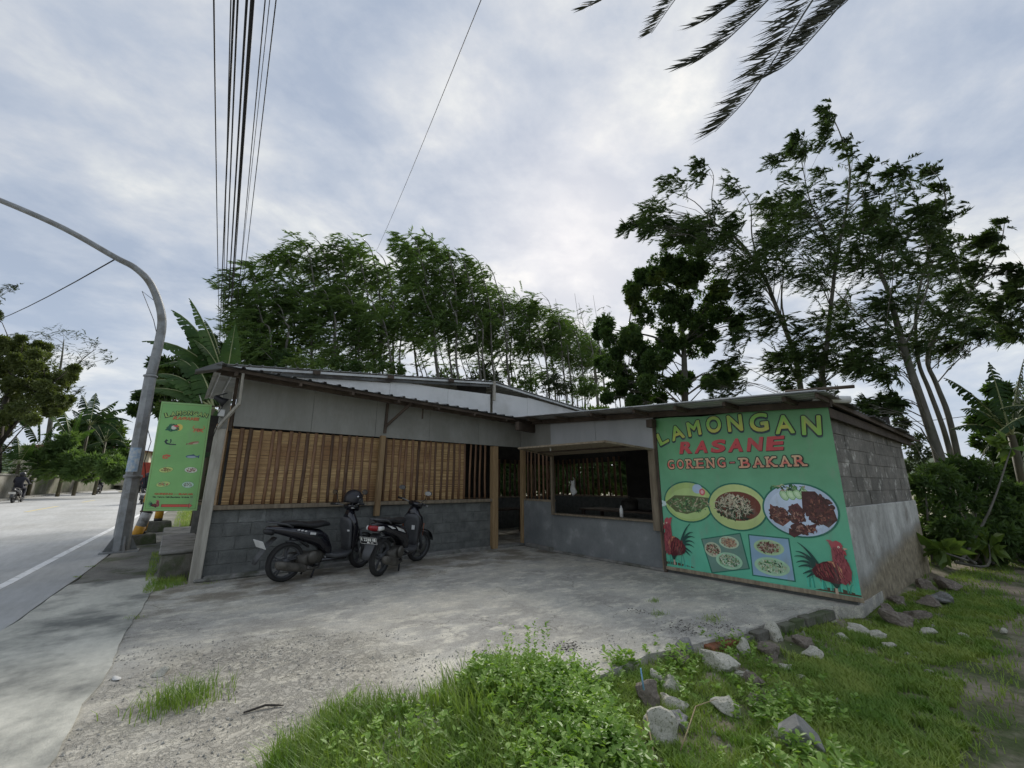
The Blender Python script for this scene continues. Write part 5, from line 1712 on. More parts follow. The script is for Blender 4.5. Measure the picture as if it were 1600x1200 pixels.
# ------------------------------------------------------------------ painted bollards on concrete feet
def bollard(px, py, lab, h, r, bands, lean=(0, 0), foot=None, rz=0.2):
    g = gz(px, py)
    t = thing('bollard', lab, 'bollard', tuple(g), rz, group='striped roadside bollards')
    z = .0 if foot is None else foot[2]
    if foot is not None:
        MB().box((0, 0, foot[2] / 2), foot, taper=.86).build('concrete_foot', M_concd, t, bevel=.02)
    for (hh, m) in bands:
        a = Vector((lean[0] * z, lean[1] * z, z)); b = Vector((lean[0] * (z + hh), lean[1] * (z + hh), z + hh))
        MB().tube([a, b], r, 18, smooth=True).build('painted_band', m, t)
        z += hh
    MB().lathe([(r, 0), (r * .8, .02), (0, .03)], 18, Matrix.Translation((lean[0] * z, lean[1] * z, z))).build('cap', bands[-1][1], t)
    return t


bollard(206, 852, 'leaning yellow and worn white bollard just behind the lamp post', .8, .105, [(.12, M_blk), (.30, M_yel), (.30, M_wband), (.03, M_blk)], lean=(.22, -.05))
bollard(215, 851, 'black and yellow bollard on a concrete foot under the sign, nearest the road lamp', .9, .10, [(.07, M_blk), (.30, M_yel), (.34, M_blk), (.2, M_yel)], lean=(.05, 0), foot=(.62, .45, .24))
bollard(243, 831, 'black and yellow bollard on a concrete foot, partly hidden behind the sign', .9, .10, [(.07, M_blk), (.33, M_yel), (.34, M_blk), (.2, M_yel)], lean=(.02, 0), foot=(.66, .5, .30))

# concrete culvert block at the stall's corner
g = gz(300, 845)
cu_ = thing('culvert_slab', 'pale worn concrete culvert slab left of the stall corner post', 'slab', (0.27, 11.4, 0))
part(MB().box((0.26, 11.4, .395), (.56, 4.9, .05)), 'slab_top', M_conc, .015, parent=cu_)
part(MB().box((.275, 11.4, .14), (.53, 4.86, .44)), 'slab_body', M_concd, .02, parent=cu_)

# ------------------------------------------------------------------ retaining wall along the far side of the road
wpx = [(-220, 812), (-120, 797), (0, 781), (50, 775.5), (90, 772), (130, 769), (160, 767), (190, 764.5), (205, 763.2)]
wtp = [(-220, 733), (-120, 738), (0, 742), (50, 745), (90, 746), (130, 746.5), (160, 747), (190, 747.5), (205, 748)]
M_rwall = pmat('mossy_stone_wall', (0.10, 0.095, 0.07), (0.17, 0.16, 0.125), 1.2, 0.95, 0.8, 8, c3=(0.07, 0.08, 0.04), s3=0.5, lo3=.42, hi3=.62, fine=.2)
M_rwallp = pmat('pale_render_wall', (0.22, 0.21, 0.18), (0.32, 0.31, 0.27), 1.2, 0.95, 0.5, 8, c3=(0.14, 0.13, 0.1), s3=0.7, lo3=.42, hi3=.62, fine=.2)
WB = [gz(*p) for p in wpx]
rw = thing('retaining_wall', 'long low mossy retaining wall along the far side of the road', 'wall', tuple(WB[4]))
WT = []
for p, q in zip(WB, wtp):
    dep = (p - CP) @ fw
    a = at(q[0], q[1], dep)
    WT.append(np.array((p[0], p[1], a[2])))
for i in range(len(WB) - 1):
    m = M_rwallp if i < 3 else M_rwall
    a, b, c_, d_ = WB[i], WB[i + 1], WT[i + 1], WT[i]
    off = np.array((-.45, .05, 0))
    part(MB().add([a - (0, 0, .3), b - (0, 0, .3), c_, d_, a + off - (0, 0, .3), b + off - (0, 0, .3), c_ + off, d_ + off], [(0, 1, 2, 3), (7, 6, 5, 4), (3, 2, 6, 7), (0, 3, 7, 4), (1, 5, 6, 2)]), 'wall_section', m, parent=rw)
    part(MB().bar(d_ + off / 2 + (0, 0, .03), c_ + off / 2 + (0, 0, .03), .6, .1), 'coping', M_conc, parent=rw)
    part(MB().bar(a + (.35, 0, .05), b + (.35, 0, .05), .5, .12), 'gutter_kerb', M_conc, parent=rw)
# raised bank behind the wall
bank = []
bf = []
for k, p in enumerate(WT):
    d_ = np.array((-1.0, .12, 0)); d_ /= np.linalg.norm(d_)
    bank += [tuple(p + d_ * .3 - (0, 0, .1)), tuple(p + d_ * 8 + (0, 0, .6)), tuple(p + d_ * 60 + (0, 0, 1.5)), tuple(p + d_ * 60 + (0, 0, -3))]
for k in range(len(WT) - 1):
    q = k * 4
    bf += [(q, q + 4, q + 5, q + 1), (q + 1, q + 5, q + 6, q + 2), (q + 2, q + 6, q + 7, q + 3)]
M_bank = pmat('overgrown_bank', (0.05, 0.075, 0.02), (0.12, 0.12, 0.055), 0.8, 0.95, 1.0, 4, fine=.3)
tag(MB().add(bank, bf, True).build('bank', M_bank), kind='structure')

# ------------------------------------------------------------------ overhead cables
random.seed(11)
ct = [(336, 352, .011), (363, 356, .009), (368, 351, .016), (374, 358, .014), (388, 360, .018), (396, 364, .022), (399, 366, .012), (417, 372, .009), (424, 370, .006), (434, 375, .009)]
ORD = ['first', 'second', 'third', 'fourth', 'fifth', 'sixth', 'seventh', 'eighth', 'ninth', 'tenth', 'eleventh', 'twelfth', 'thirteenth', 'fourteenth', 'fifteenth', 'sixteenth', 'seventeenth', 'eighteenth', 'nineteenth', 'twentieth', 'twenty-first', 'twenty-second', 'twenty-third', 'twenty-fourth', 'twenty-fifth']
for i, (xt, xb, r) in enumerate(ct):
    d = ray(xt - (xb - xt) * .25, -150)
    P0 = CP + d * (7.6 - CAMH) / d[2]
    hzz = 6.3 + .25 * (i % 3)
    d = ray((xb - 8) + 0.0, 560)
    P1 = CP + d * 30 / (d @ fw)
    pts = []
    for k in range(15):
        t = k / 14
        p = P0 + (P1 - P0) * t
        pts.append(p - np.array((0, 0, .25 * 4 * t * (1 - t) * (.6 + .15 * (i % 4)))))
    # anchor so the sagging cable still meets its own top point
    o = MB().tube(pts, r, 6).build('overhead_cable', M_cable)
    tag(o, 'black overhead cable, %s from the left where the bundle leaves the top of the picture' % ORD[i], 'cable', 'overhead cable bundle')
a = at(800, -120, 6.0); b = at(588, 392, 34)
pts = [a + (b - a) * t - np.array((0, 0, 1.2 * 4 * t * (1 - t) * .25)) for t in np.linspace(0, 1, 14)]
tag(MB().tube(pts, .011, 6).build('overhead_cable', M_cable), 'single black overhead cable crossing the sky above the roof', 'cable')
a = onY(180, 405); b = at(-60, 512, 30)
tag(MB().tube([a + (b - a) * t - np.array((0, 0, .5 * 4 * t * (1 - t))) for t in np.linspace(0, 1, 12)], .014, 6).build('overhead_cable', M_cable), 'black cable from the lamp arm to the far left trees', 'cable')
a = at(1395, 660, 11.5); b = at(1700, 590, 14)
tag(MB().tube([a + (b - a) * t - np.array((0, 0, .35 * 4 * t * (1 - t))) for t in np.linspace(0, 1, 12)], .009, 6).build('overhead_cable', M_cable), 'pale slack wire from the stall roof past the right tree trunks', 'cable')

# utility pole far up the road that carries the bundle
pb = at(352, 760, 42)
up_ = thing('utility_pole', 'concrete utility pole far up the road behind the banana plants', 'pole', (pb[0], pb[1], rise(pb[0], pb[1]) - .1))
part(MB().tube([(pb[0], pb[1], 0), (pb[0], pb[1], 12)], [.16, .1], 10), 'pole_shaft', M_conc, parent=up_)
part(MB().bar((pb[0] - .9, pb[1], 11.3), (pb[0] + .9, pb[1], 11.3), .1, .1), 'crossarm', M_galv, parent=up_)

# cream house on the left bank and red lorry far up the road
hb = at(128, 744, 62)
hs = thing('cream_house', 'cream house glimpsed between the banana plants above the wall', 'house', tuple(hb))
Rz = radians(4)
def hpart(c_, d_, name, m): return part(MB().box((hb[0] + c_[0], hb[1] + c_[1], hb[2] + c_[2]), d_), name, m, parent=hs)
M_cream = pmat('cream_render', (0.50, 0.45, 0.33), (0.58, 0.53, 0.40), 1, 0.85)
M_tile = pmat('old_roof_tiles', (0.16, 0.08, 0.05), (0.24, 0.13, 0.08), 3, 0.85, 0.5, 8)
hpart((0, 4, 1.2), (14, 8, 5), 'house_wall', M_cream)
part(MB().prism([(-8, 0), (8, 0), (0, 1.2)], -5, 5, Matrix.Translation((hb[0], hb[1] + 4, hb[2] + 3.7)) @ Matrix.Rotation(pi / 2, 4, 'X')), 'roof', M_tile, parent=hs)
for x in (-4.5, -1.5, 1.5, 4.5):
    w_ = hpart((x, -.02, 2.2), (1.4, .12, 1.6), 'window', M_white)
    MB().box((hb[0] + x, hb[1] - .09, hb[2] + 2.2), (1.2, .04, 1.4)).build('pane', M_greyp, w_, world=True)
lg = gz(231, 770)
lr = thing('lorry', 'red box lorry far up the road, seen between lamp post and sign', 'lorry', tuple(lg), hd)
M_red = pmat('red_lorry_paint', (0.35, 0.05, 0.03), (0.42, 0.07, 0.04), 2, 0.5)
MB().box((2.2, 0, 2.0), (4.2, 2.2, 2.4)).build('cargo_box', M_red, lr, bevel=.04)
MB().loft([((4.5, 0, 1.5), (0, 1.0, 0), (0, 0, .95), 6), ((5.6, 0, 1.5), (0, 1.0, 0), (0, 0, .95), 6), ((6.1, 0, 1.1), (0, .95, 0), (0, 0, .55), 6)], 16, smooth=False).build('cab', M_red, lr)
MB().box((.06, 0, .7), (.08, 2.0, .2)).build('bumper', M_blk, lr)
for s in (-1, 1): MB().box((.03, .85 * s, 1.0), (.06, .2, .16)).build('tail_light', M_redl, lr)
for x in (1.2, 5.2):
    for s in (-1, 1): MB().lathe([(0, -.14), (.3, -.14), (.46, -.12), (.48, 0), (.46, .12), (.3, .14), (0, .14)], 20, Matrix.Translation((x, .95 * s, .48)) @ Matrix.Rotation(pi / 2, 4, 'X')).build('wheel', M_rubber, lr)

# ------------------------------------------------------------------ trees
def polyline_len(P):
    return np.concatenate([[0], np.cumsum(np.linalg.norm(np.diff(P, axis=0), axis=1))])


def sprays(centres, radii, nsp, nleaf, ll, lw, wind=0.8, droop=.15, slen=0.9, rnd=.45, ups=0.0):
    """wind-combed feathery foliage: sprays of narrow leaflets around puff centres"""
    Ps = []; Ds = []; Ls = []
    for c, r, k in zip(centres, radii, nsp):
        st = c + rng.normal(size=(k, 3)) * r * np.array((.55, .55, .46))
        d = unit(WIND * wind + rng.normal(size=(k, 3)) * rnd + np.array((0, 0, -droop + ups)))
        Lg = r * slen * rng.uniform(.6, 1.2, size=k)
        t = np.linspace(0.02, 1, nleaf)[None, :, None]
        sag = np.zeros((k, nleaf, 3)); sag[:, :, 2] = -(np.linspace(0, 1, nleaf) ** 2)[None, :] * .25 * Lg[:, None]
        p = st[:, None, :] + d[:, None, :] * (t * Lg[:, None, None]) + sag
        side = unit(np.cross(d, rng.normal(size=(k, 3)) * .4 + np.array((0, 0, 1.0))))
        sg_ = np.where(np.arange(nleaf) % 2 == 0, 1, -1)[None, :, None]
        dl = unit(d[:, None, :] * .9 + side[:, None, :] * sg_ * .42 + WIND * .7 + rng.normal(size=(k, nleaf, 3)) * .22)
        Ps.append(p.reshape(-1, 3)); Ds.append(dl.reshape(-1, 3))
    P = np.concatenate(Ps); D = np.concatenate(Ds)
    n = len(P)
    up_ = np.tile(np.array((0, 0, 1.0)), (n, 1)) + rng.normal(size=(n, 3)) * .5
    return leaf_quads(P, D, rng.uniform(.65, 1.25, n) * ll, rng.uniform(.7, 1.2, n) * lw, roll=up_)


def broad(centres, radii, nl, ll, lw, droop=.3):
    Ps = []; Ds = []
    for c, r, k in zip(centres, radii, nl):
        # leaf clusters: small rosettes on the puff
        kc = max(1, k // 7)
        cc = unit(rng.normal(size=(kc, 3))) * (r * rng.uniform(.35, 1.0, size=(kc, 1)) ** .6) * np.array((1, 1, .85)) + c
        base = np.repeat(cc, 7, 0)
        out = unit(base - c)
        Ps.append(base + rng.normal(size=base.shape) * .03 * r)
        Ds.append(unit(out * .5 + rng.normal(size=base.shape) * .7 + WIND * .35 + np.array((0, 0, -droop))))
    P = np.concatenate(Ps); D = np.concatenate(Ds)
    n = len(P)
    return leaf_quads(P, D, rng.uniform(.7, 1.25, n) * ll, rng.uniform(.75, 1.2, n) * lw)


def tree(name, label, cat, stems, puffs, leafm, barkm, group=None, kind='spray', nsp=9, nleaf=16, ll=.17, lw=.042, droop=.12, dens=1.0, wind=.8, branch_r=.02, slen=.95, nb=1.0, ups=0.0):
    """stems: list of ([(x,y,z)...], r0, r1) ; puffs: (centre, radius)"""
    base = stems[0][0][0]
    t = thing(name, label, cat, tuple(base), group=group)
    mb = MB()
    allp = []
    for P, r0, r1 in stems:
        S_ = spline(P, 4)
        n = len(S_)
        mb.tube(S_, [r0 + (r1 - r0) * i / (n - 1) for i in range(n)], 8, cap=True)
        for i, p in enumerate(S_):
            allp.append((p, r0 + (r1 - r0) * i / (n - 1)))
    AP = np.array([p for p, _ in allp]); AR = np.array([r for _, r in allp])
    for c, r in puffs:
        if rng.random() > nb: continue
        # join the puff to a stem point below it
        d = AP - c
        dist = np.linalg.norm(d, axis=1) + np.where(d[:, 2] > -.3 * np.linalg.norm(d[:, :2], axis=1), 2.5, 0) + 8 * np.maximum(0, d[:, 2])
        i = int(np.argmin(dist))
        a = AP[i]
        L_ = np.linalg.norm(c - a)
        if L_ < .05: continue
        m1 = a + (c - a) * .4 + np.array((0, 0, .12 * L_)) - WIND * .06 * L_
        m2 = a + (c - a) * .75 + np.array((0, 0, .10 * L_)) - WIND * .05 * L_
        rr_ = min(AR[i] * .55, branch_r * (1 + .25 * L_))
        mb.tube([a, m1, m2, c], [rr_, rr_ * .7, rr_ * .45, rr_ * .2], 4, cap=False)
        for q in range(3):
            e = c + rng.normal(size=3) * r * .5 + WIND * r * .3
            mb.tube([m2, (m2 + e) / 2 + np.array((0, 0, .05)), e], [rr_ * .4, rr_ * .25, rr_ * .12], 3, cap=False)
    mb.build('trunk', barkm, t, world=True)
    C_ = np.array([c for c, _ in puffs]); R_ = np.array([r for _, r in puffs])
    k = np.maximum(2, (nsp * dens * rng.uniform(.75, 1.25, len(R_))).astype(int))
    if kind == 'spray':
        V, F = sprays(C_, R_, k, nleaf, ll, lw, droop=droop, wind=wind, slen=slen, ups=ups)
    else:
        V, F = broad(C_, R_, k * nleaf, ll, lw, droop)
    np_mesh('crown', V, F, leafm, t)
    return t


def pst(pix, dep):
    """stem from pixels at a depth (pixels may carry their own depth)"""
    return [at(p[0], p[1], p[2] if len(p) > 2 else dep) for p in pix]


def rpuff(px, py, r, dep, jit=1.2):
    dd = dep + rng.normal() * jit
    return at(px, py, dd), r / 674 * dd * 1.05


right_puffs = [(995, 350, 10), (1010, 343, 12), (1029, 320, 20), (1048, 283, 14), (1067, 288, 18), (1093, 258, 9), (1097, 277, 13), (1048, 347, 14), (1080, 352, 20), (1061, 370, 14), (1101, 347, 16), (1125, 330, 15),
               (1144, 283, 12), (1157, 301, 15), (1152, 347, 16), (1109, 373, 20), (1130, 381, 20), (1147, 413, 24), (1173, 413, 22), (1163, 453, 20), (1195, 390, 24), (1221, 363, 24), (1200, 312, 15), (1213, 325, 20),
               (1240, 320, 22), (1253, 309, 16), (1240, 277, 16), (1211, 250, 13), (1227, 245, 11), (1245, 227, 11), (1248, 216, 9), (1259, 240, 9), (1292, 171, 9), (1297, 186, 10), (1297, 205, 11), (1290, 224, 12), (1321, 224, 10),
               (1332, 240, 11), (1359, 261, 11), (1241, 232, 9), (1284, 272, 15), (1247, 299, 20), (1300, 299, 20), (1343, 288, 14), (1273, 331, 26), (1327, 331, 22), (1370, 299, 14), (1391, 272, 11), (1417, 267, 17), (1423, 299, 20),
               (1439, 331, 18), (1452, 268, 9), (1463, 267, 9), (1473, 291, 10), (1473, 320, 14), (1465, 347, 13), (1479, 373, 15), (1380, 331, 18), (1407, 352, 22), (1353, 363, 26), (1289, 368, 26), (1241, 373, 22), (1492, 405, 16),
               (1524, 421, 14), (1535, 379, 11), (1556, 368, 9), (1570, 347, 8), (1578, 421, 8), (1588, 464, 9), (1460, 405, 24), (1412, 405, 26), (1364, 411, 28), (1305, 411, 28), (1263, 421, 24), (1222, 416, 20), (1508, 459, 18),
               (1551, 470, 14), (1530, 507, 18), (1487, 480, 26), (1433, 470, 28), (1380, 480, 26), (1327, 470, 24), (1466, 523, 24), (1412, 523, 24), (1498, 544, 16), (1359, 528, 22), (1316, 512, 20), (1284, 539, 20), (1263, 507, 18),
               (1247, 544, 16), (1360, 560, 16), (1385, 575, 14), (1330, 575, 12), (1300, 560, 16), (1270, 570, 14), (1200, 500, 14), (1170, 520, 14), (1215, 560, 14), (1190, 470, 16), (1150, 560, 12), (1120, 600, 12), (1160, 600, 12),
               (1365, 628, 12), (1395, 622, 10), (1350, 640, 9), (1590, 520, 10), (1565, 500, 12), (1600, 430, 10), (1610, 480, 14), (1290, 600, 10), (1240, 580, 10)]
tr = [
    dict(lab='wind-blown feathery tree behind the wing roof, its crown reaching farthest left over the sky', dep=15.5,
         stems=[([(1252, 640), (1250, 600), (1240, 550), (1213, 480), (1190, 425), (1150, 372), (1118, 350), (1106, 330)], .14, .03), ([(1118, 352), (1112, 310), (1115, 275), (1104, 256)], .03, .008), ([(1190, 425), (1175, 370), (1172, 320), (1148, 284)], .05, .01),
                ([(1240, 550), (1222, 480), (1225, 420), (1232, 340), (1215, 290)], .05, .01), ([(1118, 350), (1085, 315), (1050, 300)], .03, .01)], x=(0, 1232)),
    dict(lab='slender wind-bent feathery tree with the tallest tip, right of the wing roof peak', dep=13.5,
         stems=[([(1288, 640), (1286, 600), (1290, 560), (1298, 480), (1308, 400), (1322, 330), (1328, 265), (1315, 215), (1296, 172)], .12, .012), ([(1308, 400), (1280, 350), (1262, 300), (1250, 235)], .045, .01), ([(1322, 330), (1350, 300), (1358, 262)], .03, .008)], x=(1232, 1345)),
    dict(lab='stout leaning feathery tree with pale trunk right of the stall gable', dep=10.8,
         stems=[([(1484, 770), (1475, 740), (1460, 690), (1437, 620), (1417, 560), (1400, 500), (1388, 455), (1374, 425)], .165, .055), ([(1374, 425), (1385, 370), (1400, 320), (1392, 272)], .035, .008), ([(1374, 425), (1350, 380), (1350, 320), (1345, 285)], .035, .008),
                ([(1417, 560), (1380, 530), (1330, 480), (1290, 440)], .035, .01), ([(1412, 545), (1440, 480), (1452, 420), (1440, 340), (1420, 275)], .035, .008)], x=(1345, 1440)),
    dict(lab='twin-stemmed feathery tree rightmost behind the leaning trunk, arching branches to the right', dep=11.8,
         stems=[([(1500, 770), (1490, 730), (1474, 670), (1452, 610), (1434, 560), (1432, 480), (1450, 400), (1478, 330), (1470, 285), (1455, 265)], .095, .008), ([(1508, 770), (1500, 730), (1482, 650), (1463, 600), (1449, 556), (1480, 490), (1530, 440), (1562, 385), (1570, 345)], .11, .008),
                ([(1463, 600), (1500, 560), (1560, 520), (1600, 470), (1612, 430)], .022, .006), ([(1480, 490), (1500, 440), (1490, 380)], .022, .006)], x=(1440, 2000)),
]
for T_ in tr:
    pf = [rpuff(x, y, r, T_['dep'], .7) for x, y, r in right_puffs if T_['x'][0] <= x < T_['x'][1]]
    pf += [rpuff(x + rng.uniform(-22, 22), y + rng.uniform(-4, 26), r * .9, T_['dep'], 1.2) for x, y, r in right_puffs for _ in range(2 if y > 310 else 0) if T_['x'][0] <= x < T_['x'][1]]
    st = []
    for P, r0, r1 in T_['stems']:
        pts_ = pst(P, T_['dep'])
        off = rng.normal() * .5
        for i in range(len(pts_)):
            f_ = i / len(pts_)
            pts_[i] = pts_[i] + (pts_[i] - CP) / T_['dep'] * off * f_ * (0 if st == [] else 1)
        if not st: pts_[0] = np.array((pts_[0][0], pts_[0][1], -.2))
        st.append((pts_, r0, r1))
    tree('feathery_tree', T_['lab'], 'tree', [(q, a_ * .8, b_ * .8) for q, a_, b_ in st], pf, M_leaf_t, M_bark, group='tall wind-blown trees right of the stall', nsp=27, nleaf=20, ll=.19, lw=.036, branch_r=.011, dens=1.0, slen=1.15)

# the dark broadleaf tree in the middle
dep = 17
mp_ = [(1040, 415, 34), (1075, 405, 28), (1010, 450, 30), (1055, 455, 40), (1100, 440, 36), (1030, 490, 36), (1080, 500, 38), (1115, 480, 26), (1000, 478, 18), (945, 508, 20), (960, 535, 22), (985, 520, 20), (1000, 545, 26), (955, 575, 22), (985, 590, 26), (1020, 560, 28),
       (1045, 540, 24), (1090, 545, 22), (1020, 600, 26), (960, 610, 18), (1060, 600, 20), (1100, 515, 22), (1125, 450, 18), (1000, 620, 20), (1055, 425, 24), (1005, 430, 16), (1150, 505, 10), (1110, 600, 14), (1140, 585, 12)]
tree('broadleaf_tree', 'dense dark broadleaf tree with yellowish top between the grove and the feathery trees', 'tree',
     [(pst([(1072, 680), (1070, 620), (1069, 560), (1066, 520), (1060, 460), (1050, 420)], dep), .16, .04), (pst([(1069, 560), (1030, 530), (990, 520), (955, 515)], dep), .06, .02), (pst([(1066, 540), (1090, 500), (1110, 470)], dep), .06, .02), (pst([(1070, 600), (1020, 590), (980, 585)], dep), .04, .02)],
     [rpuff(x, y, r * .85, dep, .5) for x, y, r in mp_] + [rpuff(x + rng.uniform(-1, 1) * r, y + rng.uniform(-.9, .9) * r, r * rng.uniform(.3, .5), dep, .9) for x, y, r in mp_ for _ in range(3)], M_leaf_b, M_bark, kind='broad', nsp=50, nleaf=13, ll=.18, lw=.075)

# grove behind the roof
random.seed(4)
grove = [(388, 425, 17), (412, 405, 18), (440, 392, 19), (470, 378, 19), (492, 370, 20), (520, 378, 20), (545, 366, 21), (568, 372, 22), (590, 392, 22), (612, 410, 23), (640, 364, 21), (664, 362, 22), (688, 374, 22), (712, 386, 23), (738, 396, 24), (760, 412, 25),
         (780, 440, 27), (803, 452, 28), (826, 462, 30), (848, 458, 28), (868, 478, 30), (888, 490, 32), (905, 500, 34), (925, 522, 36), (940, 540, 36)]
row2 = [(395, 470, 16.5), (430, 470, 17), (460, 450, 18), (500, 445, 18), (535, 440, 18.5), (570, 450, 19), (605, 470, 20), (650, 440, 20), (690, 445, 21), (730, 460, 23), (770, 480, 25), (815, 500, 27), (860, 520, 29), (900, 545, 31)]
for gi, (x, y, dp) in enumerate(grove + row2):
    second = gi >= len(grove)
    bx = x + random.uniform(22, 48) - (10 if x < 500 else 0)
    by = 690
    P = [(bx + 8, by), (bx, 620), (bx - 6, 560), (x + 14 + (bx - x) * .35, (y + 560) / 2), (x + 16, y + 34), (x + 9, y + 12), (x - 2, y + 1)]
    st3 = pst(P, dp)
    st3[0] = np.array((st3[0][0], st3[0][1], 0))
    r0 = .06 + .02 * random.random()
    pf = []
    dense = x < 600
    nlev = (10 if dense else 13) if not second else (8 if dense else 11)
    for k in range(nlev):
        t = k / (nlev - 1)
        yy_ = y + 10 + (560 - y) * (t ** 1.15) * (1.0 if dense else .78)
        xx_ = x + 16 * t ** .7 + (bx - x) * .5 * t + random.uniform(-26, 12) * (.5 + .6 * t) - 4
        rr = random.uniform(11, 19) * (22 / dp) ** .6 * (1.15 if dense else .95)
        if not dense and t > .62 and random.random() < .2: continue
        pf.append(rpuff(xx_, yy_, rr, dp, .6))
    for q in range(2 if x < 470 else 4):
        pf.append(rpuff(x + random.uniform(-18, 14), y + random.uniform(20, 90), random.uniform(12, 17) * 20 / dp, dp, .6))
    tree('grove_tree', ('slender grove tree whose tip is %s from the left along the skyline above the roof' % ORD[gi]) if not second else 'lower slender tree inside the feathery grove behind the stall roof', 'tree', [(st3, r0, .012)], pf, M_leaf_a, M_bark, group='grove of slender trees behind the roof',
         nsp=17, nleaf=16, ll=.28, lw=.062, branch_r=.009, dens=1.0 if dense else .9, slen=1.35)
# bare slender stems and low brush between the grove trunks
random.seed(6)
for k in range(22):
    x = 640 + k * 14 + random.uniform(-6, 6)
    dp = 24 + (x - 640) / 300 * 12
    P = pst([(x + 30, 690), (x + 22, 620), (x + 8, 560), (x - 4, 510), (x - 12, 470 + random.uniform(-15, 25))], dp)
    P[0][2] = 0
    pf = [rpuff(x + random.uniform(-22, 12), yy_, random.uniform(6, 9), dp, .5) for yy_ in (485, 500, 520, 545, 570, 590, 612)]
    tree('sapling', 'thin pale stem of the sparse young trees at the grove edge', 'tree', [(P, .045, .01)], pf, M_leaf_d if k % 2 else M_leaf_a, M_bark, group='thin saplings at the grove edge', nsp=7, nleaf=8, ll=.24, lw=.06, branch_r=.012)
def bush(name, label, pl, dep, mat_, n=26, ll=.2, lw=.08, jit=.4, kind='broad', nleaf=13, cat='bush', group=None, base=None, bark=None, **kw):
    pf = [rpuff(x, y, r, dep, jit) for x, y, r in pl]
    cx = sum(p[0] for p in pl) / len(pl); yb = base or max(p[1] + p[2] for p in pl)
    b = at(cx, yb, dep)
    st = []
    for c, r in pf[:6]:
        st.append(([b + rng.normal(size=3) * (.15, .15, 0), b * .5 + c * .5 + rng.normal(size=3) * .1, c], .03, .008))
    return tree(name, label, cat, st, pf, mat_, bark or M_bark, group=group, kind=kind, nsp=n, nleaf=nleaf, ll=ll, lw=lw, branch_r=.012, **kw)


bush('bamboo_clump', 'pale green feathery clump just above the roof left of centre', [(460, 565, 12), (475, 560, 14), (492, 566, 12), (505, 572, 10), (484, 572, 12)], 14, M_leaf_c, n=26, kind='spray', ll=.16, lw=.03, base=640)
bush('understory_bush', 'dark bushes at the left foot of the grove behind the roof', [(400, 565, 12), (420, 555, 12), (440, 560, 14), (395, 530, 16), (430, 575, 10), (530, 570, 12), (555, 575, 12), (590, 572, 14), (620, 578, 12)], 16, M_leaf_b, n=20, base=640)
for i, (x, y) in enumerate(((700, 590), (760, 585), (820, 595), (870, 600), (915, 605))):
    bush('understory_bush', ['low green bush under the grove above the left half of the gable', 'low green bush under the grove above the gable peak', 'low green bush under the grove right of the gable peak', 'low bush by the thin saplings', 'low bush at the right end of the grove'][i],
         [(x + dx, y + dy, 11) for dx, dy in ((-14, 4), (0, -6), (14, 6), (4, 8))], 26, M_leaf_d if i % 2 else M_leaf_a, n=14, ll=.3, lw=.09, base=660, group='bushes under the grove')

# ------------------------------------------------------------------ banana plants
def banana_leaf(parent, base, mid, tip, w, m, torn=.5, nseg=18, hang=.55, seed=0):
    rr = random.Random(seed)
    base, mid, tip = map(np.array, (base, mid, tip))
    vs = []; fs = []; ribs = []
    ts = np.linspace(0, 1, nseg + 1)
    def pos(t): return (1 - t) ** 2 * base + 2 * t * (1 - t) * mid + t * t * tip
    def tan(t): return unit((2 * (1 - t) * (mid - base) + 2 * t * (tip - mid))[None])[0]
    for i in range(nseg):
        t0, t1 = ts[i], ts[i + 1]
        if t0 < .10: continue
        p0, p1 = pos(t0), pos(t1)
        d = tan((t0 + t1) / 2)
        side = np.cross(d, (0, 0, 1.0)); side /= max(1e-6, np.linalg.norm(side))
        for s in (-1, 1):
            ww = w * sin(pi * min(1, .12 + .86 * ((t0 + t1) / 2)) ** .8) * rr.uniform(.85, 1.05)
            hg = hang + rr.uniform(-.2, .35) * torn
            gap = .5 * torn if rr.random() < torn else 0
            o1 = unit((side * s * cos(hg) + np.array((0, 0, -sin(hg))) + d * .35 + WIND * .15)[None])[0]
            k0 = len(vs)
            q0 = p0 + (p1 - p0) * .02; q1 = p1 - (p1 - p0) * .02
            sh = rr.uniform(-.04, .04) * torn
            o2 = o1 + np.array((0, 0, -.35 * torn - .12))
            m0 = q0 + o1 * ww * .55; m1 = q1 + o1 * ww * .55 - (p1 - p0) * gap * .35
            e0 = m0 + unit(o2[None])[0] * ww * .45 + sh * d; e1 = m1 + unit(o2[None])[0] * ww * .42 - (p1 - p0) * gap * .4 + sh * d
            vs += [q0, q1, m0, m1, e0, e1]
            fs += [(k0, k0 + 1, k0 + 3, k0 + 2), (k0 + 2, k0 + 3, k0 + 5, k0 + 4)]
    o = np_mesh('leaf', np.array(vs), np.array(fs), m, parent, smooth=False)
    MB().tube([pos(t) for t in np.linspace(0, .97, 9)], [.028, .026, .023, .02, .017, .014, .011, .008, .005], 5).build('midrib', M_rib, o, world=True)
    return o


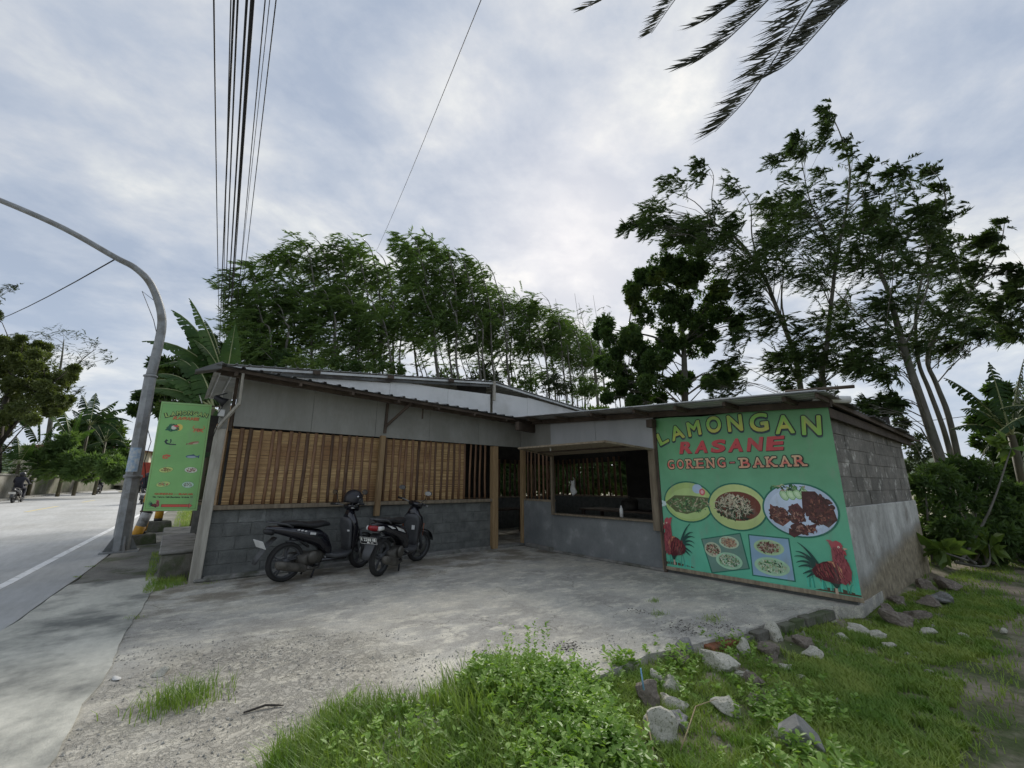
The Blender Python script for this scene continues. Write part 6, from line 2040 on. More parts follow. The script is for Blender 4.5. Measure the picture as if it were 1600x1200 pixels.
def banana(label, px, py, dep, h, leaves, m, scale=1.0, group='banana plants', z0=None, name='banana_plant'):
    """leaves: (tip px, tip py, width) in the picture; depth spread is given per leaf"""
    b = at(px, py, dep)
    top = b.copy(); top[2] = b[2]; b = b.copy()
    b[2] = (rise(b[0], b[1]) if z0 is None else z0) - .1
    t = thing(name, label, 'banana plant', tuple(b), group=group)
    part(MB().tube([b, (b + top) / 2 + (.03, .02, 0), top], [.13 * min(1, scale), .11 * min(1, scale), .07 * min(1, scale)], 10), 'stem', M_stem, parent=t)
    for i, L_ in enumerate(leaves):
        tx, ty, w = L_[:3]
        dd = L_[3] if len(L_) > 3 else random.uniform(-1, 1)
        arch = L_[4] if len(L_) > 4 else .35
        tip = at(tx, ty, dep + dd)
        mid = (top + tip) / 2 + np.array((0, 0, arch * np.linalg.norm(tip - top)))
        banana_leaf(t, top, mid, tip, w, m, torn=L_[5] if len(L_) > 5 else .6, seed=i * 7 + int(px), nseg=22)
    return t


random.seed(9)
banana('tall banana plant left of the roof corner, its torn leaves blown to the left', 352, 600, 12.5, 5,
       [(296, 466, .40, -.3, .16, .5), (268, 484, .46, .3, .22, .5), (222, 533, .46, -.2, .28, .4), (285, 505, .46, .8, .2, .5), (368, 505, .34, .2, .0, .15), (392, 578, .4, .5, .5, .3), (262, 560, .46, 1.0, .3, .6), (300, 530, .42, -.6, .3, .5), (320, 500, .38, .5, .2, .6), (240, 575, .4, .6, .3, .5)], M_ban, 1.2)
banana('banana plant behind the hanging sign with broad green leaves', 335, 640, 11.5, 4,
       [(203, 612, .38, -.2, .26, .2), (240, 585, .42, .3, .28, .3), (255, 650, .34, .6, .3, .3), (300, 565, .40, .5, .2, .4), (275, 560, .38, .7, .25, .5), (350, 690, .3, 0, .5, .3), (225, 598, .4, .8, .25, .3)], M_ban, 1.0)
banana('lower banana plant between the sign and the corner post', 338, 720, 11.0, 3, [(300, 650, .3, .5, .1, .5), (318, 690, .28, .2, .3, .4), (345, 640, .28, .6, 0, .4), (325, 780, .26, .1, .5, .4)], M_band)
bush('roadside_shrub', 'dark shrubs behind the sign and lamp post', [(255, 600, 18), (275, 580, 20), (300, 590, 20), (240, 620, 12), (268, 610, 16), (310, 560, 18), (305, 620, 18), (225, 620, 9), (340, 620, 16), (215, 640, 8), (330, 580, 20), (320, 530, 14), (340, 550, 18), (285, 600, 20), (250, 570, 14), (262, 640, 16), (300, 640, 18), (330, 600, 18)], 15, M_leaf_b, n=60, base=760, group='roadside shrubs')
bush('roadside_shrub', 'green undergrowth beside the pavement behind the hanging sign', [(322, 730, 12), (330, 760, 12), (318, 790, 10), (335, 700, 12), (330, 800, 9), (340, 740, 12), (312, 770, 8)], 13.5, M_leaf_a, n=20, ll=.18, lw=.07, base=815, group='roadside shrubs')

# right hand banana trees with dark torn leaves
random.seed(10)
banana('dark banana tree with drooping tattered leaves at the right edge', 1580, 680, 10.5, 4,
       [(1475, 590, .30, .3, .25, 1.0), (1500, 640, .30, -.4, .3, 1.0), (1483, 672, .30, .2, .3, 1.0), (1530, 720, .28, .4, .4, .9), (1545, 565, .28, .4, .1, 1.0), (1600, 560, .3, -.3, .1, 1.0), (1620, 700, .32, .1, .5, .9), (1640, 620, .32, .3, .3, .9), (1500, 615, .24, .9, .2, 1.0)], M_band, 1.0, z0=-.1)
banana('banana tree with broad dark leaves just outside the right edge', 1660, 650, 9.5, 4, [(1560, 640, .34, .3, .3, .8), (1540, 700, .34, .2, .35, .8), (1600, 740, .3, -.3, .5, .7), (1720, 560, .35, 0, .2, .8), (1590, 590, .28, .5, .2, .9)], M_band, 1.0, z0=-.1)

# cassava thicket right of the building
def thicket(name, label, pl, dep, m, n, ll, lw, **kw): return bush(name, label, pl, dep, m, n=n, ll=ll, lw=lw, **kw)
random.seed(12)
th = [(1445, 760, 18), (1470, 745, 22), (1500, 735, 24), (1530, 745, 24), (1555, 765, 22), (1460, 790, 24), (1500, 780, 28), (1540, 790, 28), (1570, 800, 24), (1455, 825, 22), (1490, 830, 26), (1530, 835, 26), (1565, 840, 22), (1590, 830, 20), (1480, 855, 16), (1520, 860, 18), (1555, 862, 16), (1440, 850, 12), (1590, 775, 18), (1600, 860, 18), (1620, 800, 30), (1640, 850, 30)]
for i in range(3):
    sub = [p for j, p in enumerate(th) if j % 3 == i]
    bush('cassava_shrub', ['leafy green cassava shrub against the stall gable end', 'leafy cassava shrub in the middle of the right thicket', 'leafy cassava shrub at the right edge thicket'][i] , sorted(th, key=lambda p: p[0])[i * 7:(i + 1) * 7 + (1 if i == 2 else 0)], 9.3, M_leaf_a if i != 1 else M_leaf_b, n=46, ll=.16, lw=.05, jit=.35, base=880, group='cassava thicket right of the stall')
bush('broad_leaved_weed', 'large pale drooping leaves at the foot of the right thicket', [(1500, 850, 8), (1525, 865, 8), (1545, 850, 8), (1470, 862, 7), (1580, 700, 8)], 8.6, M_leaf_c, n=2, ll=.34, lw=.2, base=880)
bush('far_bush', 'hazy distant bushes between the gable and the leaning trunks', [(1425, 690, 14), (1440, 710, 14), (1400, 640, 9), (1430, 730, 14), (1450, 735, 12), (1410, 660, 8), (1540, 730, 14), (1590, 720, 16)], 30, M_leaf_d, n=24, ll=.35, lw=.14, base=770)

bush('thicket', 'dark tangled foliage behind the banana trees at the right edge', [(1560, 640, 20), (1590, 670, 22), (1545, 690, 18), (1600, 620, 22), (1575, 705, 20), (1610, 700, 26), (1535, 660, 12), (1560, 610, 12), (1625, 650, 26), (1590, 735, 18)], 12, M_leaf_b, n=44, ll=.2, lw=.08, base=800)

# left bank vegetation
random.seed(13)
dl = 30
lt_p = [(10, 560, 26), (40, 565, 26), (70, 580, 24), (92, 600, 20), (0, 600, 28), (35, 605, 28), (65, 620, 24), (95, 630, 14), (10, 640, 22), (40, 640, 20), (-30, 580, 40), (-40, 640, 40), (20, 545, 16), (55, 555, 16), (-60, 540, 50), (100, 590, 14), (5, 665, 14)]
tree('broadleaf_tree', 'rounded dark olive tree at the left edge across the road', 'tree', [(pst([(-10, 770), (-5, 700), (5, 640), (20, 590)], dl), .35, .1), (pst([(-5, 700), (40, 640), (70, 600)], dl), .15, .05), (pst([(0, 680), (-40, 620)], dl), .15, .05)],
     [rpuff(x, y, r * .85, dl, 1.0) for x, y, r in lt_p] + [rpuff(x + rng.uniform(-1.2, 1.2) * r, y + rng.uniform(-1.1, 1) * r, r * rng.uniform(.2, .45), dl, 1.2) for x, y, r in lt_p for _ in range(4)], pmat('olive_leaves', (0.065, 0.09, 0.022), (0.13, 0.16, 0.045), .8, .6, trans=.2), M_barkd, kind='broad', nsp=60, nleaf=13, ll=.28, lw=.10)
air = [(70, 525, 12), (90, 515, 12), (110, 518, 12), (130, 525, 10), (150, 535, 9), (165, 550, 8), (175, 562, 6), (60, 540, 12), (85, 540, 14), (110, 545, 12), (135, 550, 10), (95, 560, 14), (115, 570, 12), (140, 568, 8), (75, 560, 12), (105, 590, 10), (45, 530, 8), (30, 525, 6), (12, 530, 6), (130, 610, 6), (118, 625, 8), (100, 610, 8)]
tree('airy_tree', 'thin open crowned grey-green tree against the sky across the road', 'tree', [(pst([(70, 770), (75, 690), (85, 620), (95, 570), (100, 530)], 38), .25, .03), (pst([(85, 620), (120, 570), (150, 545)], 38), .08, .02), (pst([(85, 620), (60, 560), (55, 530)], 38), .08, .02)],
     [rpuff(x, y, r, 38, 1.0) for x, y, r in air], M_leaf_d, M_bark, nsp=12, nleaf=8, ll=.30, lw=.07, branch_r=.03, slen=1.1)
tree('airy_tree', 'sparse twiggy crown cut by the left edge above the dark tree', 'tree', [(pst([(-60, 770), (-50, 640), (-35, 540), (-20, 480)], 24), .25, .03)],
     [rpuff(x, y, r, 24, .5) for x, y, r in [(5, 455, 9), (18, 450, 7), (28, 447, 4), (0, 470, 8), (-20, 460, 14), (4, 490, 5), (-25, 490, 14)]], M_leaf_d, M_bark, nsp=12, nleaf=8, ll=.22, lw=.05, branch_r=.03)
random.seed(14)
for i, (px, py, dp, lv) in enumerate((
        (110, 690, 34, [(70, 640, .55), (90, 625, .6), (130, 640, .5), (60, 680, .5), (150, 670, .5), (100, 720, .5)]),
        (140, 665, 36, [(128, 617, .6), (150, 614, .6), (185, 626, .6, 0, .2), (205, 640, .55, 0, .3), (112, 640, .55), (195, 690, .55, 0, .45), (165, 700, .5), (208, 660, .5, 0, .3)]),
        (165, 690, 38, [(140, 650, .6), (178, 640, .6), (200, 700, .6, 0, .4), (130, 700, .55), (192, 665, .5), (160, 640, .5)]),
        (62, 700, 33, [(30, 650, .5), (60, 640, .5), (90, 660, .5), (25, 700, .45), (95, 720, .45)]),
        (30, 725, 30, [(0, 690, .4), (25, 680, .4), (55, 690, .4), (60, 725, .35), (5, 730, .35)]))):
    banana(['banana plant on the bank left of the cluster, across the road', 'tallest dark banana plant in the middle of the bank cluster', 'banana plant on the bank right beside the lamp post', 'banana plant at the left end of the bank cluster', 'small pale banana plant above the wall at far left'][i],
           px, py, dp, 4, [l if len(l) > 3 else (*l, random.uniform(-1, 1), .2, .7) for l in lv], M_band if i in (1, 2) else M_ban, 1.6, group='banana plants on the far bank')
bush('bank_shrub', 'dark mass of shrubs under the far banana plants', [(105, 715, 12), (125, 700, 16), (150, 705, 16), (175, 715, 14), (140, 728, 12), (110, 735, 10), (165, 735, 12), (85, 730, 10), (190, 730, 10), (60, 738, 8)], 40, M_leaf_b, n=24, ll=.4, lw=.16, base=750)
bush('bank_shrub', 'shrubs hiding the feet of the banana cluster across the road', [(115, 715, 12), (130, 725, 12), (150, 722, 13), (165, 728, 11), (180, 722, 11), (192, 735, 9), (70, 738, 8), (110, 740, 8), (60, 715, 12), (85, 705, 13), (105, 690, 14), (75, 735, 10), (100, 725, 13), (120, 735, 12), (140, 742, 9), (175, 745, 8)], 32, M_leaf_a, n=50, ll=.4, lw=.13, base=752)
bush('bank_shrub', 'yellow-green bushes on the far bank near the lamp post', [(165, 738, 9), (178, 728, 10), (192, 733, 9), (185, 742, 8), (172, 742, 8), (150, 742, 7), (200, 742, 7)], 46, M_leaf_c, n=24, ll=.4, lw=.14, base=752)
bush('bank_shrub', 'pale spiky undergrowth above the wall at the left edge', [(0, 715, 14), (20, 700, 12), (10, 735, 9), (40, 735, 9), (60, 728, 10), (80, 738, 8), (100, 740, 8), (30, 715, 12), (-20, 725, 16), (50, 705, 10)], 31, M_leaf_c, n=12, kind='spray', nleaf=10, ll=.5, lw=.07, base=750)
bush('bank_shrub', 'far trees at the end of the road behind the lamp post', [(205, 722, 6), (215, 728, 7), (228, 730, 8), (240, 728, 8), (222, 740, 8), (236, 742, 8), (210, 742, 6), (255, 735, 12), (275, 735, 12), (300, 735, 14)], 75, M_leaf_d, n=26, ll=.6, lw=.25, base=752)

bush('bank_shrub', 'deep green tangle of leaves filling the middle of the far bank', [(118, 690, 14), (135, 680, 16), (155, 685, 18), (175, 690, 16), (188, 700, 14), (145, 665, 14), (165, 665, 14), (180, 672, 12), (120, 665, 10), (195, 715, 12), (130, 705, 16), (160, 712, 16)], 41, M_leaf_b, n=46, ll=.5, lw=.16, base=752)
bush('thicket', 'low tangle of weeds right behind the stall seen through the slats', [(710 + 30 * j, 752 + 10 * (j % 2), 17) for j in range(11)], 20, M_leaf_b, n=46, ll=.3, lw=.12, base=800)
for i, (x0, x1) in enumerate(((700, 790), (790, 880), (880, 980), (980, 1080))):
    bush('thicket', ['dark thicket behind the stall seen through the open doorway', 'dark thicket behind the stall seen left through the serving opening', 'green thicket behind the stall seen through the back slats', 'dark thicket behind the kitchen wing'][i],
         [(x0 + (x1 - x0) * (j % 5) / 4, 655 + 26 * (j // 5), 19) for j in range(20)], 21, M_leaf_a if i == 2 else M_leaf_b, n=34, ll=.32, lw=.12, base=790)

# coconut palm just outside the frame, fronds hanging in at the top right
random.seed(15)
cp = at(1580, -270, 6.5)
palm = thing('coconut_palm', 'coconut palm beyond the right edge whose dark fronds hang into the top of the picture', 'palm', (cp[0], cp[1], -.15))
part(MB().tube(spline([(cp[0] + .5, cp[1] - .4, -.15), (cp[0] + .3, cp[1] - .2, 4), (cp[0] + .05, cp[1], 8), tuple(cp)], 5), [.22, .2, .19, .18, .17, .17, .16, .16, .15, .15, .15, .14, .14, .14, .13, .13], 12), 'trunk', M_bark, parent=palm)
M_frond = pmat('dark_frond', (0.018, 0.024, 0.012), (0.04, 0.045, 0.022), 2, .55, trans=.05)
fr_ = [([(1580, -270), (1430, -180), (1300, -40), (1225, 70), (1170, 150), (1117, 206)], 6.5, 1.0), ([(1580, -270), (1400, -190), (1260, -60), (1180, 20), (1120, 75), (1068, 103)], 7.0, .9),
       ([(1580, -270), (1350, -230), (1150, -110), (1070, -20), (1018, 52)], 7.2, .8), ([(1580, -270), (1320, -260), (1050, -110), (960, -15), (914, 12)], 7.6, .8), ([(1580, -270), (1450, -160), (1370, -70), (1330, -5), (1245, 62)], 6.8, .9),
       ([(1580, -270), (1480, -210), (1390, -90), (1320, 0), (1235, 95), (1195, 118)], 6.9, 1.0), ([(1580, -270), (1440, -240), (1320, -130), (1240, -60), (1120, 20), (1085, 40)], 7.4, .9), ([(1580, -270), (1680, -200), (1700, -60), (1760, 60)], 6.5, .9), ([(1580, -270), (1700, -300), (1750, -200), (1850, -80)], 6.0, .9), ([(1580, -270), (1580, -350), (1560, -380), (1660, -330)], 6.2, .8)]
for P, dp, s in fr_:
    pts_ = spline(pst(P, dp), 8)
    A = np.array(pts_)
    S_ = polyline_len(A)
    n = 150
    q = np.linspace(S_[-1] * .12, S_[-1] * .995, n)
    pos = np.stack([np.interp(q, S_, A[:, k]) for k in range(3)], 1)
    tg = unit(np.gradient(pos, axis=0))
    Vs = []; 
    P2 = np.repeat(pos, 2, 0) ; T2 = np.repeat(tg, 2, 0)
    side = unit(np.cross(T2, np.array((0, 0, 1.0)))) * np.tile(np.array((1, -1)), n)[:, None]
    D = unit(T2 * .22 + side * .16 + WIND * .85 + np.array((0, 0, -.30)) + rng.normal(size=(2 * n, 3)) * .08)
    f_ = np.repeat(np.linspace(0, 1, n), 2)
    Ln = 1.35 * s * (np.sin(np.clip(.15 + .8 * f_, 0, 1) * pi) ** .6 * .75 + .15) * rng.uniform(.85, 1.1, 2 * n)
    V1, F1 = leaf_quads(P2, D, Ln, .036, roll=rng.normal(size=(2 * n, 3)), fold=.1)
    fo = np_mesh('frond', V1, F1, M_frond, palm)
    MB().tube(pts_, [.03 - .026 * i / len(pts_) for i in range(len(pts_))], 6).build('midrib', M_frond, fo, world=True)

# ------------------------------------------------------------------ grass, weeds, stones
def in_poly(P, poly):
    x, y = P[:, 0], P[:, 1]
    ins = np.zeros(len(P), bool)
    n = len(poly)
    for i in range(n):
        x1, y1 = poly[i]; x2, y2 = poly[(i + 1) % n]
        c_ = ((y1 > y) != (y2 > y)) & (x < (x2 - x1) * (y - y1) / (y2 - y1 + 1e-12) + x1)
        ins ^= c_
    return ins


def vn(P, s, seed=0):
    return np.array([mnoise.noise(Vector((p[0] * s, p[1] * s, seed))) for p in P])


def zsoil(P): return np.array([soil(p[0], p[1]) for p in P])


def scatter(poly, n):
    lo = np.min(poly, 0); hi = np.max(poly, 0)
    P = rng.uniform(lo, hi, size=(int(n), 2))
    return P[in_poly(P, poly)]


def blades(P, z, h, w, lean=.5, nseg=3):
    """curved grass blades as strips of quads"""
    n = len(P)
    h = np.broadcast_to(h, (n,)); w = np.broadcast_to(w, (n,))
    az = rng.uniform(0, 2 * pi, n)
    dirh = np.stack([np.cos(az), np.sin(az), np.zeros(n)], 1) * rng.uniform(.15, 1, (n, 1)) * lean + WIND * .12
    side = np.stack([-np.sin(az), np.cos(az), np.zeros(n)], 1)
    B = np.stack([P[:, 0], P[:, 1], z], 1)
    rings = []
    for k in range(nseg + 1):
        t = k / nseg
        c_ = B + np.array((0, 0, 1.0)) * (h * (t - .25 * t * t * lean))[:, None] + dirh * (h * t * t)[:, None]
        ww = (w * (1 - t ** 1.5) * .5 + .0004)[:, None]
        rings += [c_ - side * ww, c_ + side * ww]
    V = np.stack(rings, 1).reshape(-1, 3)
    m = 2 * (nseg + 1)
    F = []
    idx = np.arange(n) * m
    for k in range(nseg):
        F.append(np.stack([idx + 2 * k, idx + 2 * k + 1, idx + 2 * k + 3, idx + 2 * k + 2], 1))
    return V, np.concatenate(F)


def meshcat(name, L_, m, lab, cat):
    V = []; F = []; o = 0
    for v, f in L_:
        V.append(v); F.append(f + o); o += len(v)
    ob = np_mesh(name, np.concatenate(V), np.concatenate(F), m)
    return tag(ob, lab, cat, kind='stuff')


edge = [(6.45, 1.98), (5.1, 2.2), (4.3, 2.3), (3.9, 2.42), (3.5, 2.5), (2.95, 2.57), (2.55, 2.68), (2.42, 2.92), (2.15, 3.05), (1.8, 3.02), (1.5, 2.98), (1.2, 3.15), (.98, 3.25), (.85, 3.0), (.62, 2.9), (.45, 2.5), (.35, 1.8), (.3, .8), (.3, -3)]
front = edge + [(16, -3), (16, 1.2), (12.5, 1.55), (11.3, 1.6), (9, 1.72), (7.0, 1.75)]
# tall grass clump in front of the courtyard
P = scatter([(.45, 2.3), (.62, 2.9), (.85, 3.02), (.98, 3.28), (1.2, 3.18), (1.5, 3.0), (1.8, 3.05), (2.15, 3.08), (2.3, 2.6), (2.0, 2.0), (1.6, 1.5), (.6, 1.6)], 26000)
nz_ = vn(P, 2.0, 1)
P = P[nz_ + rng.uniform(-.4, .9, len(P)) > -.12]
dd_ = vn(P, 1.3, 4)
L1 = [blades(P, zsoil(P) + .02, np.clip(.10 + .10 * dd_ + rng.uniform(0, .12, len(P)), .04, .3), rng.uniform(.004, .009, len(P)), .8)]
L1.append(blades(*(lambda Q: (Q, zsoil(Q) + .04, rng.uniform(.15, .34, len(Q)), rng.uniform(.006, .011, len(Q)), .6))(scatter([(1.5, 2.9), (2.2, 3.0), (2.3, 2.4), (1.6, 2.3)], 900))))
meshcat('tall_grass', L1, M_grass, 'bright green tall grass in front of the courtyard slab', 'grass')


# leafy weeds: stems with whorls of rounded leaves
def weeds(P, hs, size, seed, per=(9, 16)):
    Pp = []; Dd = []; Ll = []
    z = zsoil(P)
    for i, p in enumerate(P):
        h = hs[i]
        lean_ = rng.normal(size=2) * .25
        k = int(rng.integers(*per))
        t = rng.uniform(.15, 1, k) ** .7
        pos = np.stack([p[0] + lean_[0] * h * t, p[1] + lean_[1] * h * t, z[i] + h * t], 1)
        a = rng.uniform(0, 2 * pi, k)
        d = np.stack([np.cos(a), np.sin(a), rng.uniform(-.1, .9, k)], 1)
        Pp.append(pos); Dd.append(d); Ll.append(np.full(k, size if np.isscalar(size) else size[i]) * rng.uniform(.6, 1.3, k))
    P3 = np.concatenate(Pp); D3 = np.concatenate(Dd); L3 = np.concatenate(Ll)
    upn = np.tile(np.array((0, 0, 1.0)), (len(P3), 1)) + rng.normal(size=P3.shape) * .35
    # six-sided rounded leaf
    D3 = unit(D3)
    S3 = unit(np.cross(D3, upn)); N3 = np.cross(S3, D3)
    W3 = L3 * .30
    c_ = lambda f, s, up_=0: P3 + D3 * (L3 * f)[:, None] + S3 * (W3 * s)[:, None] + N3 * (W3 * up_)[:, None]
    V = np.stack([P3, c_(.3, .8, .25), c_(.7, .75, .2), c_(1.0, 0, -.1), c_(.7, -.75, .2), c_(.3, -.8, .25)], 1).reshape(-1, 3)
    i0 = np.arange(len(P3)) * 6
    F = np.concatenate([np.stack([i0, i0 + 1, i0 + 2, i0 + 3], 1), np.stack([i0, i0 + 3, i0 + 4, i0 + 5], 1)])
    return V, F


W1 = scatter([(2.45, 2.95), (2.15, 3.08), (1.85, 2.95), (1.7, 2.3), (1.5, 1.7), (1.6, .8), (1.9, 1.1), (2.12, 1.62), (2.4, 2.05), (2.62, 2.45)], 4200)
hW = np.clip(.16 + .12 * vn(W1, 1.6, 8) + rng.uniform(-.03, .10, len(W1)), .05, .36)
wl = [weeds(W1, hW, rng.choice((.026, .034, .044), len(W1)), 1, (12, 22))]
T0 = np.array((2.35, 2.9)) + rng.normal(size=(26, 2)) * (.16, .1)
wl.append(weeds(T0, rng.uniform(.25, .42, 26), .03, 1, (14, 24)))
W0 = scatter([(.7, 2.4), (.9, 2.95), (1.5, 2.9), (1.9, 2.9), (1.7, 1.9), (1.0, 1.8)], 420)
wl.append(weeds(W0, rng.uniform(.05, .2, len(W0)), .032, 1, (8, 14)))
for (cx, cy, r_, k, sz) in ((3.3, 2.2, .25, 22, .035), (2.75, 1.25, .3, 12, .03), (3.5, 1.6, .35, 50, .04), (3.0, 1.1, .4, 70, .045), (3.9, 1.5, .35, 30, .04), (2.85, 2.42, .1, 8, .035), (3.6, 2.35, .3, 40, .04), (1.2, 2.7, .4, 40, .04), (4.4, 2.1, .3, 30, .04), (3.2, 2.55, .1, 16, .05)):
    Q = np.array((cx, cy)) + rng.normal(size=(k, 2)) * r_ * .5
    wl.append(weeds(Q, rng.uniform(.04, .17, k), sz, 2))
meshcat('leafy_weeds', wl, M_weed, 'bright leafy weeds spreading in the foreground and among the stones', 'weeds')

# short turf to the right
P = np.concatenate([scatter(front, 350000), scatter([(2.8, 2.5), (6.5, 1.95), (9.5, 1.7), (9.5, .6), (5, .5), (3, .7), (2.4, 1.6)], 230000)])
dn = np.hypot(P[:, 0], P[:, 1])
dirt = 0.62 + 0.02 * P[:, 0] + .35 * vn(P, .8, 2) + .25 * vn(P, 3.0, 21) + .18 * vn(P, 9.0, 22)
pathm = (P[:, 0] > 3.2) & (P[:, 1] < dirt)
keep = rng.uniform(0, 1, len(P)) < np.clip(6.5 / np.maximum(dn, 2.0) ** 1.15, .1, 1)
keep &= (vn(P, 1.7, 6) + .8 * vn(P, 5.0, 16) + rng.uniform(-.3, .6, len(P)) > .02)
keep &= ~(pathm & (rng.uniform(0, 1, len(P)) > .06))
keep &= (P[:, 1] > -2.0)
P = P[keep]
dn = np.hypot(P[:, 0], P[:, 1])
meshcat('short_grass', [blades(P, zsoil(P), np.clip(.035 + .03 * vn(P, 1.1, 3) + rng.uniform(0, .055, len(P)), .015, .12), rng.uniform(.004, .008, len(P)) * (1 + dn * .07), .9, 2)], M_grassd, 'short green turf between the stones and the dirt path right of the slab', 'grass')
# turf strip beyond the path and by the thicket
P = scatter([(10.5, 1.75), (13, 1.9), (18, 1.5), (18, 4), (11.6, 4)], 9000)
P2_ = scatter([(.05, 9), (.6, 8.7), (.7, 9.5), (.55, 16), (1.2, 30), (.5, 30), (.1, 14)], 9000)
P3_ = np.concatenate([scatter([(-.12, 7.9), (.38, 8.35), (.36, 9.0), (-.05, 9.0)], 1500), scatter([(-.12, 8.9), (-.02, 8.9), (.02, 12), (-.14, 12)], 900)])
meshcat('verge_grass', [blades(P, zsoil(P), rng.uniform(.04, .14, len(P)), rng.uniform(.008, .015, len(P)), .8, 2), blades(P2_, zsoil(P2_) + .03, rng.uniform(.05, .2, len(P2_)), rng.uniform(.008, .015, len(P2_)), .8, 2),
                        blades(P3_, zsoil(P3_) + .05, rng.uniform(.03, .12, len(P3_)), rng.uniform(.004, .008, len(P3_)), .8, 2)], M_grassd, 'rough grass along the verge and by the thicket', 'grass')

# single tufts in cracks of the courtyard
tufts = [(285, 1098, .30, 520, .16, 'dry-edged grass tuft growing from the cracked concrete at lower left'), (1022, 940, .10, 60, .06, 'small dark tuft of grass on the slab below the kitchen wall'), (1030, 962, .14, 110, .07, 'low dark grass tuft on the slab, nearer one of two'),
         (1115, 970, .18, 120, .07, 'sparse tuft by the right edge of the slab'), (143, 886, .10, 60, .05, 'tiny tuft in the apron joint near the lamp post'), (122, 902, .09, 40, .04, 'tiny tuft in the apron joint farther left'), (210, 968, .12, 60, .06, 'small weed in the joint between apron and courtyard'),
         (325, 912, .16, 60, .03, 'flat weed by the foot of the corner post')]
for px, py, r_, k, h, lab in tufts:
    g = gz(px, py)
    Q = g[:2] + rng.normal(size=(k, 2)) * np.array((r_ * .42, r_ * .32))
    V, F = blades(Q, np.full(k, g[2]), rng.uniform(.3, 1.15, k) * h, rng.uniform(.003, .006, k), 1.0)
    o = np_mesh('grass_tuft', V, F, M_grass if h > .1 else M_grassd)
    tag(o, lab, 'grass tuft', 'grass tufts in the concrete')
    o['kind'] = 'stuff'


def rock_mesh(seed, rough=.28, flat=.7, sub=3, cuts=5):
    bm = bmesh.new()
    bmesh.ops.create_icosphere(bm, subdivisions=sub, radius=1)
    rr = random.Random(seed)
    off = Vector((rr.uniform(0, 50), rr.uniform(0, 50), rr.uniform(0, 50)))
    pl = []
    for _ in range(cuts):
        n_ = Vector((rr.gauss(0, 1), rr.gauss(0, 1), rr.gauss(0, .8))).normalized()
        pl.append((n_, rr.uniform(.42, .8)))
    for v in bm.verts:
        p = v.co.copy()
        for n_, d_ in pl:
            e = p.dot(n_) - d_
            if e > 0: p -= n_ * e * .95
        p *= 1 + rough * .6 * mnoise.noise(p * 1.4 + off) + rough * .25 * mnoise.noise(p * 4 + off) + rough * .1 * mnoise.noise(p * 10 + off)
        v.co = p
    me = bpy.data.meshes.new('rock')
    bm.to_mesh(me); bm.free()
    for p in me.polygons: p.use_smooth = rough < .5
    return me


rocks = [  # px, py(base), width px, height px, material, label, depth ratio
    (1077, 1035, 30, 26, 'g', 'smooth grey egg-shaped pebble stone near the slab edge'), (1063, 1052, 44, 24, 'b', 'flat brownish stone just left of the smooth grey one'), (1132, 1055, 60, 32, 'w', 'long pale limestone lump, brightest of the upper row'),
    (1160, 1058, 26, 20, 'w', 'small pale stone touching the right end of the long limestone'), (1148, 1016, 24, 22, 'w', 'pale upright stone by the mossy edging'), (1170, 1030, 26, 26, 'w', 'yellowish pale stone right of the upright one'), (1208, 1028, 40, 28, 'b', 'grey-brown stone below the slab corner'),
    (1211, 1004, 26, 28, 'w', 'leaning whitish stone close to the slab corner'), (1262, 1010, 36, 24, 'b', 'dull brown stone under the banner corner'), (1274, 1022, 36, 20, 'w', 'low pale stone right of the dull brown one'), (1232, 1042, 26, 14, 'w', 'small white stone in grass below the pair'),
    (1254, 1056, 24, 12, 'w', 'small bright white stone lying in the turf'), (1183, 1068, 28, 24, 'b', 'round brown stone in the turf'), (1186, 1095, 30, 24, 'b', 'dark reddish stone half hidden by dry grass'), (1018, 1118, 50, 40, 'b', 'large brown boulder at the left of the rock pile'),
    (1028, 1082, 26, 22, 'w', 'small whitish stone behind the brown boulder'), (1055, 1092, 34, 26, 'w', 'pale rounded stone at the top of the rock pile'), (1055, 1120, 42, 26, 'w', 'mossy pale stone in the middle of the pile'), (1064, 1150, 38, 30, 'g', 'angular grey stone at the right of the pile'),
    (1035, 1172, 52, 50, 'w', 'biggest lichen-covered stone at the bottom of the pile'), (1142, 1122, 46, 30, 'w', 'pale topped wedge stone right of the pile'), (961, 1122, 24, 14, 'g', 'grey stone peeping from the weeds left of the pile'), (1226, 1148, 36, 18, 'w', 'flat pale stone behind the broken block'),
    (1410, 940, 40, 30, 'b', 'rough brown footing stone at the gable corner'), (1440, 962, 60, 30, 'b', 'wide brown boulder lying against the gable foot'), (1420, 975, 80, 44, 'b', 'largest mossy boulder heaped at the gable foot'), (1466, 945, 60, 36, 'b', 'dark lump of rubble at the gable corner'),
    (1492, 918, 44, 30, 'b', 'pointed dark brown rock at the right of the rubble heap'), (1484, 938, 40, 22, 'g', 'grey split stone with a pale edge in the rubble heap'), (1453, 918, 34, 26, 'b', 'rough stone under the gable wall end'), (1460, 985, 26, 12, 'w', 'pale chip in the grass below the rubble'),
    (1510, 988, 14, 8, 'w', 'tiny white stone in the turf'), (1455, 1045, 14, 8, 'w', 'thin white chip far right in the turf'), (1395, 1005, 22, 14, 'w', 'whitish stone in front of the gable'), (1352, 985, 40, 16, 'w', 'flat pale stone below the banner corner'), (1320, 990, 24, 14, 'w', 'white pebble stone below the banner'),
    (1375, 990, 26, 16, 'w', 'pale rounded stone below the gable corner'), (1300, 970, 22, 10, 'w', 'small pale stone at the slab end'), (243, 1058, 26, 12, 'w', 'loose broken concrete lump at lower left'), (1395, 955, 30, 26, 'b', 'brown stone wedged under the stained render'), (1573, 985, 14, 8, 'w', 'white chip by the dirt path')]
MR = {'w': M_rockw, 'b': M_rockb, 'g': M_rockg}
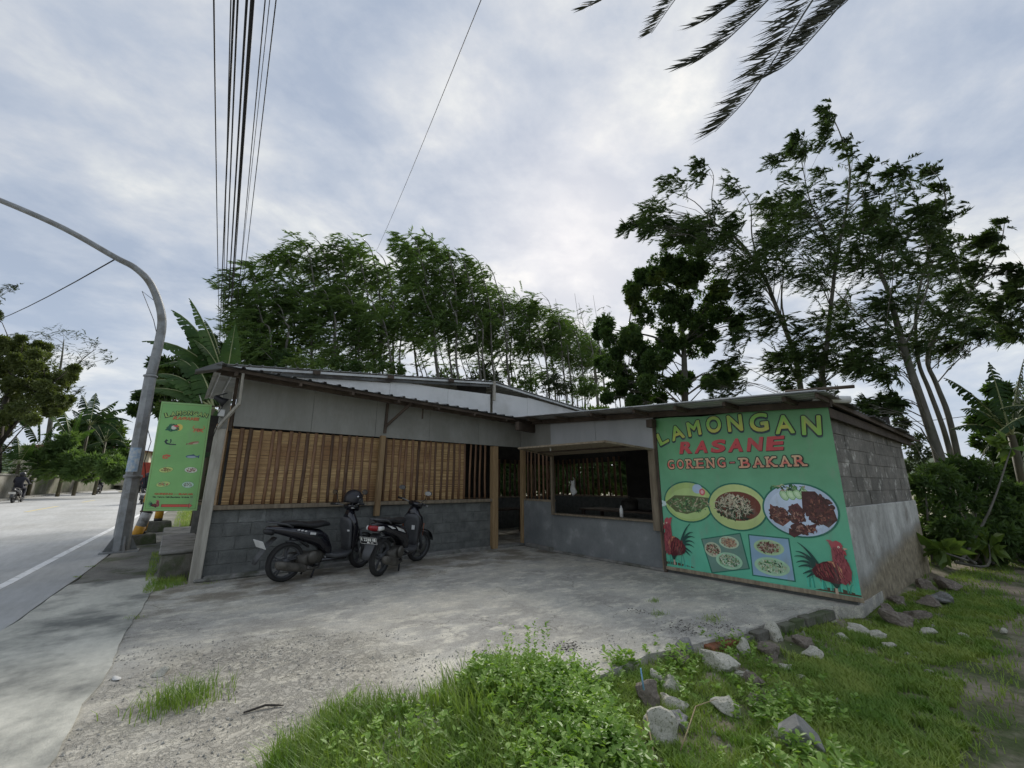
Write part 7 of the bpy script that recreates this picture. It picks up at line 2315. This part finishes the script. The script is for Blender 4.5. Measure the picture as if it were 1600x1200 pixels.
for i, (px, py, w, h, m, lab) in enumerate(rocks):
    g = gz(px, py, -.12 if px > 980 else 0.0)
    gg = soil(g[0], g[1]) if px > 980 or px == 961 else 0.0
    dep = (g - CP) @ fw
    sc = dep / 674
    me = rock_mesh(i * 13 + 5, .55 if i != 0 else .1, cuts=1 if i == 0 else 11)
    me.materials.append(MR[m])
    o = bpy.data.objects.new('stone', me); COL.objects.link(o)
    k_ = (.62 if w > 58 else .85) if px > 1390 and m == 'b' else 1.0
    ww = w * sc / 2 * 1.08 * k_; hh = h * sc / 2 * 1.05 * k_
    back = fw * ww * .5
    o.location = (g[0] + back[0], g[1] + back[1], gg + hh * .55)
    o.scale = (ww, ww * .8, hh)
    o.rotation_euler = (random.uniform(-.2, .2), random.uniform(-.3, .3), YAW - pi / 2 + random.uniform(-.4, .4))
    tag(o, lab, 'stone', 'loose stones beside the slab')
# broken hollow block
g = gz(1262, 1172, -.1)
sc = ((g - CP) @ fw) / 674
bb = thing('broken_block', 'broken grey hollow concrete block lying tilted in the turf at bottom right', 'block', (g[0], g[1], soil(g[0], g[1])))
Mb = Matrix.Translation((g[0] + .02, g[1] + .04, soil(g[0], g[1]) + .07)) @ Matrix.Rotation(YAW - pi / 2 - .5, 4, 'Z') @ Matrix.Rotation(-.55, 4, 'Y') @ Matrix.Rotation(.25, 4, 'X')
W_, D_, H_ = 46 * sc / 2, 38 * sc / 2, 34 * sc / 2
outer = [(-W_, -D_ * .8), (-W_ * .2, -D_), (W_, -D_ * .6), (W_ * .9, D_ * .9), (-W_ * .3, D_), (-W_ * .95, D_ * .6)]
vs = []; fs = []
for z, k in ((-H_, 1.0), (H_, .95)):
    for x, y in outer: vs.append((x * k, y * k, z + random.uniform(-.006, .006)))
for x, y in outer: vs.append((x * .62, y * .6, -H_ * .96))
for x, y in outer: vs.append((x * .5, y * .5, H_ * .5))
n = 6
for i in range(n):
    j = (i + 1) % n
    fs += [(i, j, n + j, n + i), (i, 2 * n + i, 2 * n + j, j), (2 * n + i, 3 * n + i, 3 * n + j, 2 * n + j)]
fs += [tuple(range(n, 2 * n)), tuple(range(3 * n, 4 * n))]
mb = MB().add([Mb @ Matrix.Rotation(radians(80), 4, 'Y') @ Vector(v) for v in vs], fs)
part(mb, 'block_shell', M_rockg, parent=bb, bevel=.006)
# dry stick, leaf, twig
for (px, py, qx, qy, lab) in ((380, 1117, 443, 1105, 'dark twig lying on the cracked concrete'), (1062, 1160, 1118, 1098, 'dry bent stalk leaning over the stone pile'), (1023, 1185, 1010, 1120, 'thin dry stem at the foot of the big stone')):
    a = gz(px, py) + (0, 0, .012 if px < 900 else -.04); b = gz(qx, qy) + (0, 0, .012 if px < 900 else 0.02)
    mid = (a + b) / 2 + np.array((.01, .02, .012 if px < 900 else .08))
    tag(MB().tube([a, a * .6 + mid * .4 + (.006, .0, .0), mid, mid * .4 + b * .6, b], [.006, .007, .008, .007, .003] if px < 900 else [.0035, .004, .004, .003, .002], 6).build('twig', M_barkd if px < 900 else M_dry), lab, 'twig')
a = at(1006, 1078, 2.95); b = at(1001, 1044, 2.95)
tag(MB().tube([a, (a + b) / 2, b], [.006, .005, .004], 6).build('drinking_straw', pmat('blue_white_plastic', (0.5, 0.6, 0.65), (0.15, 0.35, 0.6), 14, .4)), 'blue and white plastic straw sticking up behind the brown boulder', 'straw')
# litter leaves on the slab
random.seed(20)
for (px, py, s, lab, m) in ((913, 982, .10, 'curled green-brown fallen leaf on the slab below the banner', M_stem), (535, 993, .06, 'small dark fallen leaf left of centre on the slab', M_barkd), (590, 970, .06, 'small dark leaf fragment in the middle of the slab', M_barkd), (495, 928, .07, 'pale scrap of paper in front of the left scooter', M_cloth), (235, 938, .05, 'white scrap by the pavement joint', M_cloth),
                            (182, 1062, .12, 'long pale splinter on the broken edge at lower left', M_cloth), (480, 915, .14, 'pale worn patch of paper near the rear wheel', M_rockw)):
    g = gz(px, py)
    vs = []
    for k in range(7):
        t = k / 6
        for sd in (-1, 1): vs.append((s * (t - .5), sd * s * .22 * sin(pi * (t * .9 + .05)), .006 + .02 * s / .1 * (t - .5) ** 2 * 4 * .3))
    fs = [(2 * k, 2 * k + 1, 2 * k + 3, 2 * k + 2) for k in range(6)]
    o = MB().add(vs, fs, True).build('fallen_scrap', m)
    o.location = tuple(g); o.rotation_euler = (0, 0, random.uniform(0, 3))
    o.modifiers.new('t', 'SOLIDIFY').thickness = .002
    tag(o, lab, 'litter')

# loose gravel on the broken slab
def pebbles(P, z, s):
    base = np.array([(1, 0, 0), (-1, 0, 0), (0, 1, 0), (0, -1, 0), (0, 0, .7), (0, 0, -.5)], float)
    fc = np.array([(0, 2, 4), (2, 1, 4), (1, 3, 4), (3, 0, 4), (2, 0, 5), (1, 2, 5), (3, 1, 5), (0, 3, 5)])
    n = len(P)
    V = base[None] * rng.uniform(.6, 1.3, (n, 6, 1)) * s[:, None, None] * rng.uniform(.6, 1.3, (n, 1, 3))
    a = rng.uniform(0, 2 * pi, n)
    ca, sa = np.cos(a)[:, None], np.sin(a)[:, None]
    X_, Y_ = V[:, :, 0] * ca - V[:, :, 1] * sa, V[:, :, 0] * sa + V[:, :, 1] * ca
    V = np.stack([X_ + P[:, 0:1], Y_ + P[:, 1:2], V[:, :, 2] + z[:, None]], 2).reshape(-1, 3)
    F = (fc[None] + (np.arange(n) * 6)[:, None, None]).reshape(-1, 3)
    return V, F


A_ = scatter([(-.35, 2.6), (-.15, 5.6), (1.9, 4.6), (2.6, 3.2), (1.9, 3.0), (1.2, 3.1), (.5, 2.3)], 5200)
A_ = A_[vn(A_, 1.6, 12) + rng.uniform(-.3, .5, len(A_)) > .02]
B_ = scatter([(-.1, 6), (.2, 7.5), (6.6, 7.6), (6.7, 2.2), (2.6, 2.8), (1, 3.2)], 1500)
C_ = scatter([(2.6, 2.7), (6.2, 2.25), (6.3, 2.7), (3, 3.1)], 700)
D_ = scatter([(2.9, 2.5), (6.5, 1.9), (6.9, 1.7), (9.5, 1.6), (9, 1.2), (4, 1.6)], 900)
E_ = scatter([(2.6, 2.4), (6.5, 1.95), (7.5, 1.6), (7.5, 1.0), (4, 1.2), (2.5, 1.6)], 170)
meshcat('gravel', [pebbles(A_, np.full(len(A_), .003), rng.uniform(.002, .011, len(A_)) ** 1.0), pebbles(B_, np.full(len(B_), .002), rng.uniform(.002, .006, len(B_))), pebbles(C_, np.full(len(C_), .002), rng.uniform(.003, .010, len(C_))),
                   pebbles(D_, zsoil(D_) + .004, rng.uniform(.004, .022, len(D_))), pebbles(E_, zsoil(E_) + .012, rng.uniform(.015, .045, len(E_)))], M_pebble, 'loose pale gravel on the worn concrete and the soil beside it', 'gravel')
# dead leaf litter by the slab edge
Q = []
for (px, py, r_, k) in ((890, 1017, .16, 140), (1065, 985, .3, 120), (1130, 985, .25, 80), (1000, 960, .12, 40)):
    g = gz(px, py)
    Q.append(g[:2] + rng.normal(size=(k, 2)) * r_ * .45)
Q = np.concatenate(Q)
az = rng.uniform(0, 2 * pi, len(Q))
V, F = leaf_quads(np.c_[Q, rng.uniform(.004, .03, len(Q))], np.stack([np.cos(az), np.sin(az), rng.uniform(-.1, .5, len(Q))], 1), rng.uniform(.012, .035, len(Q)), .009)
o = np_mesh('leaf_litter', V, F, M_barkd)
tag(o, 'dark dry leaf litter gathered on the right part of the slab', 'litter', kind='stuff')
